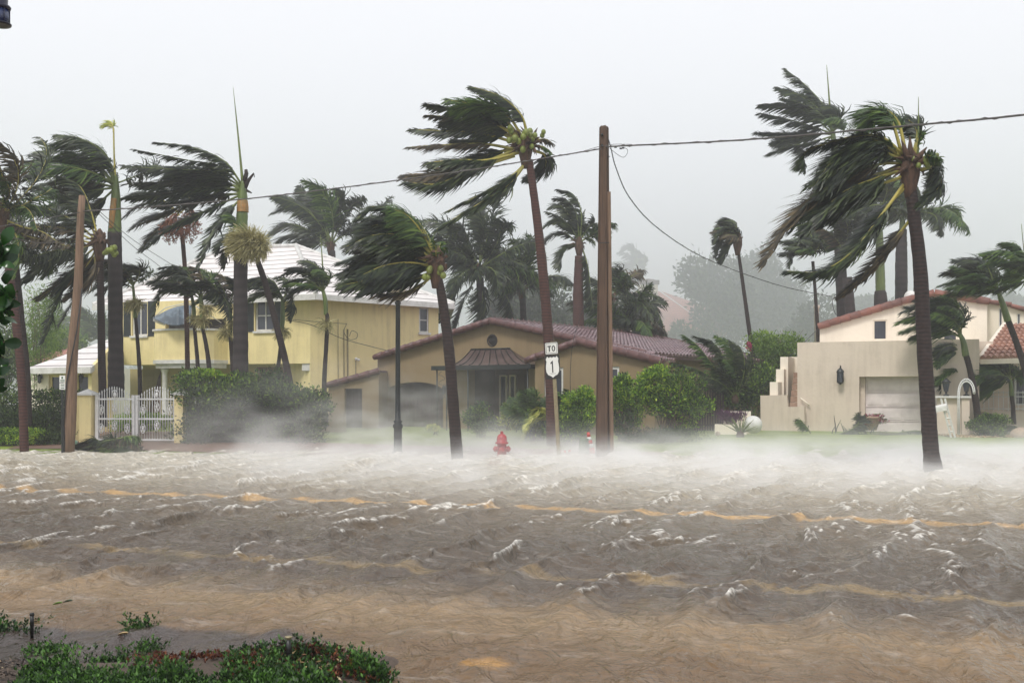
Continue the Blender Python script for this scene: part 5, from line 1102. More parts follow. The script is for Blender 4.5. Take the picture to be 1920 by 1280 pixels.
# --- small Christmas palms in front of the yellow house
def small_palm(label, d, tp, sh, fronds, seed, head=None, headR=.35, sp=None, mats=('trunk_dark', 'shaft'), L=.42, n=60, autos=4, aL=1.5, group='small palms before the yellow house', name='manila_palm'):
    r = root_at(tp, d, name, label, group); trunk_(r, tp, d, mats[0], n=10)
    if sh: shaft(r, sh, d, mats[1])
    cx, cy = (sh or tp)[-1][:2]
    for i, px_ in enumerate(fronds): pfrond(r, d, px_, seed + i, L=L, n=n, wl=.045, rr=.025, leaf=('frond_g' if (i + seed) % 3 == 0 or (seed >= 1000 and i % 3) else 'frond'), rach='rachis_g')
    if autos: auto_fronds(r, P(cx, cy, d), autos, aL, seed + 50, wind=1.4, el0=.3, el1=1.3, fleaf=.38, nl=45)
    if head:
        for k, (hx, hy) in enumerate(head): tassel(r, P(hx, hy, d - .12), headR, 170, seed + 70 + k)
    if sp: spear(r, sp, d)
    return r
small_palm('thin palm with tan flower sprays, before the left shuttered window', 34.5, [(263, 770, 9), (262, 700, 8), (258, 640, 7), (254, 595, 6)], [(254, 596, 8), (252, 565, 6), (249, 530, 4)],
    [[(250, 535), (225, 512), (195, 508), (165, 525)], [(250, 536), (230, 520), (200, 520), (170, 545)], [(250, 532), (240, 505), (215, 498), (185, 500)], [(250, 535), (262, 512), (258, 500), (235, 495)], [(250, 540), (228, 530), (205, 535), (180, 552)]], 700, [(256, 568), (248, 572)], .38)
small_palm('thin palm with green crownshaft, right one of the pair before the balcony', 34, [(397, 770, 9), (392, 690, 9), (387, 650, 8), (380, 615, 7)], [(380, 616, 9), (379, 585, 9), (376, 555, 7)],
    [[(376, 558), (350, 520), (320, 508), (285, 530)], [(376, 560), (345, 540), (315, 545), (285, 575)], [(376, 556), (355, 518), (330, 500), (300, 502)], [(378, 556), (405, 545), (425, 565), (432, 600)], [(377, 556), (395, 525), (380, 505), (345, 500)], [(376, 560), (350, 545), (325, 540), (300, 545)]], 710, [(380, 602), (388, 580)], .34)
small_palm('thin palm with a pale tan flower ball, left one of the pair before the balcony', 34.6, [(372, 770, 8), (371, 690, 8), (367, 640, 7), (364, 605, 7)], [(364, 606, 8), (363, 575, 7), (358, 548, 5)],
    [[(358, 550), (335, 525), (312, 525), (290, 540)], [(358, 550), (330, 535), (300, 550), (288, 590)], [(358, 548), (345, 515), (320, 505), (295, 512)]], 720, [(368, 598)], .32)
small_palm('thin palm with flower spray against the thick royal trunk', 34.2, [(440, 770, 9), (437, 700, 9), (434, 650, 9), (432, 630, 8)], [(432, 632, 8), (431, 605, 8), (430, 572, 6)],
    [[(430, 574), (412, 545), (385, 530), (350, 535)], [(430, 574), (415, 535), (395, 520), (365, 515)], [(430, 576), (410, 558), (388, 555), (362, 570)]], 730, [(438, 606), (424, 622)], .36)
small_palm('slim palm with wind-blown head and bare spear beside the corner of the yellow side wall', 36, [(610, 800, 12), (608, 720, 9), (611, 660, 8), (614, 600, 8), (611, 585, 7)], [(611, 590, 8), (610, 565, 9), (606, 545, 6)],
    [[(606, 545), (585, 515), (555, 505), (525, 518)], [(606, 546), (578, 525), (548, 525), (520, 545)], [(606, 548), (585, 535), (560, 540), (535, 560)], [(606, 542), (590, 510), (565, 502), (535, 505)], [(607, 544), (617, 525), (608, 510), (590, 505)]], 740, [(612, 608)], .42, [(607, 548, 4), (605, 500, 3), (601, 440, 1)])
r = small_palm('leaning palm topped by a shaggy tan flower ball, left of the shuttered window', 33.0, [(553, 790, 14), (540, 700, 13), (516, 600, 12), (497, 530, 12), (482, 486, 10)], None,
    [[(470, 455), (450, 430), (440, 410), (428, 405)], [(468, 462), (440, 450), (425, 470), (420, 500)], [(466, 460), (440, 440), (415, 450), (405, 475)]], 750, None, autos=0)
tassel(r, P(462, 456, 32.5), .66, 2200, 751, drop=.25, wl=.02); tassel(r, P(482, 460, 32.5), .52, 1300, 752, drop=.3, wl=.02)
small_palm('half hidden palm with green flower clump behind the leaning flowered palm', 36.5, [(519, 780, 9), (521, 700, 8), (526, 650, 7), (528, 620, 6)], [(528, 622, 8), (530, 595, 9), (530, 560, 7)],
    [[(530, 560), (505, 530), (480, 528), (450, 540)], [(530, 560), (515, 530), (490, 520), (460, 525)], [(530, 562), (505, 548), (485, 550), (465, 565)], [(530, 560), (545, 545), (550, 570), (545, 600)]], 760, [(530, 622)], .4)
d = 37; tp = [(352, 700, 9), (349, 560, 9), (345, 480, 8), (338, 410, 8)]
r = root_at(tp, d, 'fruiting_palm', 'thin palm hung with two reddish brown fruit bunches, behind the balcony palms', 'small palms before the yellow house'); trunk_(r, tp, d, 'trunk_red')
fruit_bunch(r, P(321, 432, d - .4), .42, 81); fruit_bunch(r, P(352, 428, d - .3), .48, 82)
for i, px_ in enumerate(([(336, 400), (300, 380), (260, 385), (230, 410)], [(336, 398), (300, 372), (270, 360), (230, 370)], [(338, 398), (330, 370), (300, 350), (265, 350)], [(336, 402), (310, 420), (285, 440), (262, 470)], [(338, 400), (355, 380), (350, 365), (330, 355)], [(337, 402), (300, 400), (270, 410), (245, 430)])): pfrond(r, d, px_, 780 + i, L=.5, n=70, wl=.05)

# --- palms behind the houses
def back_palm(label, d, tp, c, n, L, seed, wind=.8, grav=.5, extra=(), name='coconut_palm', mat='trunk_grey', sh=None, sp=None, fl=.65, nl=60, el0=0, el1=1.3, ht=True, leafs=('frond', 'frond_g', 'frond_b'), wts=(6, 3, 1), wl=.07, **kw):
    r = root_at(tp, d, name, label, 'misty palms behind the houses'); trunk_(r, tp, d, mat, n=10)
    if sh: shaft(r, sh, d)
    if sp: spear(r, sp, d)
    auto_fronds(r, P(c[0], c[1], d), n, L, seed, wind=wind, grav=grav, el0=el0, el1=el1, fleaf=fl, nl=nl, wl=wl, leafs=leafs, wts=wts, rr=.045, **kw)
    for i, px_ in enumerate(extra): pfrond(r, d, px_, seed + 60 + i, L=fl * .9, n=nl + 20, wl=wl, rr=.045, leaf='frond', rach='rachis_g')
    if ht: heart(r, P(c[0], c[1] + 4, d), .5, seed, 14)
    return r
back_palm('wide misty palm fanning its fronds above the ridge of the white tiled roof', 54, [(628, 700, 14), (625, 560, 14), (622, 470, 13)], (620, 458), 5, 4.0, 801, wind=.7, el0=.2,
    extra=[[(620, 455), (600, 410), (575, 375), (562, 350)], [(620, 455), (585, 405), (550, 375), (520, 365)], [(618, 458), (575, 430), (535, 420), (505, 440)], [(622, 455), (630, 410), (640, 375), (638, 358)], [(622, 455), (645, 410), (660, 385), (682, 372)], [(615, 460), (570, 440), (530, 445), (500, 480)], [(620, 452), (605, 400), (595, 370), (600, 362)], [(618, 455), (580, 395), (545, 385), (510, 400)], [(624, 458), (650, 430), (668, 420), (690, 425)], [(616, 462), (580, 455), (550, 460), (520, 475)]], fl=.85, nl=70)
back_palm('broad round-headed palm with spread fronds left of the tall leaning coconut palm', 50, [(905, 800, 14), (903, 650, 14), (900, 520, 14)], (898, 505), 16, 3.9, 811, wind=.22, grav=.8, el0=-.1, el1=1.35, fl=.85, nl=75,
    extra=[[(898, 500), (880, 460), (870, 430), (850, 425)], [(900, 498), (905, 450), (900, 415), (895, 402)], [(905, 500), (930, 460), (940, 430), (955, 420)], [(895, 500), (860, 480), (845, 460), (835, 455)], [(905, 505), (950, 490), (985, 500), (1000, 530)], [(895, 515), (870, 560), (860, 590), (850, 620)], [(900, 515), (905, 560), (900, 600), (895, 620)], [(910, 510), (940, 540), (960, 580), (965, 610)], [(895, 510), (860, 530), (840, 570), (830, 600)]])
back_palm('second round palm crowded behind the small gable of the tan house', 53, [(985, 800, 13), (983, 650, 13), (980, 560, 12)], (978, 540), 12, 3.3, 815, wind=.3, grav=.9, fl=.8)
back_palm('hazy coconut palm with drooping brown skirt left of the tall utility pole', 47, [(1090, 760, 22), (1086, 640, 21), (1084, 560, 20), (1086, 480, 16)], (1086, 455), 3, 2.2, 821, wind=.6, mat='trunk_red',
    extra=[[(1088, 450), (1090, 400), (1075, 365), (1045, 355)], [(1086, 450), (1070, 410), (1050, 385), (1030, 390)], [(1084, 450), (1065, 420), (1040, 412), (1020, 425)], [(1082, 455), (1055, 435), (1030, 445), (1012, 470)], [(1088, 450), (1110, 420), (1125, 430), (1128, 450)], [(1084, 460), (1062, 460), (1050, 480), (1048, 505)], [(1090, 460), (1102, 500), (1108, 550), (1112, 580)], [(1086, 450), (1080, 400), (1062, 375), (1040, 372)]], fl=.55)
back_palm('pale distant palm bent over beyond the pink-roofed chimney', 108, [(1200, 720, 6), (1197, 620, 6), (1196, 540, 6)], (1196, 525), 10, 4.2, 831, wind=1.2, fl=.8, nl=50, wl=.12, name='royal_palm', sp=[(1195, 520, 2), (1194, 480, 1.4), (1193, 455, .6)], ht=False, extra=[[(1196, 500), (1190, 470), (1178, 462), (1160, 475)], [(1196, 520), (1180, 495), (1165, 500), (1155, 520)]])
back_palm('low palm with arching fronds just right of the tall pole above the tan roof', 52, [(1150, 760, 12), (1150, 660, 12), (1150, 610, 12)], (1152, 560), 8, 2.6, 841, wind=.35, grav=.8, fl=.7, extra=[[(1155, 545), (1158, 520), (1165, 510), (1172, 530)], [(1152, 550), (1160, 515), (1150, 505), (1140, 510)]])
back_palm('palm with a huge arching frond curling down over the tan roof', 50, [(1180, 780, 13), (1178, 720, 13), (1176, 660, 13)], (1172, 620), 14, 2.9, 851, wind=.15, grav=1.0, el0=.1, fl=.8, extra=[[(1170, 600), (1195, 565), (1230, 580), (1252, 635)], [(1170, 605), (1190, 575), (1220, 590), (1240, 635)], [(1170, 600), (1180, 570), (1205, 570), (1225, 600)]])
back_palm('thin palm with a short shock of blown fronds between the tan and cream houses', 44, [(1415, 690, 9), (1405, 620, 8), (1394, 540, 7), (1384, 470, 6)], (1383, 448), 5, 1.3, 861, wind=1.8, grav=.5, mat='trunk_dark',
    extra=[[(1384, 446), (1378, 420), (1362, 410), (1345, 425)], [(1383, 448), (1370, 428), (1350, 432), (1338, 455)], [(1382, 450), (1365, 440), (1350, 455), (1342, 480)], [(1383, 452), (1368, 455), (1358, 475), (1352, 492)], [(1384, 446), (1375, 425), (1355, 418), (1340, 432)]], fl=.42, leafs=('frond_g', 'frond_b', 'frond'), wts=(3, 3, 2), nl=70)
d = 49; back_palm('towering royal palm with feathery crown high above the cream house', d, [(1583, 760, 22), (1580, 600, 22), (1574, 450, 21), (1568, 330, 18)], (1560, 248), 2, 3.3, 871, wind=1.3, name='royal_palm', ht=False, sh=[(1568, 332, 16), (1566, 300, 15), (1562, 250, 8)], sp=[(1561, 250, 6), (1556, 200, 4), (1550, 122, 1)],
    extra=[[(1560, 245), (1545, 200), (1510, 160), (1473, 130)], [(1560, 246), (1535, 205), (1500, 180), (1458, 165)], [(1558, 248), (1520, 215), (1470, 198), (1422, 198)], [(1558, 250), (1515, 235), (1470, 222), (1425, 212)], [(1558, 252), (1520, 250), (1470, 250), (1418, 248)], [(1558, 256), (1520, 268), (1480, 275), (1440, 290)], [(1558, 258), (1535, 275), (1515, 285), (1500, 280)], [(1562, 250), (1572, 225), (1565, 205), (1545, 200)], [(1556, 250), (1515, 255), (1480, 262), (1450, 268)], [(1560, 246), (1540, 215), (1505, 195), (1470, 185)]], fl=.8, nl=70)
back_palm('stout royal palm with ringed tan trunk behind the big right palm, left of it', 47, [(1655, 760, 26), (1652, 620, 26), (1651, 560, 24), (1650, 545, 20)], (1648, 395), 10, 3.4, 881, wind=1.2, grav=.7, name='royal_palm', sh=[(1651, 548, 18), (1650, 500, 17), (1649, 440, 13), (1648, 400, 8)], ht=False, fl=.75)
back_palm('stout grey royal palm just behind the big right palm trunk', 51, [(1690, 760, 24), (1690, 600, 24), (1690, 480, 22), (1692, 430, 16)], (1692, 400), 11, 3.4, 891, wind=1.0, grav=.7, name='royal_palm', sh=[(1690, 480, 18), (1692, 440, 14), (1692, 405, 8)], ht=False, fl=.75)
back_palm('grey royal palm showing its drooping crown right of the big palm trunk', 52, [(1722, 760, 20), (1722, 600, 20), (1724, 470, 19)], (1730, 400), 9, 3.0, 901, wind=.7, grav=1.0, name='royal_palm', ht=False, fl=.7, extra=[[(1732, 400), (1750, 400), (1765, 415), (1768, 440)]])
back_palm('thin palm rising from behind the cream terrace wall at its left corner', 43, [(1535, 642, 8), (1532, 600, 7), (1528, 540, 6), (1524, 490, 6)], (1520, 478), 7, 1.6, 911, wind=1.2, mat='trunk_dark', fl=.45, ht=False, name='manila_palm', extra=[[(1520, 475), (1500, 460), (1485, 475), (1480, 500)]])
back_palm('leaning royal palm behind the terrace with a drooping head of fronds', 46, [(1600, 760, 20), (1595, 600, 20), (1588, 520, 18)], (1580, 470), 9, 2.7, 921, wind=.9, grav=1.2, name='royal_palm', ht=False, fl=.6)
back_palm('blurry green palm low behind the left annex roof', 62, [(172, 720, 9), (172, 660, 9)], (170, 640), 10, 2.6, 931, wind=.7, fl=.7, ht=False, leafs=('frond_g',), wts=(1,))
back_palm('small misty palm between the annex and the far left palms', 70, [(130, 720, 8), (130, 660, 8)], (128, 640), 9, 2.6, 935, wind=.6, fl=.7, ht=False, leafs=('frond_g',), wts=(1,))

# --- palms at the cream house
d = 35.2; r = small_palm('green palm with yellow crownshaft streaming left in front of the cream upper wall', 35.2, [(1834, 790, 13), (1828, 740, 12), (1818, 690, 11), (1811, 665, 11)], [(1811, 667, 13), (1806, 640, 10), (1799, 625, 7)],
    [[(1800, 628), (1775, 590), (1735, 570), (1690, 585)], [(1800, 628), (1770, 600), (1730, 590), (1682, 605)], [(1800, 630), (1765, 612), (1730, 610), (1690, 622)], [(1802, 628), (1790, 585), (1760, 562), (1720, 560)], [(1803, 630), (1798, 590), (1775, 568), (1745, 565)], [(1800, 632), (1770, 620), (1740, 622), (1710, 632)], [(1802, 626), (1780, 580), (1750, 575), (1700, 575)], [(1800, 628), (1770, 590), (1745, 590), (1700, 598)]], 1000, None, sp=[(1801, 630, 4), (1792, 600, 3), (1783, 575, 1)], L=.62, n=120, autos=4, aL=2.0, group='palms by the cream house')
small_palm('curving palm with green crownshaft at right, its head blown left above the cream roof', 34.0, [(1935, 740, 16), (1922, 690, 13), (1905, 640, 11), (1890, 600, 11)], [(1890, 602, 13), (1880, 570, 11), (1872, 548, 7)],
    [[(1872, 550), (1850, 520), (1815, 505), (1770, 512)], [(1872, 550), (1845, 528), (1810, 522), (1765, 535)], [(1872, 552), (1845, 545), (1815, 545), (1775, 552)], [(1873, 548), (1860, 510), (1835, 490), (1790, 488)], [(1872, 550), (1855, 525), (1825, 512), (1790, 500)], [(1872, 552), (1840, 535), (1810, 535), (1780, 540)]], 1010, None, sp=[(1872, 550, 4), (1860, 520, 3), (1848, 490, 1)], L=.58, n=120, autos=2, aL=1.8, group='palms by the cream house')
small_palm('palm crown entering at the right edge, trunk outside the picture', 33.0, [(1965, 840, 16), (1955, 700, 14), (1948, 600, 13)], [(1948, 602, 14), (1938, 560, 12), (1930, 520, 8)],
    [[(1930, 520), (1905, 480), (1875, 470), (1840, 475)], [(1930, 522), (1900, 495), (1870, 490), (1842, 498)], [(1930, 524), (1905, 520), (1880, 520), (1860, 535)], [(1930, 518), (1920, 480), (1905, 460), (1880, 455)], [(1930, 524), (1910, 530), (1890, 535), (1870, 545)], [(1930, 520), (1905, 500), (1880, 485), (1850, 482)]], 1020, None, sp=[(1928, 520, 4), (1920, 470, 2), (1915, 420, 1)], L=.5, n=90, autos=2, aL=1.8, group='palms by the cream house')
small_palm('little palm before the white railing, head blown left', 36.0, [(1901, 795, 9), (1899, 760, 8), (1897, 740, 8)], [(1897, 742, 9), (1896, 725, 8), (1894, 712, 6)],
    [[(1894, 714), (1875, 690), (1850, 688), (1828, 705)], [(1894, 715), (1870, 705), (1845, 712), (1826, 732)], [(1894, 714), (1870, 695), (1848, 698), (1826, 718)], [(1895, 713), (1885, 688), (1860, 682), (1838, 690)], [(1894, 716), (1870, 718), (1850, 730), (1835, 742)], [(1896, 714), (1908, 700), (1905, 690), (1890, 688)]], 1030, None, sp=[(1895, 715, 3), (1894, 700, 2), (1893, 680, 1)], L=.5, n=110, autos=2, aL=1.1, group='palms by the cream house')
small_palm('palm with two tattered heads hanging low in front of the garage wall corner', 36.2, [(1808, 790, 12), (1806, 740, 11), (1804, 690, 11), (1802, 670, 10)], None,
    [[(1800, 660), (1785, 648), (1768, 652), (1755, 668)], [(1800, 662), (1785, 660), (1770, 670), (1758, 685)], [(1800, 700), (1785, 692), (1770, 702), (1758, 718)], [(1800, 702), (1780, 705), (1768, 715), (1762, 728)], [(1801, 658), (1790, 642), (1775, 640), (1760, 652)], [(1800, 698), (1788, 688), (1772, 690), (1760, 700)]], 1040, None, L=.4, n=80, autos=0, group='palms by the cream house')
# ---------------------------------------------------------------- street furniture
# tall utility pole
d = 26.0; base = P(1131, 855, d); r = thing('utility_pole', 'tall squared brown timber utility pole standing in the spray, centre right', 'utility pole', (base.x, base.y, -.2), 'utility poles')
b = B(); top = P(1132.5, 240, d); hw0, hw1 = .165, .10; th0 = math.radians(-28)
def sq(c, hw, z, ch=.25):
    o_ = []
    for (sx_, sy_) in ((-1, -1), (1, -1), (1, 1), (-1, 1)):
        for (a_, c_) in (((1 - ch) if sx_ == sy_ else 1, 1 if sx_ == sy_ else (1 - ch)), (1 if sx_ == sy_ else (1 - ch), (1 - ch) if sx_ == sy_ else 1)):
            x_, y_ = sx_ * hw * a_, sy_ * hw * c_; o_.append(Vector((c.x + x_ * math.cos(th0) - y_ * math.sin(th0), c.y + x_ * math.sin(th0) + y_ * math.cos(th0), z)))
    return o_
lv = []; NS = 14
for k in range(NS + 1):
    s_ = k / NS; lv += sq(base.lerp(top, s_), hw0 + (hw1 - hw0) * s_, -.25 + (top.z + .25) * s_)
lv += sq(top, hw1 * .7, top.z + .05)
b.add(lv, [(8 * k + j, 8 * k + (j + 1) % 8, 8 * (k + 1) + (j + 1) % 8, 8 * (k + 1) + j) for k in range(NS + 1) for j in range(8)] + [tuple(range(8 * (NS + 1), 8 * (NS + 2)))])
b.build('pole', M['pole_wood'], r)
b = B(); a_ = base + Vector((.17, -.02, 0)); c_ = P(1139, 360, d) + Vector((-.02, -.05, 0)); a_.z = -.2
b.obox(a_, (.10, 0, 0), (0, .08, 0), c_ + Vector((0, .0, 0)) - a_); b.build('conduit_board', M['pole_pale'], r)
b = B()
for py_ in (252, 272): p_ = P(1129, py_, d - .14); b.tube([p_, p_ + Vector((0, .1, 0))], .03, 6)
p_ = P(1140, 294, d); b.tube([p_ - Vector((.05, 0, 0)), p_ + Vector((.04, 0, 0))], .015, 5); p_ = P(1132, 455, d - .15)
b.tube([p_ + Vector((-.12, 0, 0)), p_ + Vector((.14, 0, 0))], .012, 5); b.build('bolt', M['black_metal'], r)
# left utility pole
d = 27.0; base = P(126, 852, d); top = P(155, 367, d); r = thing('utility_pole', 'leaning weathered round timber utility pole at left with a small sign', 'utility pole', (base.x, base.y, -.1), 'utility poles')
b = B(); b.tube([base + Vector((0, 0, -.15))] + [base.lerp(top, k / 12) + Vector((.02 * math.sin(k), 0, 0)) for k in range(1, 13)], [.17 - .085 * k / 12 for k in range(13)], 12); b.build('pole', M['pole_pale'], r)
b = B(); a_ = P(146, 640, d - .19); c_ = P(141, 560, d - .19); b.tube([P(116, 850, d - .16), P(124, 720, d - .17), P(144, 620, d - .16), P(154, 540, d - .14)], .018, 5); b.tube([P(118, 800, d - .16), P(119, 850, d - .16)], .05, 6); b.build('ground_wire', M['wire_dark'], r)
st = thing('parking_sign', 'small white parking notice on a thin dark post beside the left pole', 'sign', P(117, 850, d - .5))
b = B(); b.tube([P(117, 852, d - .5), P(117, 703, d - .5)], .03, 6, smooth=False); b.build('post', M['black_metal'], st)
b = B(); 
for y0_, y1_ in ((704, 717), (718, 730)):
    a_ = P(111.5, y1_, d - .55); c_ = P(122, y0_, d - .55); b.obox(a_, (c_.x - a_.x, 0, 0), (0, .012, 0), (0, 0, c_.z - a_.z))
pl = b.build('plate', M['sign_white'], st)
b = B()
for y0_, y1_, x0_, x1_ in ((706, 710, 115, 118), (712, 713.4, 113, 121), (714.6, 715.8, 113, 121), (720, 721.4, 113.5, 120.5), (723, 724, 113.5, 120.5), (726.5, 728, 113.5, 120.5)):
    a_ = P(x0_, y1_, d - .555); c_ = P(x1_, y0_, d - .555); b.obox(a_, (c_.x - a_.x, 0, 0), (0, .004, 0), (0, 0, c_.z - a_.z))
b.build('lettering', solid('sign_green', (.05, .12, .06), scale=3, bump=0), pl)

# wires
def wire(name, label, pts, rad, mat='wire', group='overhead wires', sag=0, twist=True, n=40, cat='cable'):
    c_ = catmull(pts, n); b = B()
    b.tube([Vector(p) for p in c_], rad, 5)
    if twist:
        q_ = c_ + np.stack([np.zeros(n), np.cos(np.arange(n) * 2.4) * rad * 1.3, np.sin(np.arange(n) * 2.4) * rad * 1.3], 1); b.tube([Vector(p) for p in q_], rad * .6, 4)
    return tag(b.build(name, M[mat], origin=c_[0]), label, cat, group)
PW_ = P(1137, 276, 25.85)
wire('overhead_cable', 'twisted grey cable from the tall pole out of the picture at upper right', [PW_, P(1160, 274, 25.4), P(1400, 262, 22.5), P(1700, 236, 19.5), P(1960, 211, 17.5), P(2700, 120, 14), P(3800, -20, 11)], .019, n=80)
wire('overhead_cable', 'long grey cable sagging from the tall pole to the leaning left pole', [P(1127, 279, 25.85), P(1000, 300, 26), P(860, 322, 26.3), P(640, 352, 26.6), P(460, 373, 26.8), P(280, 388, 26.9), P(157, 396, 26.95)], .016, n=60)
wire('overhead_cable', 'short loose jumper looping beside the top of the tall pole', [P(1143, 278, 25.8), P(1158, 290, 25.7), P(1169, 295, 25.7), P(1176, 288, 25.7), P(1176, 280, 25.7), P(1168, 277, 25.7)], .006, 'wire_dark', twist=False)
wire('overhead_cable', 'thin upper strand across the tall pole top', [P(1080, 288, 25.8), P(1120, 276, 25.8), P(1150, 271, 25.7), P(1185, 271, 25.2)], .007, twist=False)
cn = B()
for x_, y_ in ((1154, 276), (1164, 278.5), (1168.5, 277.5)): p_ = P(x_, y_, 25.65); cn.tube([p_ - Vector((.03, 0, 0)), p_ + Vector((.03, 0, 0))], .022, 6)
tag(cn.build('cable_clamp', M['sign_black'], origin=P(1160, 277, 25.65)), 'small black clamps joining the cables right of the tall pole', 'clamp')
wire('service_drop', 'black twisted service drop sagging from the tall pole to the cream house roof', [P(1141, 262, 25.85), P(1146, 280, 25.9), P(1155, 315, 26.2), P(1180, 370, 27.5), P(1230, 425, 30), P(1310, 478, 33.5), P(1400, 515, 37), P(1480, 540, 39.5), P(1560, 556, 41.5)], .014, 'wire_dark', n=70)
wire('service_drop', 'coil of black wire hanging over the cream rake tiles', [P(1560, 556, 41.5), P(1562, 575, 41.5), P(1568, 590, 41.5), P(1574, 578, 41.5), P(1572, 560, 41.5), P(1566, 552, 41.4), P(1562, 562, 41.4)], .014, 'wire_dark', twist=False)
wire('overhead_cable', 'pair of slack pale wires dipping into the picture at the far left', [P(-20, 430, 24), P(40, 450, 25), P(90, 456, 26), P(117, 447, 26.6), P(125, 452, 26.9)], .010, twist=True)
wire('overhead_cable', 'thin wire from the left pole out of the picture at left', [P(150, 398, 26.9), P(60, 414, 25), P(-20, 428, 23)], .010, twist=False)
wire('service_drop', 'thin black wire from the left pole down across the white roof', [P(158, 372, 27), P(200, 408, 29), P(250, 450, 32), P(320, 495, 36), P(400, 545, 38), P(430, 575, 38.4)], .009, 'wire_dark', twist=False)
wire('service_drop', 'second thin black wire swinging lower from the left pole to the yellow house', [P(158, 374, 27), P(200, 415, 29), P(250, 462, 32), P(300, 500, 35), P(330, 530, 38)], .009, 'wire_dark', twist=False)
wire('service_drop', 'fallen wire slanting across the yellow side wall down to the tan roof', [P(520, 598, 37), P(580, 608, 37.5), P(640, 634, 38), P(690, 648, 38), P(737, 660, 37.6)], .012, 'wire_dark', twist=False)
wire('service_drop', 'black wire running level across the yellow side wall', [P(520, 596, 37), P(580, 602, 38), P(650, 607, 38.5)], .010, 'wire_dark', twist=False)
wire('service_drop', 'small tangle of black wire at the meter on the yellow wall', [P(650, 606, 38.5), P(645, 622, 38.4), P(655, 636, 38.3), P(668, 634, 38.3), P(670, 625, 38.3), P(660, 620, 38.3), P(655, 630, 38.3)], .010, 'wire_dark', twist=False)
wire('guy_wire', 'thin dark wire hanging down in front of the tan house beside the sign', [P(1102, 558, 31), P(1086, 600, 31), P(1073, 650, 31), P(1069, 720, 31), P(1074, 760, 31), P(1079, 790, 31)], .009, 'wire_dark', twist=False, group=None)
wire('service_drop', 'short black wire from the lime tree to the cream terrace corner', [P(1480, 668, 39), P(1510, 640, 40), P(1532, 618, 41)], .012, 'wire_dark', twist=False)

# street lamp post with acorn lantern hidden in the palm crown
d = 26.4; base = P(746, 848, d); r = thing('street_lamp', 'dark green ornamental street lamp post, its lantern hidden by blown palm fronds', 'street lamp', (base.x, base.y, -.05), 'street lamps')
b = B(); z0 = -.12; b.lathe((base.x, base.y, 0), [(.20, z0), (.20, z0 + .10), (.15, z0 + .18), (.11, z0 + .24), (.105, z0 + .80), (.13, z0 + .84), (.13, z0 + .90), (.09, z0 + .94), (.12, z0 + .99), (.075, z0 + 1.03), (.065, z0 + 1.6), (.06, 3.9), (.085, 3.95), (.05, 4.02)], 16); b.build('post', M['black_metal'], r)
b = B(); b.lathe((base.x, base.y, 4.02), [(.10, 0), (.19, .12), (.21, .3), (.16, .48), (.08, .55)], 14); b.build('lamp_globe', solid('milk_glass', (.75, .66, .5), rough=.3, scale=3, bump=0), r)
b = B(); b.lathe((base.x, base.y, 4.57), [(.14, 0), (.10, .06), (.03, .12), (.01, .2)], 12); b.build('finial', M['black_metal'], r)
# near street lamp at the top-left corner, only its lantern shows
r = thing('street_lamp', 'blue glass street lantern cut off by the upper left corner of the picture', 'street lamp', (-3.55, 5.4, 0), 'street lamps')
LX = P(-1, 20, 5.9); b = B()
b.lathe((LX.x - .85, LX.y, 0), [(.11, 0), (.11, .1), (.05, .2), (.04, LX.z + .35), (.03, LX.z + .6)], 12); b.tube([Vector((LX.x - .85, LX.y, LX.z + .45)), Vector((LX.x - .5, LX.y, LX.z + .62)), Vector((LX.x, LX.y, LX.z + .45)), Vector((LX.x, LX.y, LX.z + .1))], .02, 8); b.build('post', M['navy'], r)
s_ = .056; b = B(); b.lathe((LX.x, LX.y, LX.z), [(s_ * .6, .21), (s_ * .85, .10), (s_ * .8, .035), (s_ * 1.02, .028), (s_ * 1.12, .02), (s_ * 1.05, .008), (s_ * .92, .004)][::-1], 20); b.build('lamp_hood', M['navy'], r)
b = B(); b.lathe((LX.x, LX.y, LX.z), [(s_ * .96, -.074), (s_ * .92, .0035)], 20); b.build('lamp_glass', M['blue_lamp'], r)
b = B(); b.lathe((LX.x, LX.y, LX.z), [(s_ * .80, -.086), (s_ * 1.12, -.086), (s_ * 1.18, -.078), (s_ * 1.1, -.0745)], 20)
for k in range(6): a_ = k * math.pi / 3 + .4; q_ = Vector((LX.x + s_ * .96 * math.cos(a_), LX.y + s_ * .96 * math.sin(a_), 0)); b.tube([q_ + Vector((0, 0, LX.z - .076)), q_ + Vector((0, 0, LX.z + .004))], .003, 4)
b.build('lamp_rim', M['navy'], r)

# red fire hydrant
d = 25.6; base = P(941, 858, d); r = thing('fire_hydrant', 'red fire hydrant half sunk in the spray left of the sign', 'fire hydrant', (base.x, base.y, -.1)); z0 = -.1; c_ = Vector((base.x, base.y, 0))
b = B(); b.lathe(c_, [(.16, z0), (.16, z0 + .08), (.115, z0 + .10), (.115, z0 + .42), (.165, z0 + .43), (.165, z0 + .47), (.13, z0 + .48), (.13, z0 + .56), (.115, z0 + .62), (.08, z0 + .665), (.03, z0 + .69)], 16); b.build('barrel', M['red'], r)
for sx_ in (-1, 1):
    b = B(); p_ = c_ + Vector((0, 0, z0 + .30)); u_ = Vector((sx_, -.15, 0)).normalized(); b.tube([p_ + u_ * .09, p_ + u_ * .155], .07, 10); b.tube([p_ + u_ * .155, p_ + u_ * .19, p_ + u_ * .225], [.085, .07, .022], 8); b.build('hose_cap', M['red'], r)
b = B(); p_ = c_ + Vector((0, 0, z0 + .27)); b.tube([p_ + Vector((0, -.08, 0)), p_ + Vector((0, -.16, 0))], .08, 10); b.tube([p_ + Vector((0, -.16, 0)), p_ + Vector((0, -.19, 0)), p_ + Vector((0, -.22, 0))], [.09, .08, .03], 8); b.build('pumper_cap', M['red'], r)
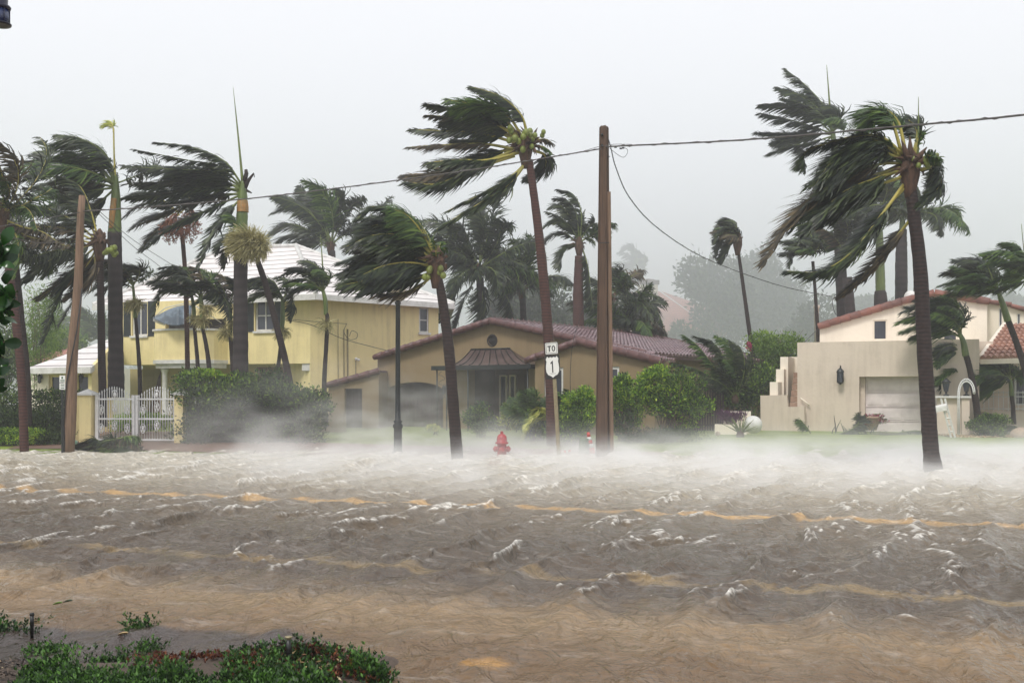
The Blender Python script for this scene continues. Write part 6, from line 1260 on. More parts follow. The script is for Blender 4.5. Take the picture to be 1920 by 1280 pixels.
b = B(); b.lathe(c_, [(.04, z0 + .685), (.04, z0 + .73), (.022, z0 + .75)], 6, smooth=False); b.build('top_nut', M['red'], r)

# route sign on a leaning post
d = 26.2; base = P(1046, 850, d); topp = P(1034, 640, d); r = thing('route_sign', 'leaning road sign, TO plate above a black and white route 1 shield', 'road sign', (base.x, base.y, -.1))
ax = (topp - base).normalized(); rt = Vector((math.cos(math.radians(40)), math.sin(math.radians(40)) * -1, 0)); rt = (rt - ax * rt.dot(ax)).normalized(); nf_ = rt.cross(ax).normalized()
if nf_.y > 0: nf_ = -nf_
b = B(); b.obox(base - ax * .1 - rt * .035 + nf_ * .0, rt * .07, -nf_ * .035, ax * ((topp - base).length + .1)); b.obox(base - ax * .1 + rt * .036 + nf_ * .0, rt * .035, -nf_ * .03, ax * ((topp - base).length * .93)); b.build('post', M['galv'], r)
ppm = F / d
def sgn(x_, y_, o_=0.0): return base + ax * ((850 - y_) / ppm) + rt * (x_ / ppm / .766) + nf_ * (.01 + o_)
def flat(b_, pts, o0, o1):
    f_ = [sgn(x_, y_, o1) for x_, y_ in pts]; g_ = [sgn(x_, y_, o0) for x_, y_ in pts]; n_ = len(pts); b_.add(f_ + g_, [tuple(range(n_)), tuple(range(n_, 2 * n_))[::-1]] + [(i, (i + 1) % n_, (i + 1) % n_ + n_, i + n_) for i in range(n_)])
def rrect(x0, y0, x1, y1, r_=2.0): 
    o_ = []
    for cx, cy, a0 in ((x1 - r_, y0 + r_, -90), (x1 - r_, y1 - r_, 0), (x0 + r_, y1 - r_, 90), (x0 + r_, y0 + r_, 180)):
        for k in range(4): a_ = math.radians(a0 + 30 * k); o_.append((cx + r_ * math.cos(a_), cy + r_ * math.sin(a_)))
    return o_
b = B(); flat(b, rrect(-12, 641, 12, 664), 0, .006); flat(b, rrect(-13.2, 665, 13.2, 710), 0, .006); b.build('back_plate', M['sign_black'], r)
b = B(); flat(b, rrect(-11.2, 641.8, 11.2, 663.2), .0065, .009); tplate = b.build('plate', M['sign_white'], r)
b = B()
for (pts_) in (((-9.8, 643.2, 9.8, 643.9)), ((-9.8, 661.1, 9.8, 661.8)), ((-9.8, 643.9, -9.2, 661.1)), ((9.2, 643.9, 9.8, 661.1))):
    x0, y0, x1, y1 = pts_; flat(b, [(x0, y0), (x1, y0), (x1, y1), (x0, y1)], .0095, .0105)
for x0, y0, x1, y1 in ((-7.0, 647.5, -.6, 649.6), (-4.8, 649.6, -2.7, 658.5)): flat(b, [(x0, y0), (x1, y0), (x1, y1), (x0, y1)], .0095, .0115)
ring = lambda rx, ry: [(3.7 + rx * math.cos(a_), 653 + ry * math.sin(a_)) for a_ in [2 * math.pi * k / 20 for k in range(20)]]
o_, i_ = ring(3.2, 5.6), ring(1.4, 3.7)
for k in range(20): flat(b, [o_[k], o_[(k + 1) % 20], i_[(k + 1) % 20], i_[k]], .0095, .0115)
b.build('lettering', M['sign_black'], tplate)
half = [(0, 670.2), (3.0, 668.6), (6, 670.2), (8.6, 667.4), (11.6, 672.5), (10.4, 677), (11.4, 683), (12.0, 690), (11.2, 697), (8.4, 702), (3.4, 704.4), (0, 707.8)]
shp = half + [(-x_, y_) for x_, y_ in half[1:-1][::-1]]
b = B(); b.add([sgn(x_, y_, .0095) for x_, y_ in shp] + [sgn(0, 688, .0095)], [(k, (k + 1) % len(shp), len(shp)) for k in range(len(shp))]); b.add([sgn(x_, y_, .0075) for x_, y_ in shp] + [sgn(x_, y_, .0095) for x_, y_ in shp], [(k, (k + 1) % len(shp), (k + 1) % len(shp) + len(shp), k + len(shp)) for k in range(len(shp))])
shd = b.build('shield', M['sign_white'], r)
b = B(); flat(b, [(-.9, 677), (1.3, 675.5), (1.3, 698), (-.9, 698)], .0098, .0115); flat(b, [(-3.2, 679.6), (-.9, 677), (-.9, 680.6), (-3.2, 682)], .0098, .0115)
for k in range(5): x0 = -5.2 + 2.2 * k; flat(b, [(x0, 699.4), (x0 + 1.0, 699.4), (x0 + 1.0, 700.4), (x0, 700.4)], .0098, .011)
b.build('numeral', M['sign_black'], shd)

# toppled striped barricade lights / cones
def cone_(label, px_, py_, d, tilt, s=1.0):
    base = P(px_, py_, d); r = thing('traffic_cone', label, 'traffic cone', base, 'traffic cones by the poles'); ax_ = Vector((math.sin(tilt), 0, math.cos(tilt)))
    for k, (h0, h1, mt, nm) in enumerate(((0, .20, 'barrier_red', 'cone_body'), (.2, .32, 'sign_white', 'reflective_band'), (.32, .42, 'barrier_red', 'cone_body'), (.42, .52, 'sign_white', 'reflective_band'), (.52, .66, 'barrier_red', 'cone_tip'))):
        b = B(); rr = lambda h_: (.15 - .17 * h_) * s; b.tube([base + ax_ * h0 * s, base + ax_ * h1 * s], [rr(h0), rr(h1)], 14); b.build(nm, M[mt], r)
    b = B(); b.tube([base - ax_ * .03, base], .2 * s, 4, smooth=False, rot=.8); b.build('cone_base', M['barrier_red'], r)
cone_('tipping red and white striped traffic cone against the tall pole', 1108, 852, 26.6, -.12, .9)
cone_('red cone lying on its side in the water at the foot of the sign post', 1046, 852, 26.9, 1.25, .55)
b = B(); p_ = P(1095, 832, 26.4); b.lathe(p_ + Vector((0, 0, -.35)), [(.13, 0), (.14, .05), (.12, .45), (.125, .47), (.10, .5)], 12); tag(b.build('utility_box', solid('grey_green_plastic', (.20, .25, .19), rough=.6, scale=4), origin=p_), 'grey green utility stub beside the striped cone', 'utility box')
b = B(); p_ = P(140, 848, 28.0); b.lathe(p_ + Vector((0, 0, -.02)), [(.09, 0), (.10, .03), (.085, .30), (.09, .33), (.03, .36)], 8); tag(b.build('utility_box', solid('mint_plastic', (.25, .40, .30), rough=.5, scale=4), origin=p_), 'small mint green utility box at the foot of the left pole', 'utility box')

# white sphere, planters, boulder
b = B(); p_ = P(1412, 796, 34.5); b.ball(p_, .31, .31, .31, 28); tag(b.build('garden_sphere', M['white'], origin=p_), 'large smooth white ball resting beside the cream stair wall', 'garden ball')
fr_ = Fr(1365, 35.5, 12); b = wall_block(fr_, rect(fr_, 1340, 796, 1400, 815, 0, -.02), [], .8); q_ = wall_block(fr_, rect(fr_, 1356, 771, 1408, 792, -.9, -.02), [], .5, off=-.9, b=b); tag(b.build('planter', M['cream2'], origin=fr_.hit(1365, 815)), 'low white masonry planter holding purple plants', 'planter')
b = B(); p_ = P(1916, 815, 33.5); b.ball(p_, .42, .35, .26, 12); o_ = b.build('boulder', M['stone'], origin=p_); tag(o_, 'pale boulder at the right edge of the lawn', 'boulder'); md = o_.modifiers.new('s', 'SUBSURF'); md.levels = md.render_levels = 1
b = B(); p_ = P(1346, 813, 32.5); b.ball(p_, .09, .08, .08, 8); tag(b.build('boulder', M['stone'], origin=p_), 'small pale stone before the planter', 'stone')
pt = thing('flower_pot', 'terracotta pot of crimson flowers against the garage door', 'flower pot', P(1632, 808, 37)); b = B(); b.lathe(P(1632, 806, 37), [(.22, 0), (.34, .42), (.36, .44), (.36, .5), (.3, .5)], 16); b.build('pot', M['terracotta'], pt)

# ---------------------------------------------------------------- vegetation
def leaf_cloud(b, lumps, n, size, seed, aspect=.45, up=.35, wind=.25, shell=.55, mi=0):
    """leaf-sized rhombi spread through a set of ellipsoid lumps (centre, radii)"""
    r = np.random.default_rng(seed); C = np.array([tuple(l[0]) for l in lumps]); R = np.array([l[1] for l in lumps]); vol = R.prod(1) ** .67; idx = r.choice(len(lumps), n, p=vol / vol.sum())
    dr = nrm(r.normal(0, 1, (n, 3))); rad = shell + (1.06 - shell) * r.random(n) ** .6; rad *= 1 + .17 * r.normal(0, 1, n)
    p = C[idx] + R[idx] * dr * rad[:, None]; p += .06 * size * r.normal(0, 1, (n, 3))
    ax_ = nrm(dr * .7 + r.normal(0, .6, (n, 3)) + np.array([-wind, 0, up])); sd_ = nrm(np.cross(ax_, r.normal(0, 1, (n, 3)))); s_ = (size * r.uniform(.6, 1.35, n))[:, None]
    nn = np.cross(ax_, sd_)
    V = np.stack([p, p + ax_ * s_ * .5 + sd_ * s_ * aspect * .5 + nn * s_ * .08, p + ax_ * s_, p + ax_ * s_ * .5 - sd_ * s_ * aspect * .5 + nn * s_ * .08], 1).reshape(-1, 3)
    b.quads(V, np.arange(n * 4).reshape(-1, 4), mi)
def lumps_in(c, R, k, seed, rel=(.28, .5), flat=1.0):
    r = random.Random(seed); c = Vector(c); out_ = []
    for i in range(k):
        dr = Vector((r.gauss(0, 1), r.gauss(0, 1), r.gauss(0, 1))).normalized() * r.random() ** .45; s_ = r.uniform(*rel)
        out_.append((c + Vector((dr.x * R[0], dr.y * R[1], dr.z * R[2])) * (1 - s_ * .7), (R[0] * s_ * r.uniform(.8, 1.3), R[1] * s_ * r.uniform(.8, 1.3), R[2] * s_ * r.uniform(.7, 1.1) * flat)))
    return out_
def stems(b, c, R, n, seed, rad=.02, spread=.8):
    r = random.Random(seed); c = Vector(c); foot = Vector((c.x, c.y, c.z - R[2]))
    for i in range(n):
        a_ = r.uniform(0, 6.28); q_ = foot + Vector((r.uniform(-.25, .25) * R[0], r.uniform(-.2, .2) * R[1], 0)); e_ = c + Vector((math.cos(a_) * R[0] * spread * r.random(), math.sin(a_) * R[1] * spread * r.random(), R[2] * r.uniform(.1, .85)))
        m_ = q_.lerp(e_, .5) + Vector((r.uniform(-.1, .1), r.uniform(-.1, .1), .05)); b.tube([q_, m_, e_], [rad, rad * .7, rad * .3], 5)
        if i % 2: f_ = m_ + Vector((r.uniform(-.3, .3) * R[0], r.uniform(-.3, .3) * R[1], R[2] * .4)); b.tube([m_, f_], [rad * .6, rad * .2], 4)
def shrub(name, label, cat, box, d, depth, n, size, mat, seed, k=14, aspect=.45, group=None, nst=10, rel=(.28, .5), mat2=None, shell=.45, up=.35):
    x0, y0, x1, y1 = box; a_ = P(x0, y1, d); c_ = P(x1, y0, d); R = ((c_.x - a_.x) / 2, depth / 2, (c_.z - a_.z) / 2); c = (a_ + c_) / 2
    r = thing(name, label, cat, Vector((c.x, c.y, a_.z)), group); L_ = lumps_in(c, R, k, seed, rel); b = B(); leaf_cloud(b, L_, n, size, seed, aspect, shell=shell, up=up)
    if mat2: leaf_cloud(b, L_[::3], n // 3, size, seed + 1, aspect, shell=.8, mi=1, up=up)
    b.build('foliage', [M[mat]] + ([M[mat2]] if mat2 else []), r); b = B(); stems(b, c, R, nst, seed); b.build('stems', M['twig'], r); return r
# clipped hedges: rows of boxes
shrub('shrub', 'wind-leaning yellow green growth between the tall pole and the big rounded bush', 'shrub', (1150, 712, 1225, 800), 31.5, 1.2, 3600, .10, 'bright', 61, k=14, nst=12, mat2='shrub', up=.1)
shrub('shrub', 'ragged yellow green spray on the left top of the big rounded bush', 'shrub', (1185, 682, 1260, 735), 31.6, 1.0, 2200, .10, 'bright', 62, k=10, up=.1)
shrub('shrub', 'ragged low bush filling the gap left of the sign post', 'shrub', (965, 762, 1045, 828), 31.0, 1.0, 3000, .09, 'shrub', 63, k=12, mat2='bright')
def hedge(label, box, d, depth, n, mat, seed, size=.09, theta=0, group=None, mat2=None, loose=.4):
    x0, y0, x1, y1 = box; a_ = P(x0, y1, d); c_ = P(x1, y0, d); w_, h_ = c_.x - a_.x, c_.z - a_.z; k = max(4, int(w_ / .45)); rg = random.Random(seed); L_ = []
    for i in range(k):
        tp_ = 1 + loose * rg.uniform(-.22, .16)
        for j in range(3):
            L_.append((Vector((a_.x + w_ * (i + .5 + loose * rg.uniform(-.4, .4)) / k, d + depth * rg.uniform(-.35, .35), a_.z + h_ * tp_ * (j + .5) / 3)), (w_ / k * rg.uniform(.7, 1.1 + .3 * loose), depth * .5, h_ * .24 * rg.uniform(.8, 1.25))))
    r = thing('hedge', label, 'hedge', Vector(((a_.x + c_.x) / 2, d, a_.z)), group); b = B(); leaf_cloud(b, L_, n, size, seed, shell=.5, up=.5, wind=.1)
    if mat2: leaf_cloud(b, [l for i, l in enumerate(L_) if i % 3 == 2], n // 4, size, seed + 1, shell=.85, up=.6, wind=.2, mi=1)
    b.build('foliage', [M[mat]] + ([M[mat2]] if mat2 else []), r)
    b = B(); b.obox((a_.x + .25, d - depth * .2, a_.z - .1), (w_ - .5, 0, 0), (0, depth * .4, 0), (0, 0, h_ * .7)); b.build('shade_core', solid('hedge_shade_%d' % seed, (.018, .024, .012), scale=5, bump=.8), r); return r  # plain dark box standing in for the shade deep inside the leaves
hedge('tall dark hedge behind the left utility pole', (-30, 738, 158, 826), 31.6, 1.2, 9000, 'hedge', 11, mat2='shrub')
hedge('middle dark hedge step left of the gate, below the tall hedge', (-30, 770, 100, 826), 30.6, .9, 5000, 'hedge', 12)
hedge('low bright clipped hedge along the brick path at left', (-30, 806, 72, 832), 29.6, .8, 3500, 'bright', 13, .07, mat2='shrub'); hedge('low dark clipped hedge end beside the left pole', (70, 812, 112, 832), 29.8, .7, 1600, 'hedge', 14, .07)
hedge('wide overgrown hedge right of the gate, half lost in spray', (342, 722, 596, 832), 31.0, 1.8, 17000, 'hedge', 15, .11, mat2='shrub', loose=1.0)
shrub('shrub', 'bright green shoots topping the hedge right of the gate', 'shrub', (322, 694, 430, 735), 31.0, 1.0, 3500, .10, 'bright', 21, k=10)
shrub('shrub', 'ragged leafy growth rising over the middle of the hedge behind the royal palm', 'shrub', (455, 690, 560, 790), 31.6, 1.3, 4200, .10, 'hedge', 20, k=16, mat2='shrub', nst=14)
shrub('shrub', 'loose dry twiggy shrub at the right end of the hedge', 'shrub', (540, 720, 610, 830), 32.5, 1.2, 1600, .09, 'shrub', 22, nst=24, shell=.7); shrub('shrub', 'dull green bush at the foot of the hedge right end', 'shrub', (510, 790, 600, 832), 30.5, 1.0, 2200, .08, 'shrub', 23, k=8)
shrub('shrub', 'round green bush before the porch of the tan house', 'shrub', (868, 752, 938, 822), 33.5, 1.3, 3600, .09, 'shrub', 24)
shrub('shrub', 'small yellow-flowering clump at the garage arch', 'shrub', (796, 794, 836, 815), 35, .6, 700, .08, 'croton', 25, k=5, nst=3)
shrub('croton', 'pale yellow variegated croton left of the sign', 'shrub', (934, 750, 972, 806), 32, .7, 900, .13, 'croton', 26, k=6, aspect=.35, nst=5)
shrub('shrub', 'mid green bush behind the croton', 'shrub', (950, 738, 1035, 820), 33, 1.3, 4200, .10, 'shrub', 27, mat2='bright')
shrub('shrub', 'lush bright green bush between the sign post and the tall pole', 'shrub', (1040, 718, 1125, 800), 30.5, 1.4, 5200, .10, 'bright', 28, mat2='shrub'); shrub('shrub', 'dark lower bush behind the striped cone', 'shrub', (1035, 765, 1130, 838), 29.6, 1.2, 5000, .09, 'shrub', 29, mat2='bright')
shrub('shrub', 'bright leafy spray just right of the tall pole', 'shrub', (1130, 700, 1190, 775), 30.5, 1.0, 2800, .10, 'bright', 30, mat2='shrub'); shrub('shrub', 'thin brown twiggy bush right of the tall pole', 'shrub', (1125, 740, 1215, 838), 31.0, 1.3, 3200, .08, 'shrub', 31, nst=30, shell=.75)
shrub('shrub', 'big rounded bush with bare branches before the tan house corner', 'shrub', (1180, 688, 1335, 822), 32.0, 2.2, 9500, .10, 'shrub', 32, k=22, nst=36, mat2='bright')
shrub('shrub', 'low dark shrubs under the big rounded bush', 'shrub', (1150, 790, 1345, 838), 30.6, 1.2, 4200, .08, 'hedge', 33, k=16)
shrub('shrub', 'bright green vine mass spilling behind the cream stair', 'shrub', (1395, 610, 1525, 700), 44, 2.2, 7000, .13, 'limeleaf', 34, k=18); shrub('shrub', 'dark green shrubs filling the gap left of the cream stair', 'shrub', (1330, 668, 1480, 795), 40.5, 2.5, 10000, .12, 'shrub', 35, k=24)
shrub('flowering_vine', 'few crimson blossoms beside the thin palm trunk', 'flower', (1400, 640, 1414, 656), 42.5, .3, 90, .10, 'petal', 36, k=3, nst=2)
shrub('purple_plant', 'purple-leaved plants in the white planter', 'plant', (1336, 768, 1404, 794), 35.9, .7, 1300, .14, 'purple', 37, k=9, aspect=.2, up=1.4)
shrub('flower', 'crimson flowers and leaves above the terracotta pot', 'flower', (1614, 776, 1664, 800), 37, .7, 900, .07, 'petal', 38, k=8, mat2='shrub')
shrub('shrub', 'heap of dark green bushes below the leaning palm beside the railing', 'shrub', (1812, 775, 1900, 822), 34.3, 1.2, 4800, .09, 'shrub', 39, k=12); shrub('shrub', 'tiny green tuft on the gravel at right', 'shrub', (1860, 806, 1882, 824), 33.4, .4, 500, .06, 'shrub', 40, k=4, nst=2)
shrub('shrub', 'garden greenery seen through the white gate', 'shrub', (180, 770, 330, 812), 36, 1.2, 3800, .10, 'bright', 43, k=14, nst=4)
shrub('bamboo', 'tall pale green bamboo clump at far left behind the palms', 'bamboo', (30, 520, 120, 745), 46, 2.5, 6500, .16, 'limeleaf', 41, k=26, aspect=.22, shell=.3, nst=18); shrub('shrub', 'green garden trees beyond the hedge at the left edge', 'tree', (-30, 560, 60, 760), 50, 3, 6000, .16, 'shrub', 42, k=20)

# spiky plants: fans of stiff fronds
def sago(name, label, cat, c, n, L, seed, wind=.5, fl=.3, leaf='frond', el0=.3, el1=1.4, nl=50, group=None, grav=.35, wl=.03, **kw):
    r = thing(name, label, cat, c, group); auto_fronds(r, c, n, L, seed, wind=wind, grav=grav, el0=el0, el1=el1, fleaf=fl, nl=nl, leafs=(leaf, 'frond_g'), wts=(3, 2), wl=wl, **kw); b = B(); b.lathe(c - Vector((0, 0, .2)), [(.12, 0), (.14, .15), (.05, .35)], 8); b.build('stump', M['fibre'], r); return r
r = sago('date_palm', 'low feathery palm with upright blown fronds right of the tan house', 'palm tree', P(1378, 745, 36.5), 9, 1.7, 1101, wind=.7, fl=.4, nl=60, group='low palms')
for i, px_ in enumerate(([(1375, 740), (1340, 690), (1310, 650), (1282, 628)], [(1376, 740), (1360, 680), (1340, 645), (1302, 630)], [(1378, 740), (1380, 690), (1368, 650), (1345, 632)], [(1372, 742), (1330, 705), (1300, 690), (1262, 680)], [(1376, 742), (1370, 700), (1355, 665), (1325, 640)], [(1380, 742), (1395, 700), (1392, 660), (1370, 640)])): pfrond(r, 36.5, px_, 1120 + i, L=.42, n=70, wl=.045, leaf='frond' if i % 2 else 'frond_g', rach='rachis_g')
sago('yucca', 'dark spiky yucca in front of the white ball', 'plant', P(1388, 812, 33.6), 22, .62, 1130, wind=.1, fl=.03, nl=8, grav=.1, el0=.2, el1=1.5, wl=.02, group='low palms')
sago('areca_palm', 'feathery green palm clump left of the sign post', 'plant', P(990, 785, 31.5), 14, .9, 1140, wind=.5, fl=.32, leaf='frond_g', el0=.5, group='low palms'); sago('areca_palm', 'deep green feathery clump behind the route sign', 'plant', P(1062, 785, 31.8), 14, 1.0, 1150, wind=.35, fl=.32, leaf='frond_g', el0=.5, group='low palms')
r = thing('croton', 'yellow strap-leaved plant drooping left of the sign post', 'plant', P(1028, 800, 30.2))
for i in range(9):
    rg = random.Random(i); pfrond(r, 30.2, [(1032 - i, 778 + i), (1020 - 2 * i, 765 + 3 * i), (1003 - 2 * i, 768 + 5 * i), (990 - 2 * i + 6 * rg.random(), 785 + 6 * i)], 1160 + i, L=.22, n=26, wl=.05, leaf='croton', wind=.4)
# fallen fronds
def debris(label, d, fr_list, seed, L=.4, n=60, leaf=('frond', 'frond_g', 'frond_b'), name='fallen_frond', group='fallen fronds'):
    for i, px_ in enumerate(fr_list):
        c_ = P(px_[0][0], px_[0][1], d); r = thing(name, label[i] if isinstance(label, (list, tuple)) else label, 'palm frond', c_, group)
        pfrond(r, d, [(q_[0], q_[1], 0) for q_ in px_], seed + i, L=L, n=n, leaf=leaf[i % len(leaf)], wind=.12, grav=.35, spread=.9, rach='rachis_g', roll=0, wl=.035)
debris(['big torn frond heaped in the water right of the left pole, yellowish top', 'torn green frond at the base of the heap by the gate', 'brown frond arching over the heap before the gate', 'flattened frond trailing left from the heap', 'dark frond tip poking toward the gate', 'long limp frond trailing right into the water'], 27.3,
       [[(262, 852), (240, 825), (200, 826), (110, 856)], [(270, 852), (235, 838), (190, 845), (130, 858)], [(180, 845), (220, 822), (250, 828), (268, 850)], [(200, 840), (170, 845), (140, 853), (98, 860)], [(200, 838), (230, 820), (255, 818), (248, 828)], [(250, 845), (280, 848), (300, 852), (330, 856)]], 1200, L=.26, n=70)
rgh = random.Random(4); r = thing('frond_heap', 'tangled brown heap of palm fronds in the water before the white gate', 'debris heap', P(225, 850, 27.4))
for i in range(9):
    x0 = rgh.uniform(170, 275)
    pfrond(r, 27.4, [(x0, 850, 0), (x0 - 15, 826 + rgh.uniform(-4, 10), rgh.uniform(-.2, .4)), (x0 - 45, 832 + rgh.uniform(-2, 10), .1), (x0 - 85 + rgh.uniform(0, 30), 855, 0)], 1230 + i, L=.3, n=50, leaf='frond_b' if i % 2 else 'frond', wind=.15, grav=.5, rach='rachis_g', wl=.03)
b = B(); b.tube([P(300, 856, 27.2), P(380, 857, 27), P(430, 860, 26.8), P(472, 862, 26.6)], [.03, .05, .06, .05], 6, jit=.2); b.tube([P(470, 862, 26.6), P(474, 852, 26.6), P(479, 844, 26.5)], [.02, .012, .006], 5); b.tube([P(440, 860, 26.7), P(455, 855, 26.7), P(470, 860, 26.6)], [.04, .05, .02], 6); tag(b.build('driftwood', M['trunk_dark'], origin=P(380, 857, 27)), 'dark floating log with one upright twig in the water below the hedge', 'driftwood')
debris(['upright splayed frond stalks against the cream wall left of the garage', 'bent frond leaning on the garage corner', 'flat green frond lying along the foot of the cream wall', 'dark frond lying across the garage driveway', 'dark frond heap in front of the garage door right side', 'frond pile left of the mailbox post', 'frond pile right of the mailbox post', 'dry frond draped on the bushes near the railing', 'yellow tipped frond on the gravel at right', 'long frond lying on the lawn edge under the big palm', 'small dead frond before the stair wall'], 35.6,
       [[(1600, 815), (1612, 800), (1616, 788), (1612, 776)], [(1560, 818), (1590, 808), (1608, 795), (1612, 780)], [(1495, 820), (1530, 818), (1570, 815), (1620, 812)], [(1600, 822), (1640, 812), (1680, 812), (1720, 818)], [(1640, 822), (1690, 810), (1730, 808), (1745, 815)], [(1745, 818), (1770, 805), (1780, 790), (1775, 775)], [(1825, 822), (1800, 810), (1785, 800), (1780, 792)], [(1900, 815), (1880, 790), (1855, 775), (1838, 770)], [(1925, 815), (1905, 800), (1890, 798), (1872, 800)], [(1840, 825), (1800, 820), (1760, 820), (1700, 824)], [(1520, 812), (1512, 800), (1505, 792), (1500, 788)]], 1300, L=.34, n=60, leaf=('frond', 'frond', 'frond_g', 'frond_b'))
rgs = random.Random(8); r = thing('frond_stalks', 'splayed bare frond stalks leaning at the foot of the cream wall', 'palm frond', P(1590, 818, 36.2), 'fallen fronds'); b = B()
for k in range(26):
    x0 = rgs.uniform(1545, 1745); dx = rgs.uniform(-14, 24); hh = rgs.uniform(14, 44) if x0 < 1640 else rgs.uniform(5, 14)
    b.tube([P(x0, 822, 36.2), P(x0 + dx * .4, 822 - hh * .6, 36.2), P(x0 + dx, 822 - hh, 36.25)], [.022, .018, .006], 5)
b.build('stalk', M['frond'], r)
debris(['long green frond mat on the drive, first from the cream wall', 'long green frond mat on the drive, under the flower pot', 'long green frond mat on the drive, beside the big trunk'], 34.8, [[(1660, 828), (1610, 820), (1560, 822), (1500, 826)], [(1745, 828), (1700, 818), (1650, 816), (1600, 822)], [(1700, 826), (1740, 818), (1790, 818), (1830, 826)]], 1340, L=.5, n=90, leaf=('frond_g', 'frond', 'frond'))
b = B(); rg = np.random.default_rng(5); n_ = 1600; p_ = np.stack([rg.uniform(14.6, 18.2, n_), rg.uniform(33.2, 35.2, n_), np.zeros(n_)], 1); p_[:, 2] = gz(p_[:, 0], p_[:, 1]) + .02; e1_ = nrm(rg.normal(0, 1, (n_, 3)) * [1, 1, .4]) * .045; e2_ = nrm(rg.normal(0, 1, (n_, 3)) * [1, 1, .4]) * .04
b.quads(np.stack([p_ - e1_, p_ - e2_, p_ + e1_, p_ + e2_], 1).reshape(-1, 3), np.arange(n_ * 4).reshape(-1, 4)); tag(b.build('gravel', M['litter']), 'orange brown gravel and litter by the lawn at right', kind='stuff')

# far trees
def tree(name, label, foot, crown, R, d, n, size, mat, seed, k=20, limbs=9, group='trees behind the houses'):
    f_ = P(foot[0], foot[1], d); c = P(crown[0], crown[1], d); R = tuple(x * d / F for x in R); r = thing(name, label, 'tree', f_, group); L_ = lumps_in(c, R, k, seed, (.2, .42)); b = B(); leaf_cloud(b, L_, n, size, seed, .5, shell=.55); b.build('crown', M[mat], r)
    b = B(); rt_ = R[0] * .06; b.tube([f_, f_.lerp(c, .5), c], [rt_ * 1.5, rt_, rt_ * .5], 8)
    for i, (lc, lr) in enumerate(L_[:limbs]): m_ = f_.lerp(c, .45 + .04 * i); b.tube([m_, m_.lerp(Vector(lc), .55) + Vector((0, 0, .2)), Vector(lc)], [rt_ * .6, rt_ * .35, rt_ * .12], 5)
    b.build('trunk', M['twig'], r); return r
tree('broadleaf_tree', 'large misty broadleaf tree left of the thin palm, beyond the pink roof', (1345, 735), (1345, 560), (80, 60, 95), 84, 9000, .42, 'farleaf', 51, 26); tree('broadleaf_tree', 'misty broadleaf tree right of the thin palm with a high bare top', (1450, 735), (1445, 560), (75, 60, 110), 88, 9000, .42, 'farleaf', 52, 26)
tree('broadleaf_tree', 'faint grey tree behind the cream roof ridge', (1640, 735), (1635, 600), (90, 60, 70), 92, 7000, .45, 'farleaf', 53, 22); tree('broadleaf_tree', 'dim tree filling the gap above the cream terrace stair', (1530, 735), (1520, 640), (70, 50, 80), 78, 7000, .38, 'farleaf', 54, 20)
tree('broadleaf_tree', 'pale tree behind the tan roof ridge', (1290, 735), (1285, 660), (60, 45, 60), 80, 5000, .36, 'farleaf', 55, 16); tree('broadleaf_tree', 'dense dark tree behind the tan gable left of the chimney', (1000, 735), (980, 600), (110, 50, 80), 62, 9000, .32, 'farleaf', 56, 24); tree('broadleaf_tree', 'dark tree behind the tan roof, right of the round palm', (1090, 735), (1090, 610), (60, 45, 60), 64, 5000, .32, 'farleaf', 57, 16)
tree('broadleaf_tree', 'green tree behind the annex roof at left', (120, 735), (110, 665), (70, 40, 50), 60, 4500, .30, 'limeleaf', 58, 16); tree('broadleaf_tree', 'faint tree at the right edge beyond the cream house', (1880, 735), (1890, 600), (60, 50, 60), 90, 4500, .42, 'farleaf', 59, 16)
b = B(); L_ = []; rg = random.Random(9)
for i in range(110): x_ = -75 + 150 * i / 109; L_.append((Vector((x_ + rg.uniform(-1, 1), 112 + rg.uniform(-5, 5), rg.uniform(.5, 3.2))), (2.4, 2.2, rg.uniform(1.5, 3.4))))
leaf_cloud(b, L_, 22000, .8, 77, .5, shell=.5); tag(b.build('distant_woods', M['farleaf']), 'faint belt of distant trees lost in the rain', kind='stuff')

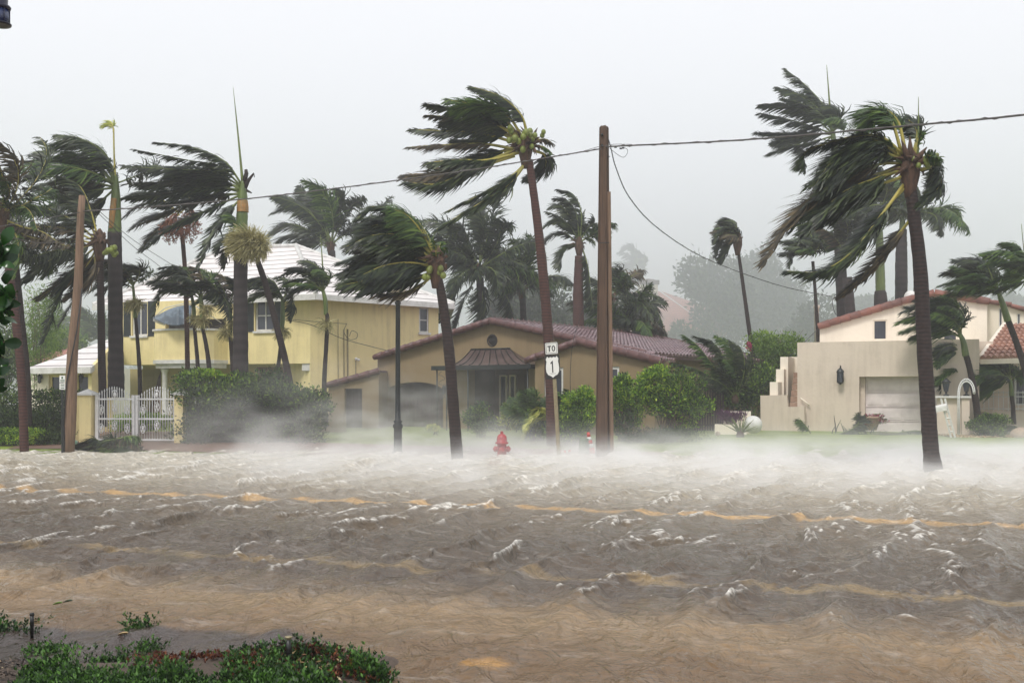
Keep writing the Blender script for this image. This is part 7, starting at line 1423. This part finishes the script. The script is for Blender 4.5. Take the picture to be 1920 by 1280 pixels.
# ---------------------------------------------------------------- near bank: ground cover, mulch, stakes
rg = np.random.default_rng(21)
def patch(n, xs_, ys_, mask):
    x_ = rg.uniform(*xs_, n); y_ = rg.uniform(*ys_, n); k = mask(x_, y_); return x_[k], y_[k]
def cover(name, label, mat, x_, y_, hgt, per, leaf, seed, up=.9):
    """sprigs: each a short upright shoot ringed with small leaves"""
    r = np.random.default_rng(seed); kp = (np.sin(x_ * 8.3 + 2 * np.sin(y_ * 7)) * np.sin(y_ * 13 + x_ * 3) > -.30) | (r.random(len(x_)) < .12); x_ = x_[kp]; y_ = y_[kp]; n_ = len(x_); z_ = gz(x_, y_) + .005; base = np.stack([x_, y_, z_], 1); hh = hgt * r.uniform(.55, 1.25, n_); hh = hh * (.45 + 1.1 * np.clip(np.sin(x_ * 8.3 + 2 * np.sin(y_ * 7)) * np.sin(y_ * 13 + x_ * 3) + .35, 0, 1.2)); lean = nrm(np.stack([r.normal(-.25, .4, n_), r.normal(-.1, .35, n_), np.full(n_, up)], 1))
    t_ = r.random((n_, per)) ** .8; p = base[:, None, :] + lean[:, None, :] * (hh[:, None] * t_)[..., None]; a_ = r.uniform(0, 6.28, (n_, per)); out_ = np.stack([np.cos(a_), np.sin(a_), np.full_like(a_, .55)], -1); ax_ = nrm(out_ + lean[:, None, :] * .7).reshape(-1, 3); p = p.reshape(-1, 3); m_ = len(p)
    sd_ = nrm(np.cross(ax_, r.normal(0, 1, (m_, 3)))); s_ = (leaf * r.uniform(.6, 1.3, m_))[:, None]; V = np.stack([p, p + ax_ * s_ * .5 + sd_ * s_ * .22, p + ax_ * s_, p + ax_ * s_ * .5 - sd_ * s_ * .22], 1).reshape(-1, 3); b = B(); b.quads(V, np.arange(m_ * 4).reshape(-1, 4)); return tag(b.build(name, M[mat]), label, kind='stuff')
def pix(x_, y_): return 960 + F * x_ / y_, YH + F * (H - .03) / y_
def inpoly(px_, py_, poly):
    c_ = np.zeros(len(px_), bool); n_ = len(poly)
    for i in range(n_):
        (x0, y0), (x1, y1) = poly[i], poly[(i + 1) % n_]
        if y0 == y1: continue
        k = ((y0 > py_) != (y1 > py_)) & (px_ < (x1 - x0) * (py_ - y0) / (y1 - y0) + x0); c_ ^= k
    return c_
def wob(x_, y_): return 9 * np.sin(x_ * 9) + 6 * np.sin(x_ * 23 + y_ * 11)
def pm_(poly): return lambda x_, y_: inpoly(pix(x_, y_)[0] + wob(y_, x_), pix(x_, y_)[1] + .5 * wob(x_, y_), poly)
G1 = [(60, 1282), (130, 1272), (190, 1294), (240, 1284), (330, 1292), (420, 1282), (520, 1280), (620, 1302), (700, 1290), (775, 1272), (805, 1290), (780, 1330), (700, 1420), (0, 1420), (40, 1290)]
G2 = [(-300, 1150), (30, 1152), (112, 1166), (85, 1188), (0, 1198), (-300, 1210)]
G3 = [(398, 1226), (470, 1218), (560, 1228), (640, 1236), (730, 1246), (800, 1262), (790, 1288), (640, 1288), (520, 1280), (430, 1272)]
x_, y_ = patch(42000, (-5, .2), (4.3, 7.0), pm_(G1)); cover('juniper', 'dense green juniper ground cover on the near bank', 'juniper', x_, y_, .10, 16, .028, 31)
x_, y_ = patch(9000, (-5, -2), (6.5, 8.0), pm_(G2)); cover('juniper', 'island of green juniper at the left water edge', 'juniper', x_, y_, .10, 18, .030, 32)
x_, y_ = patch(9000, (-3, .2), (5.8, 7.2), pm_(G3)); cover('juniper', 'dark green creeping sprigs along the bank edge', 'juniper', x_[::2], y_[::2], .07, 16, .028, 33); cover('red_groundcover', 'red brown withered creeper between the green sprigs', 'redcover', x_[1::2], y_[1::2] - .06, .05, 14, .026, 34)
x_, y_ = patch(2500, (-3, -1), (6, 7.2), pm_([(310, 1232), (400, 1218), (410, 1268), (330, 1268), (180, 1268), (180, 1258)])); cover('red_groundcover', 'reddish drowned creeper in the puddle', 'redcover', x_, y_, .045, 12, .024, 35)
for k, (cx_, cy_, nn_) in enumerate(((100, 1212, 420), (285, 1205, 260), (205, 1225, 90), (270, 1168, 60), (710, 1265, 200))):
    yy_ = F * (H - .03) / (cy_ - YH); xx_ = (cx_ - 960) / F * yy_; q_ = rg.normal(0, 1, (nn_, 2)) * [.07, .06]; cover('juniper_tuft', ['juniper tuft at the mulch edge', 'lone dark juniper tuft standing in the puddle', 'tiny sprig in the puddle', 'few green sprigs near the left stake', 'rounded tuft at the right end of the bank'][k], 'juniper', xx_ + q_[:, 0], yy_ + q_[:, 1], .09, 14, .028, 40 + k)
MUL = [(-400, 1235), (60, 1228), (70, 1260), (50, 1420), (-400, 1420)]
def chips(name, label, mat, x_, y_, s_, seed, lift=.01):
    r = np.random.default_rng(seed); n_ = len(x_); p_ = np.stack([x_, y_, gz(x_, y_) + lift * (1 + r.random(n_))], 1); e1_ = nrm(r.normal(0, 1, (n_, 3)) * [1, 1, .35]) * s_ * r.uniform(.5, 1.4, (n_, 1)); e2_ = nrm(np.cross(e1_, r.normal(0, .4, (n_, 3)) + [0, 0, 1])) * s_ * .3; b = B(); b.quads(np.stack([p_ - e1_, p_ - e2_, p_ + e1_, p_ + e2_], 1).reshape(-1, 3), np.arange(n_ * 4).reshape(-1, 4)); return tag(b.build(name, M[mat]), label, kind='stuff')
x_, y_ = patch(16000, (-5, -1.5), (4.3, 6.9), pm_(MUL)); chips('mulch', 'wet dark wood mulch at the lower left corner', 'mulch', x_, y_, .022, 51)
x_, y_ = patch(16000, (-5, .2), (4.3, 7.2), pm_(G1)); chips('mulch', 'dark mulch under the juniper', 'mulch', x_, y_, .022, 52)
x_, y_ = patch(1500, (-3, .2), (5.4, 7), pm_([(470, 1235), (640, 1240), (660, 1290), (480, 1290)])); chips('leaf_litter', 'pale leaves and shells scattered among the ground cover', 'litter', x_, y_, .02, 53, .035); x_, y_ = patch(130, (-5, -1.5), (4.3, 6.9), pm_(MUL)); chips('leaf_litter', 'few orange leaves on the wet mulch', 'litter', x_, y_, .018, 54, .03)
def stake(label, px_, y0_, y1_, head):
    yy_ = F * (H - .0) / (y1_ - YH); p_ = P(px_, y1_, yy_); t_ = P(px_, y0_, yy_); r = thing('sprinkler', label, 'sprinkler', (p_.x, p_.y, -.05), 'black irrigation risers'); b = B(); b.lathe((p_.x, p_.y, 0), [(.011, -.1), (.011, p_.z + (t_.z - p_.z) * .45), (.014, p_.z + (t_.z - p_.z) * .46), (.013, t_.z - .02)], 10); b.build('riser', M['sign_black'], r)
    b = B(); b.lathe((p_.x, p_.y, t_.z - .02), [(.013, 0), (.016, .004), (.022 if head else .014, .014), (.022 if head else .012, .02)], 12); b.build('nozzle', M['galv'] if head else M['sign_black'], r)
stake('black sprinkler riser with pale nozzle in the ground cover', 541, 1192, 1262, True); stake('short black riser standing in the puddle at left', 60, 1148, 1192, False)
# stray leaves floating
for k, (cx_, cy_, mt, lb) in enumerate(((127, 1134, 'bigleaf', 'dark leaf floating on the brown water'), (108, 1138, 'limeleaf', 'green leaf floating beside the dark one'), (230, 1196, 'litter', 'orange leaf stuck in the puddle'), (636, 1262, 'limeleaf', 'bright green leaf lying on the ground cover'), (520, 1262, 'litter', 'orange brown fallen leaf beside the sprinkler'))):
    yy_ = F * H / (cy_ - YH); p_ = P(cx_, cy_, yy_); p_.z += .03 if k < 3 else .07; b = B(); n_ = 8; s_ = .032
    pts = [(math.cos(a_) * s_ * 1.2, math.sin(a_) * s_ * .6) for a_ in [2 * math.pi * i / n_ for i in range(n_)]]; b.add([p_ + Vector((x0, y0, abs(y0) * .6 + .2 * x0)) for x0, y0 in pts] + [p_ + Vector((x0, y0, abs(y0) * .6 + .2 * x0 - .003)) for x0, y0 in pts], [tuple(range(n_)), tuple(range(n_, 2 * n_))[::-1]]); tag(b.build('fallen_leaf', M[mt], origin=p_), lb, 'leaf', 'stray leaves')

# glossy broad-leaved shrub at the left edge, near the camera
r = thing('broadleaf_shrub', 'dark glossy broad-leaved shrub cut off by the left edge, near the camera', 'shrub', (-2.75, 4.6, 0)); rgp = random.Random(3); bl_ = B(); bs = B()
D0 = 4.6; tw = [[P(-60, 1000, D0), P(-40, 800, D0), P(-25, 640, D0), P(-12, 520, D0), P(5, 460, D0)], [P(-60, 900, D0), P(-45, 720, D0), P(-20, 660, D0), P(8, 640, D0)], [P(-50, 760, D0), P(-30, 600, D0), P(5, 570, D0), P(25, 560, D0)], [P(-60, 820, D0), P(-40, 740, D0), P(-10, 700, D0)]]
def bigleaf(p, dr, s_):
    dr = dr.normalized(); sd_ = dr.cross(Vector((rgp.uniform(-.5, .5), -1, rgp.uniform(-.5, .5)))).normalized(); nn = sd_.cross(dr); V = []; 
    for k, w_ in enumerate((.12, .62, .95, 1.0, .75, .2)):
        t_ = k / 5; c_ = p + dr * s_ * t_ + nn * s_ * .18 * math.sin(t_ * 3); V += [c_ - sd_ * s_ * .28 * w_ + nn * s_ * .06 * w_, c_, c_ + sd_ * s_ * .28 * w_ + nn * s_ * .06 * w_]
    bl_.add(V, [(3 * k + j, 3 * k + j + 1, 3 * k + j + 4, 3 * k + j + 3) for k in range(5) for j in range(2)], 0, True)
for tpts in tw:
    c_ = catmull(tpts, 16); bs.tube([Vector(q_) for q_ in c_], list(np.linspace(.012, .004, 16)), 6)
    for k in range(4, 16):
        for j in range(3): bigleaf(Vector(c_[k]), Vector((rgp.uniform(-1, .55), rgp.uniform(-.8, .6), rgp.uniform(-.3, 1))), rgp.uniform(.055, .10))
for (px_, py_) in ((14, 470), (22, 520), (20, 555), (6, 500), (12, 590), (4, 620), (10, 690), (2, 715), (-5, 540), (-5, 480), (16, 482), (26, 575)):
    for j in range(3): bigleaf(P(px_ - 14, py_ + 12, D0), Vector((rgp.uniform(.0, .9), rgp.uniform(-.5, .3), rgp.uniform(-.2, 1))), rgp.uniform(.05, .085))
bl_.build('leaves', M['bigleaf'], r); bs.build('stems', M['twig'], r)
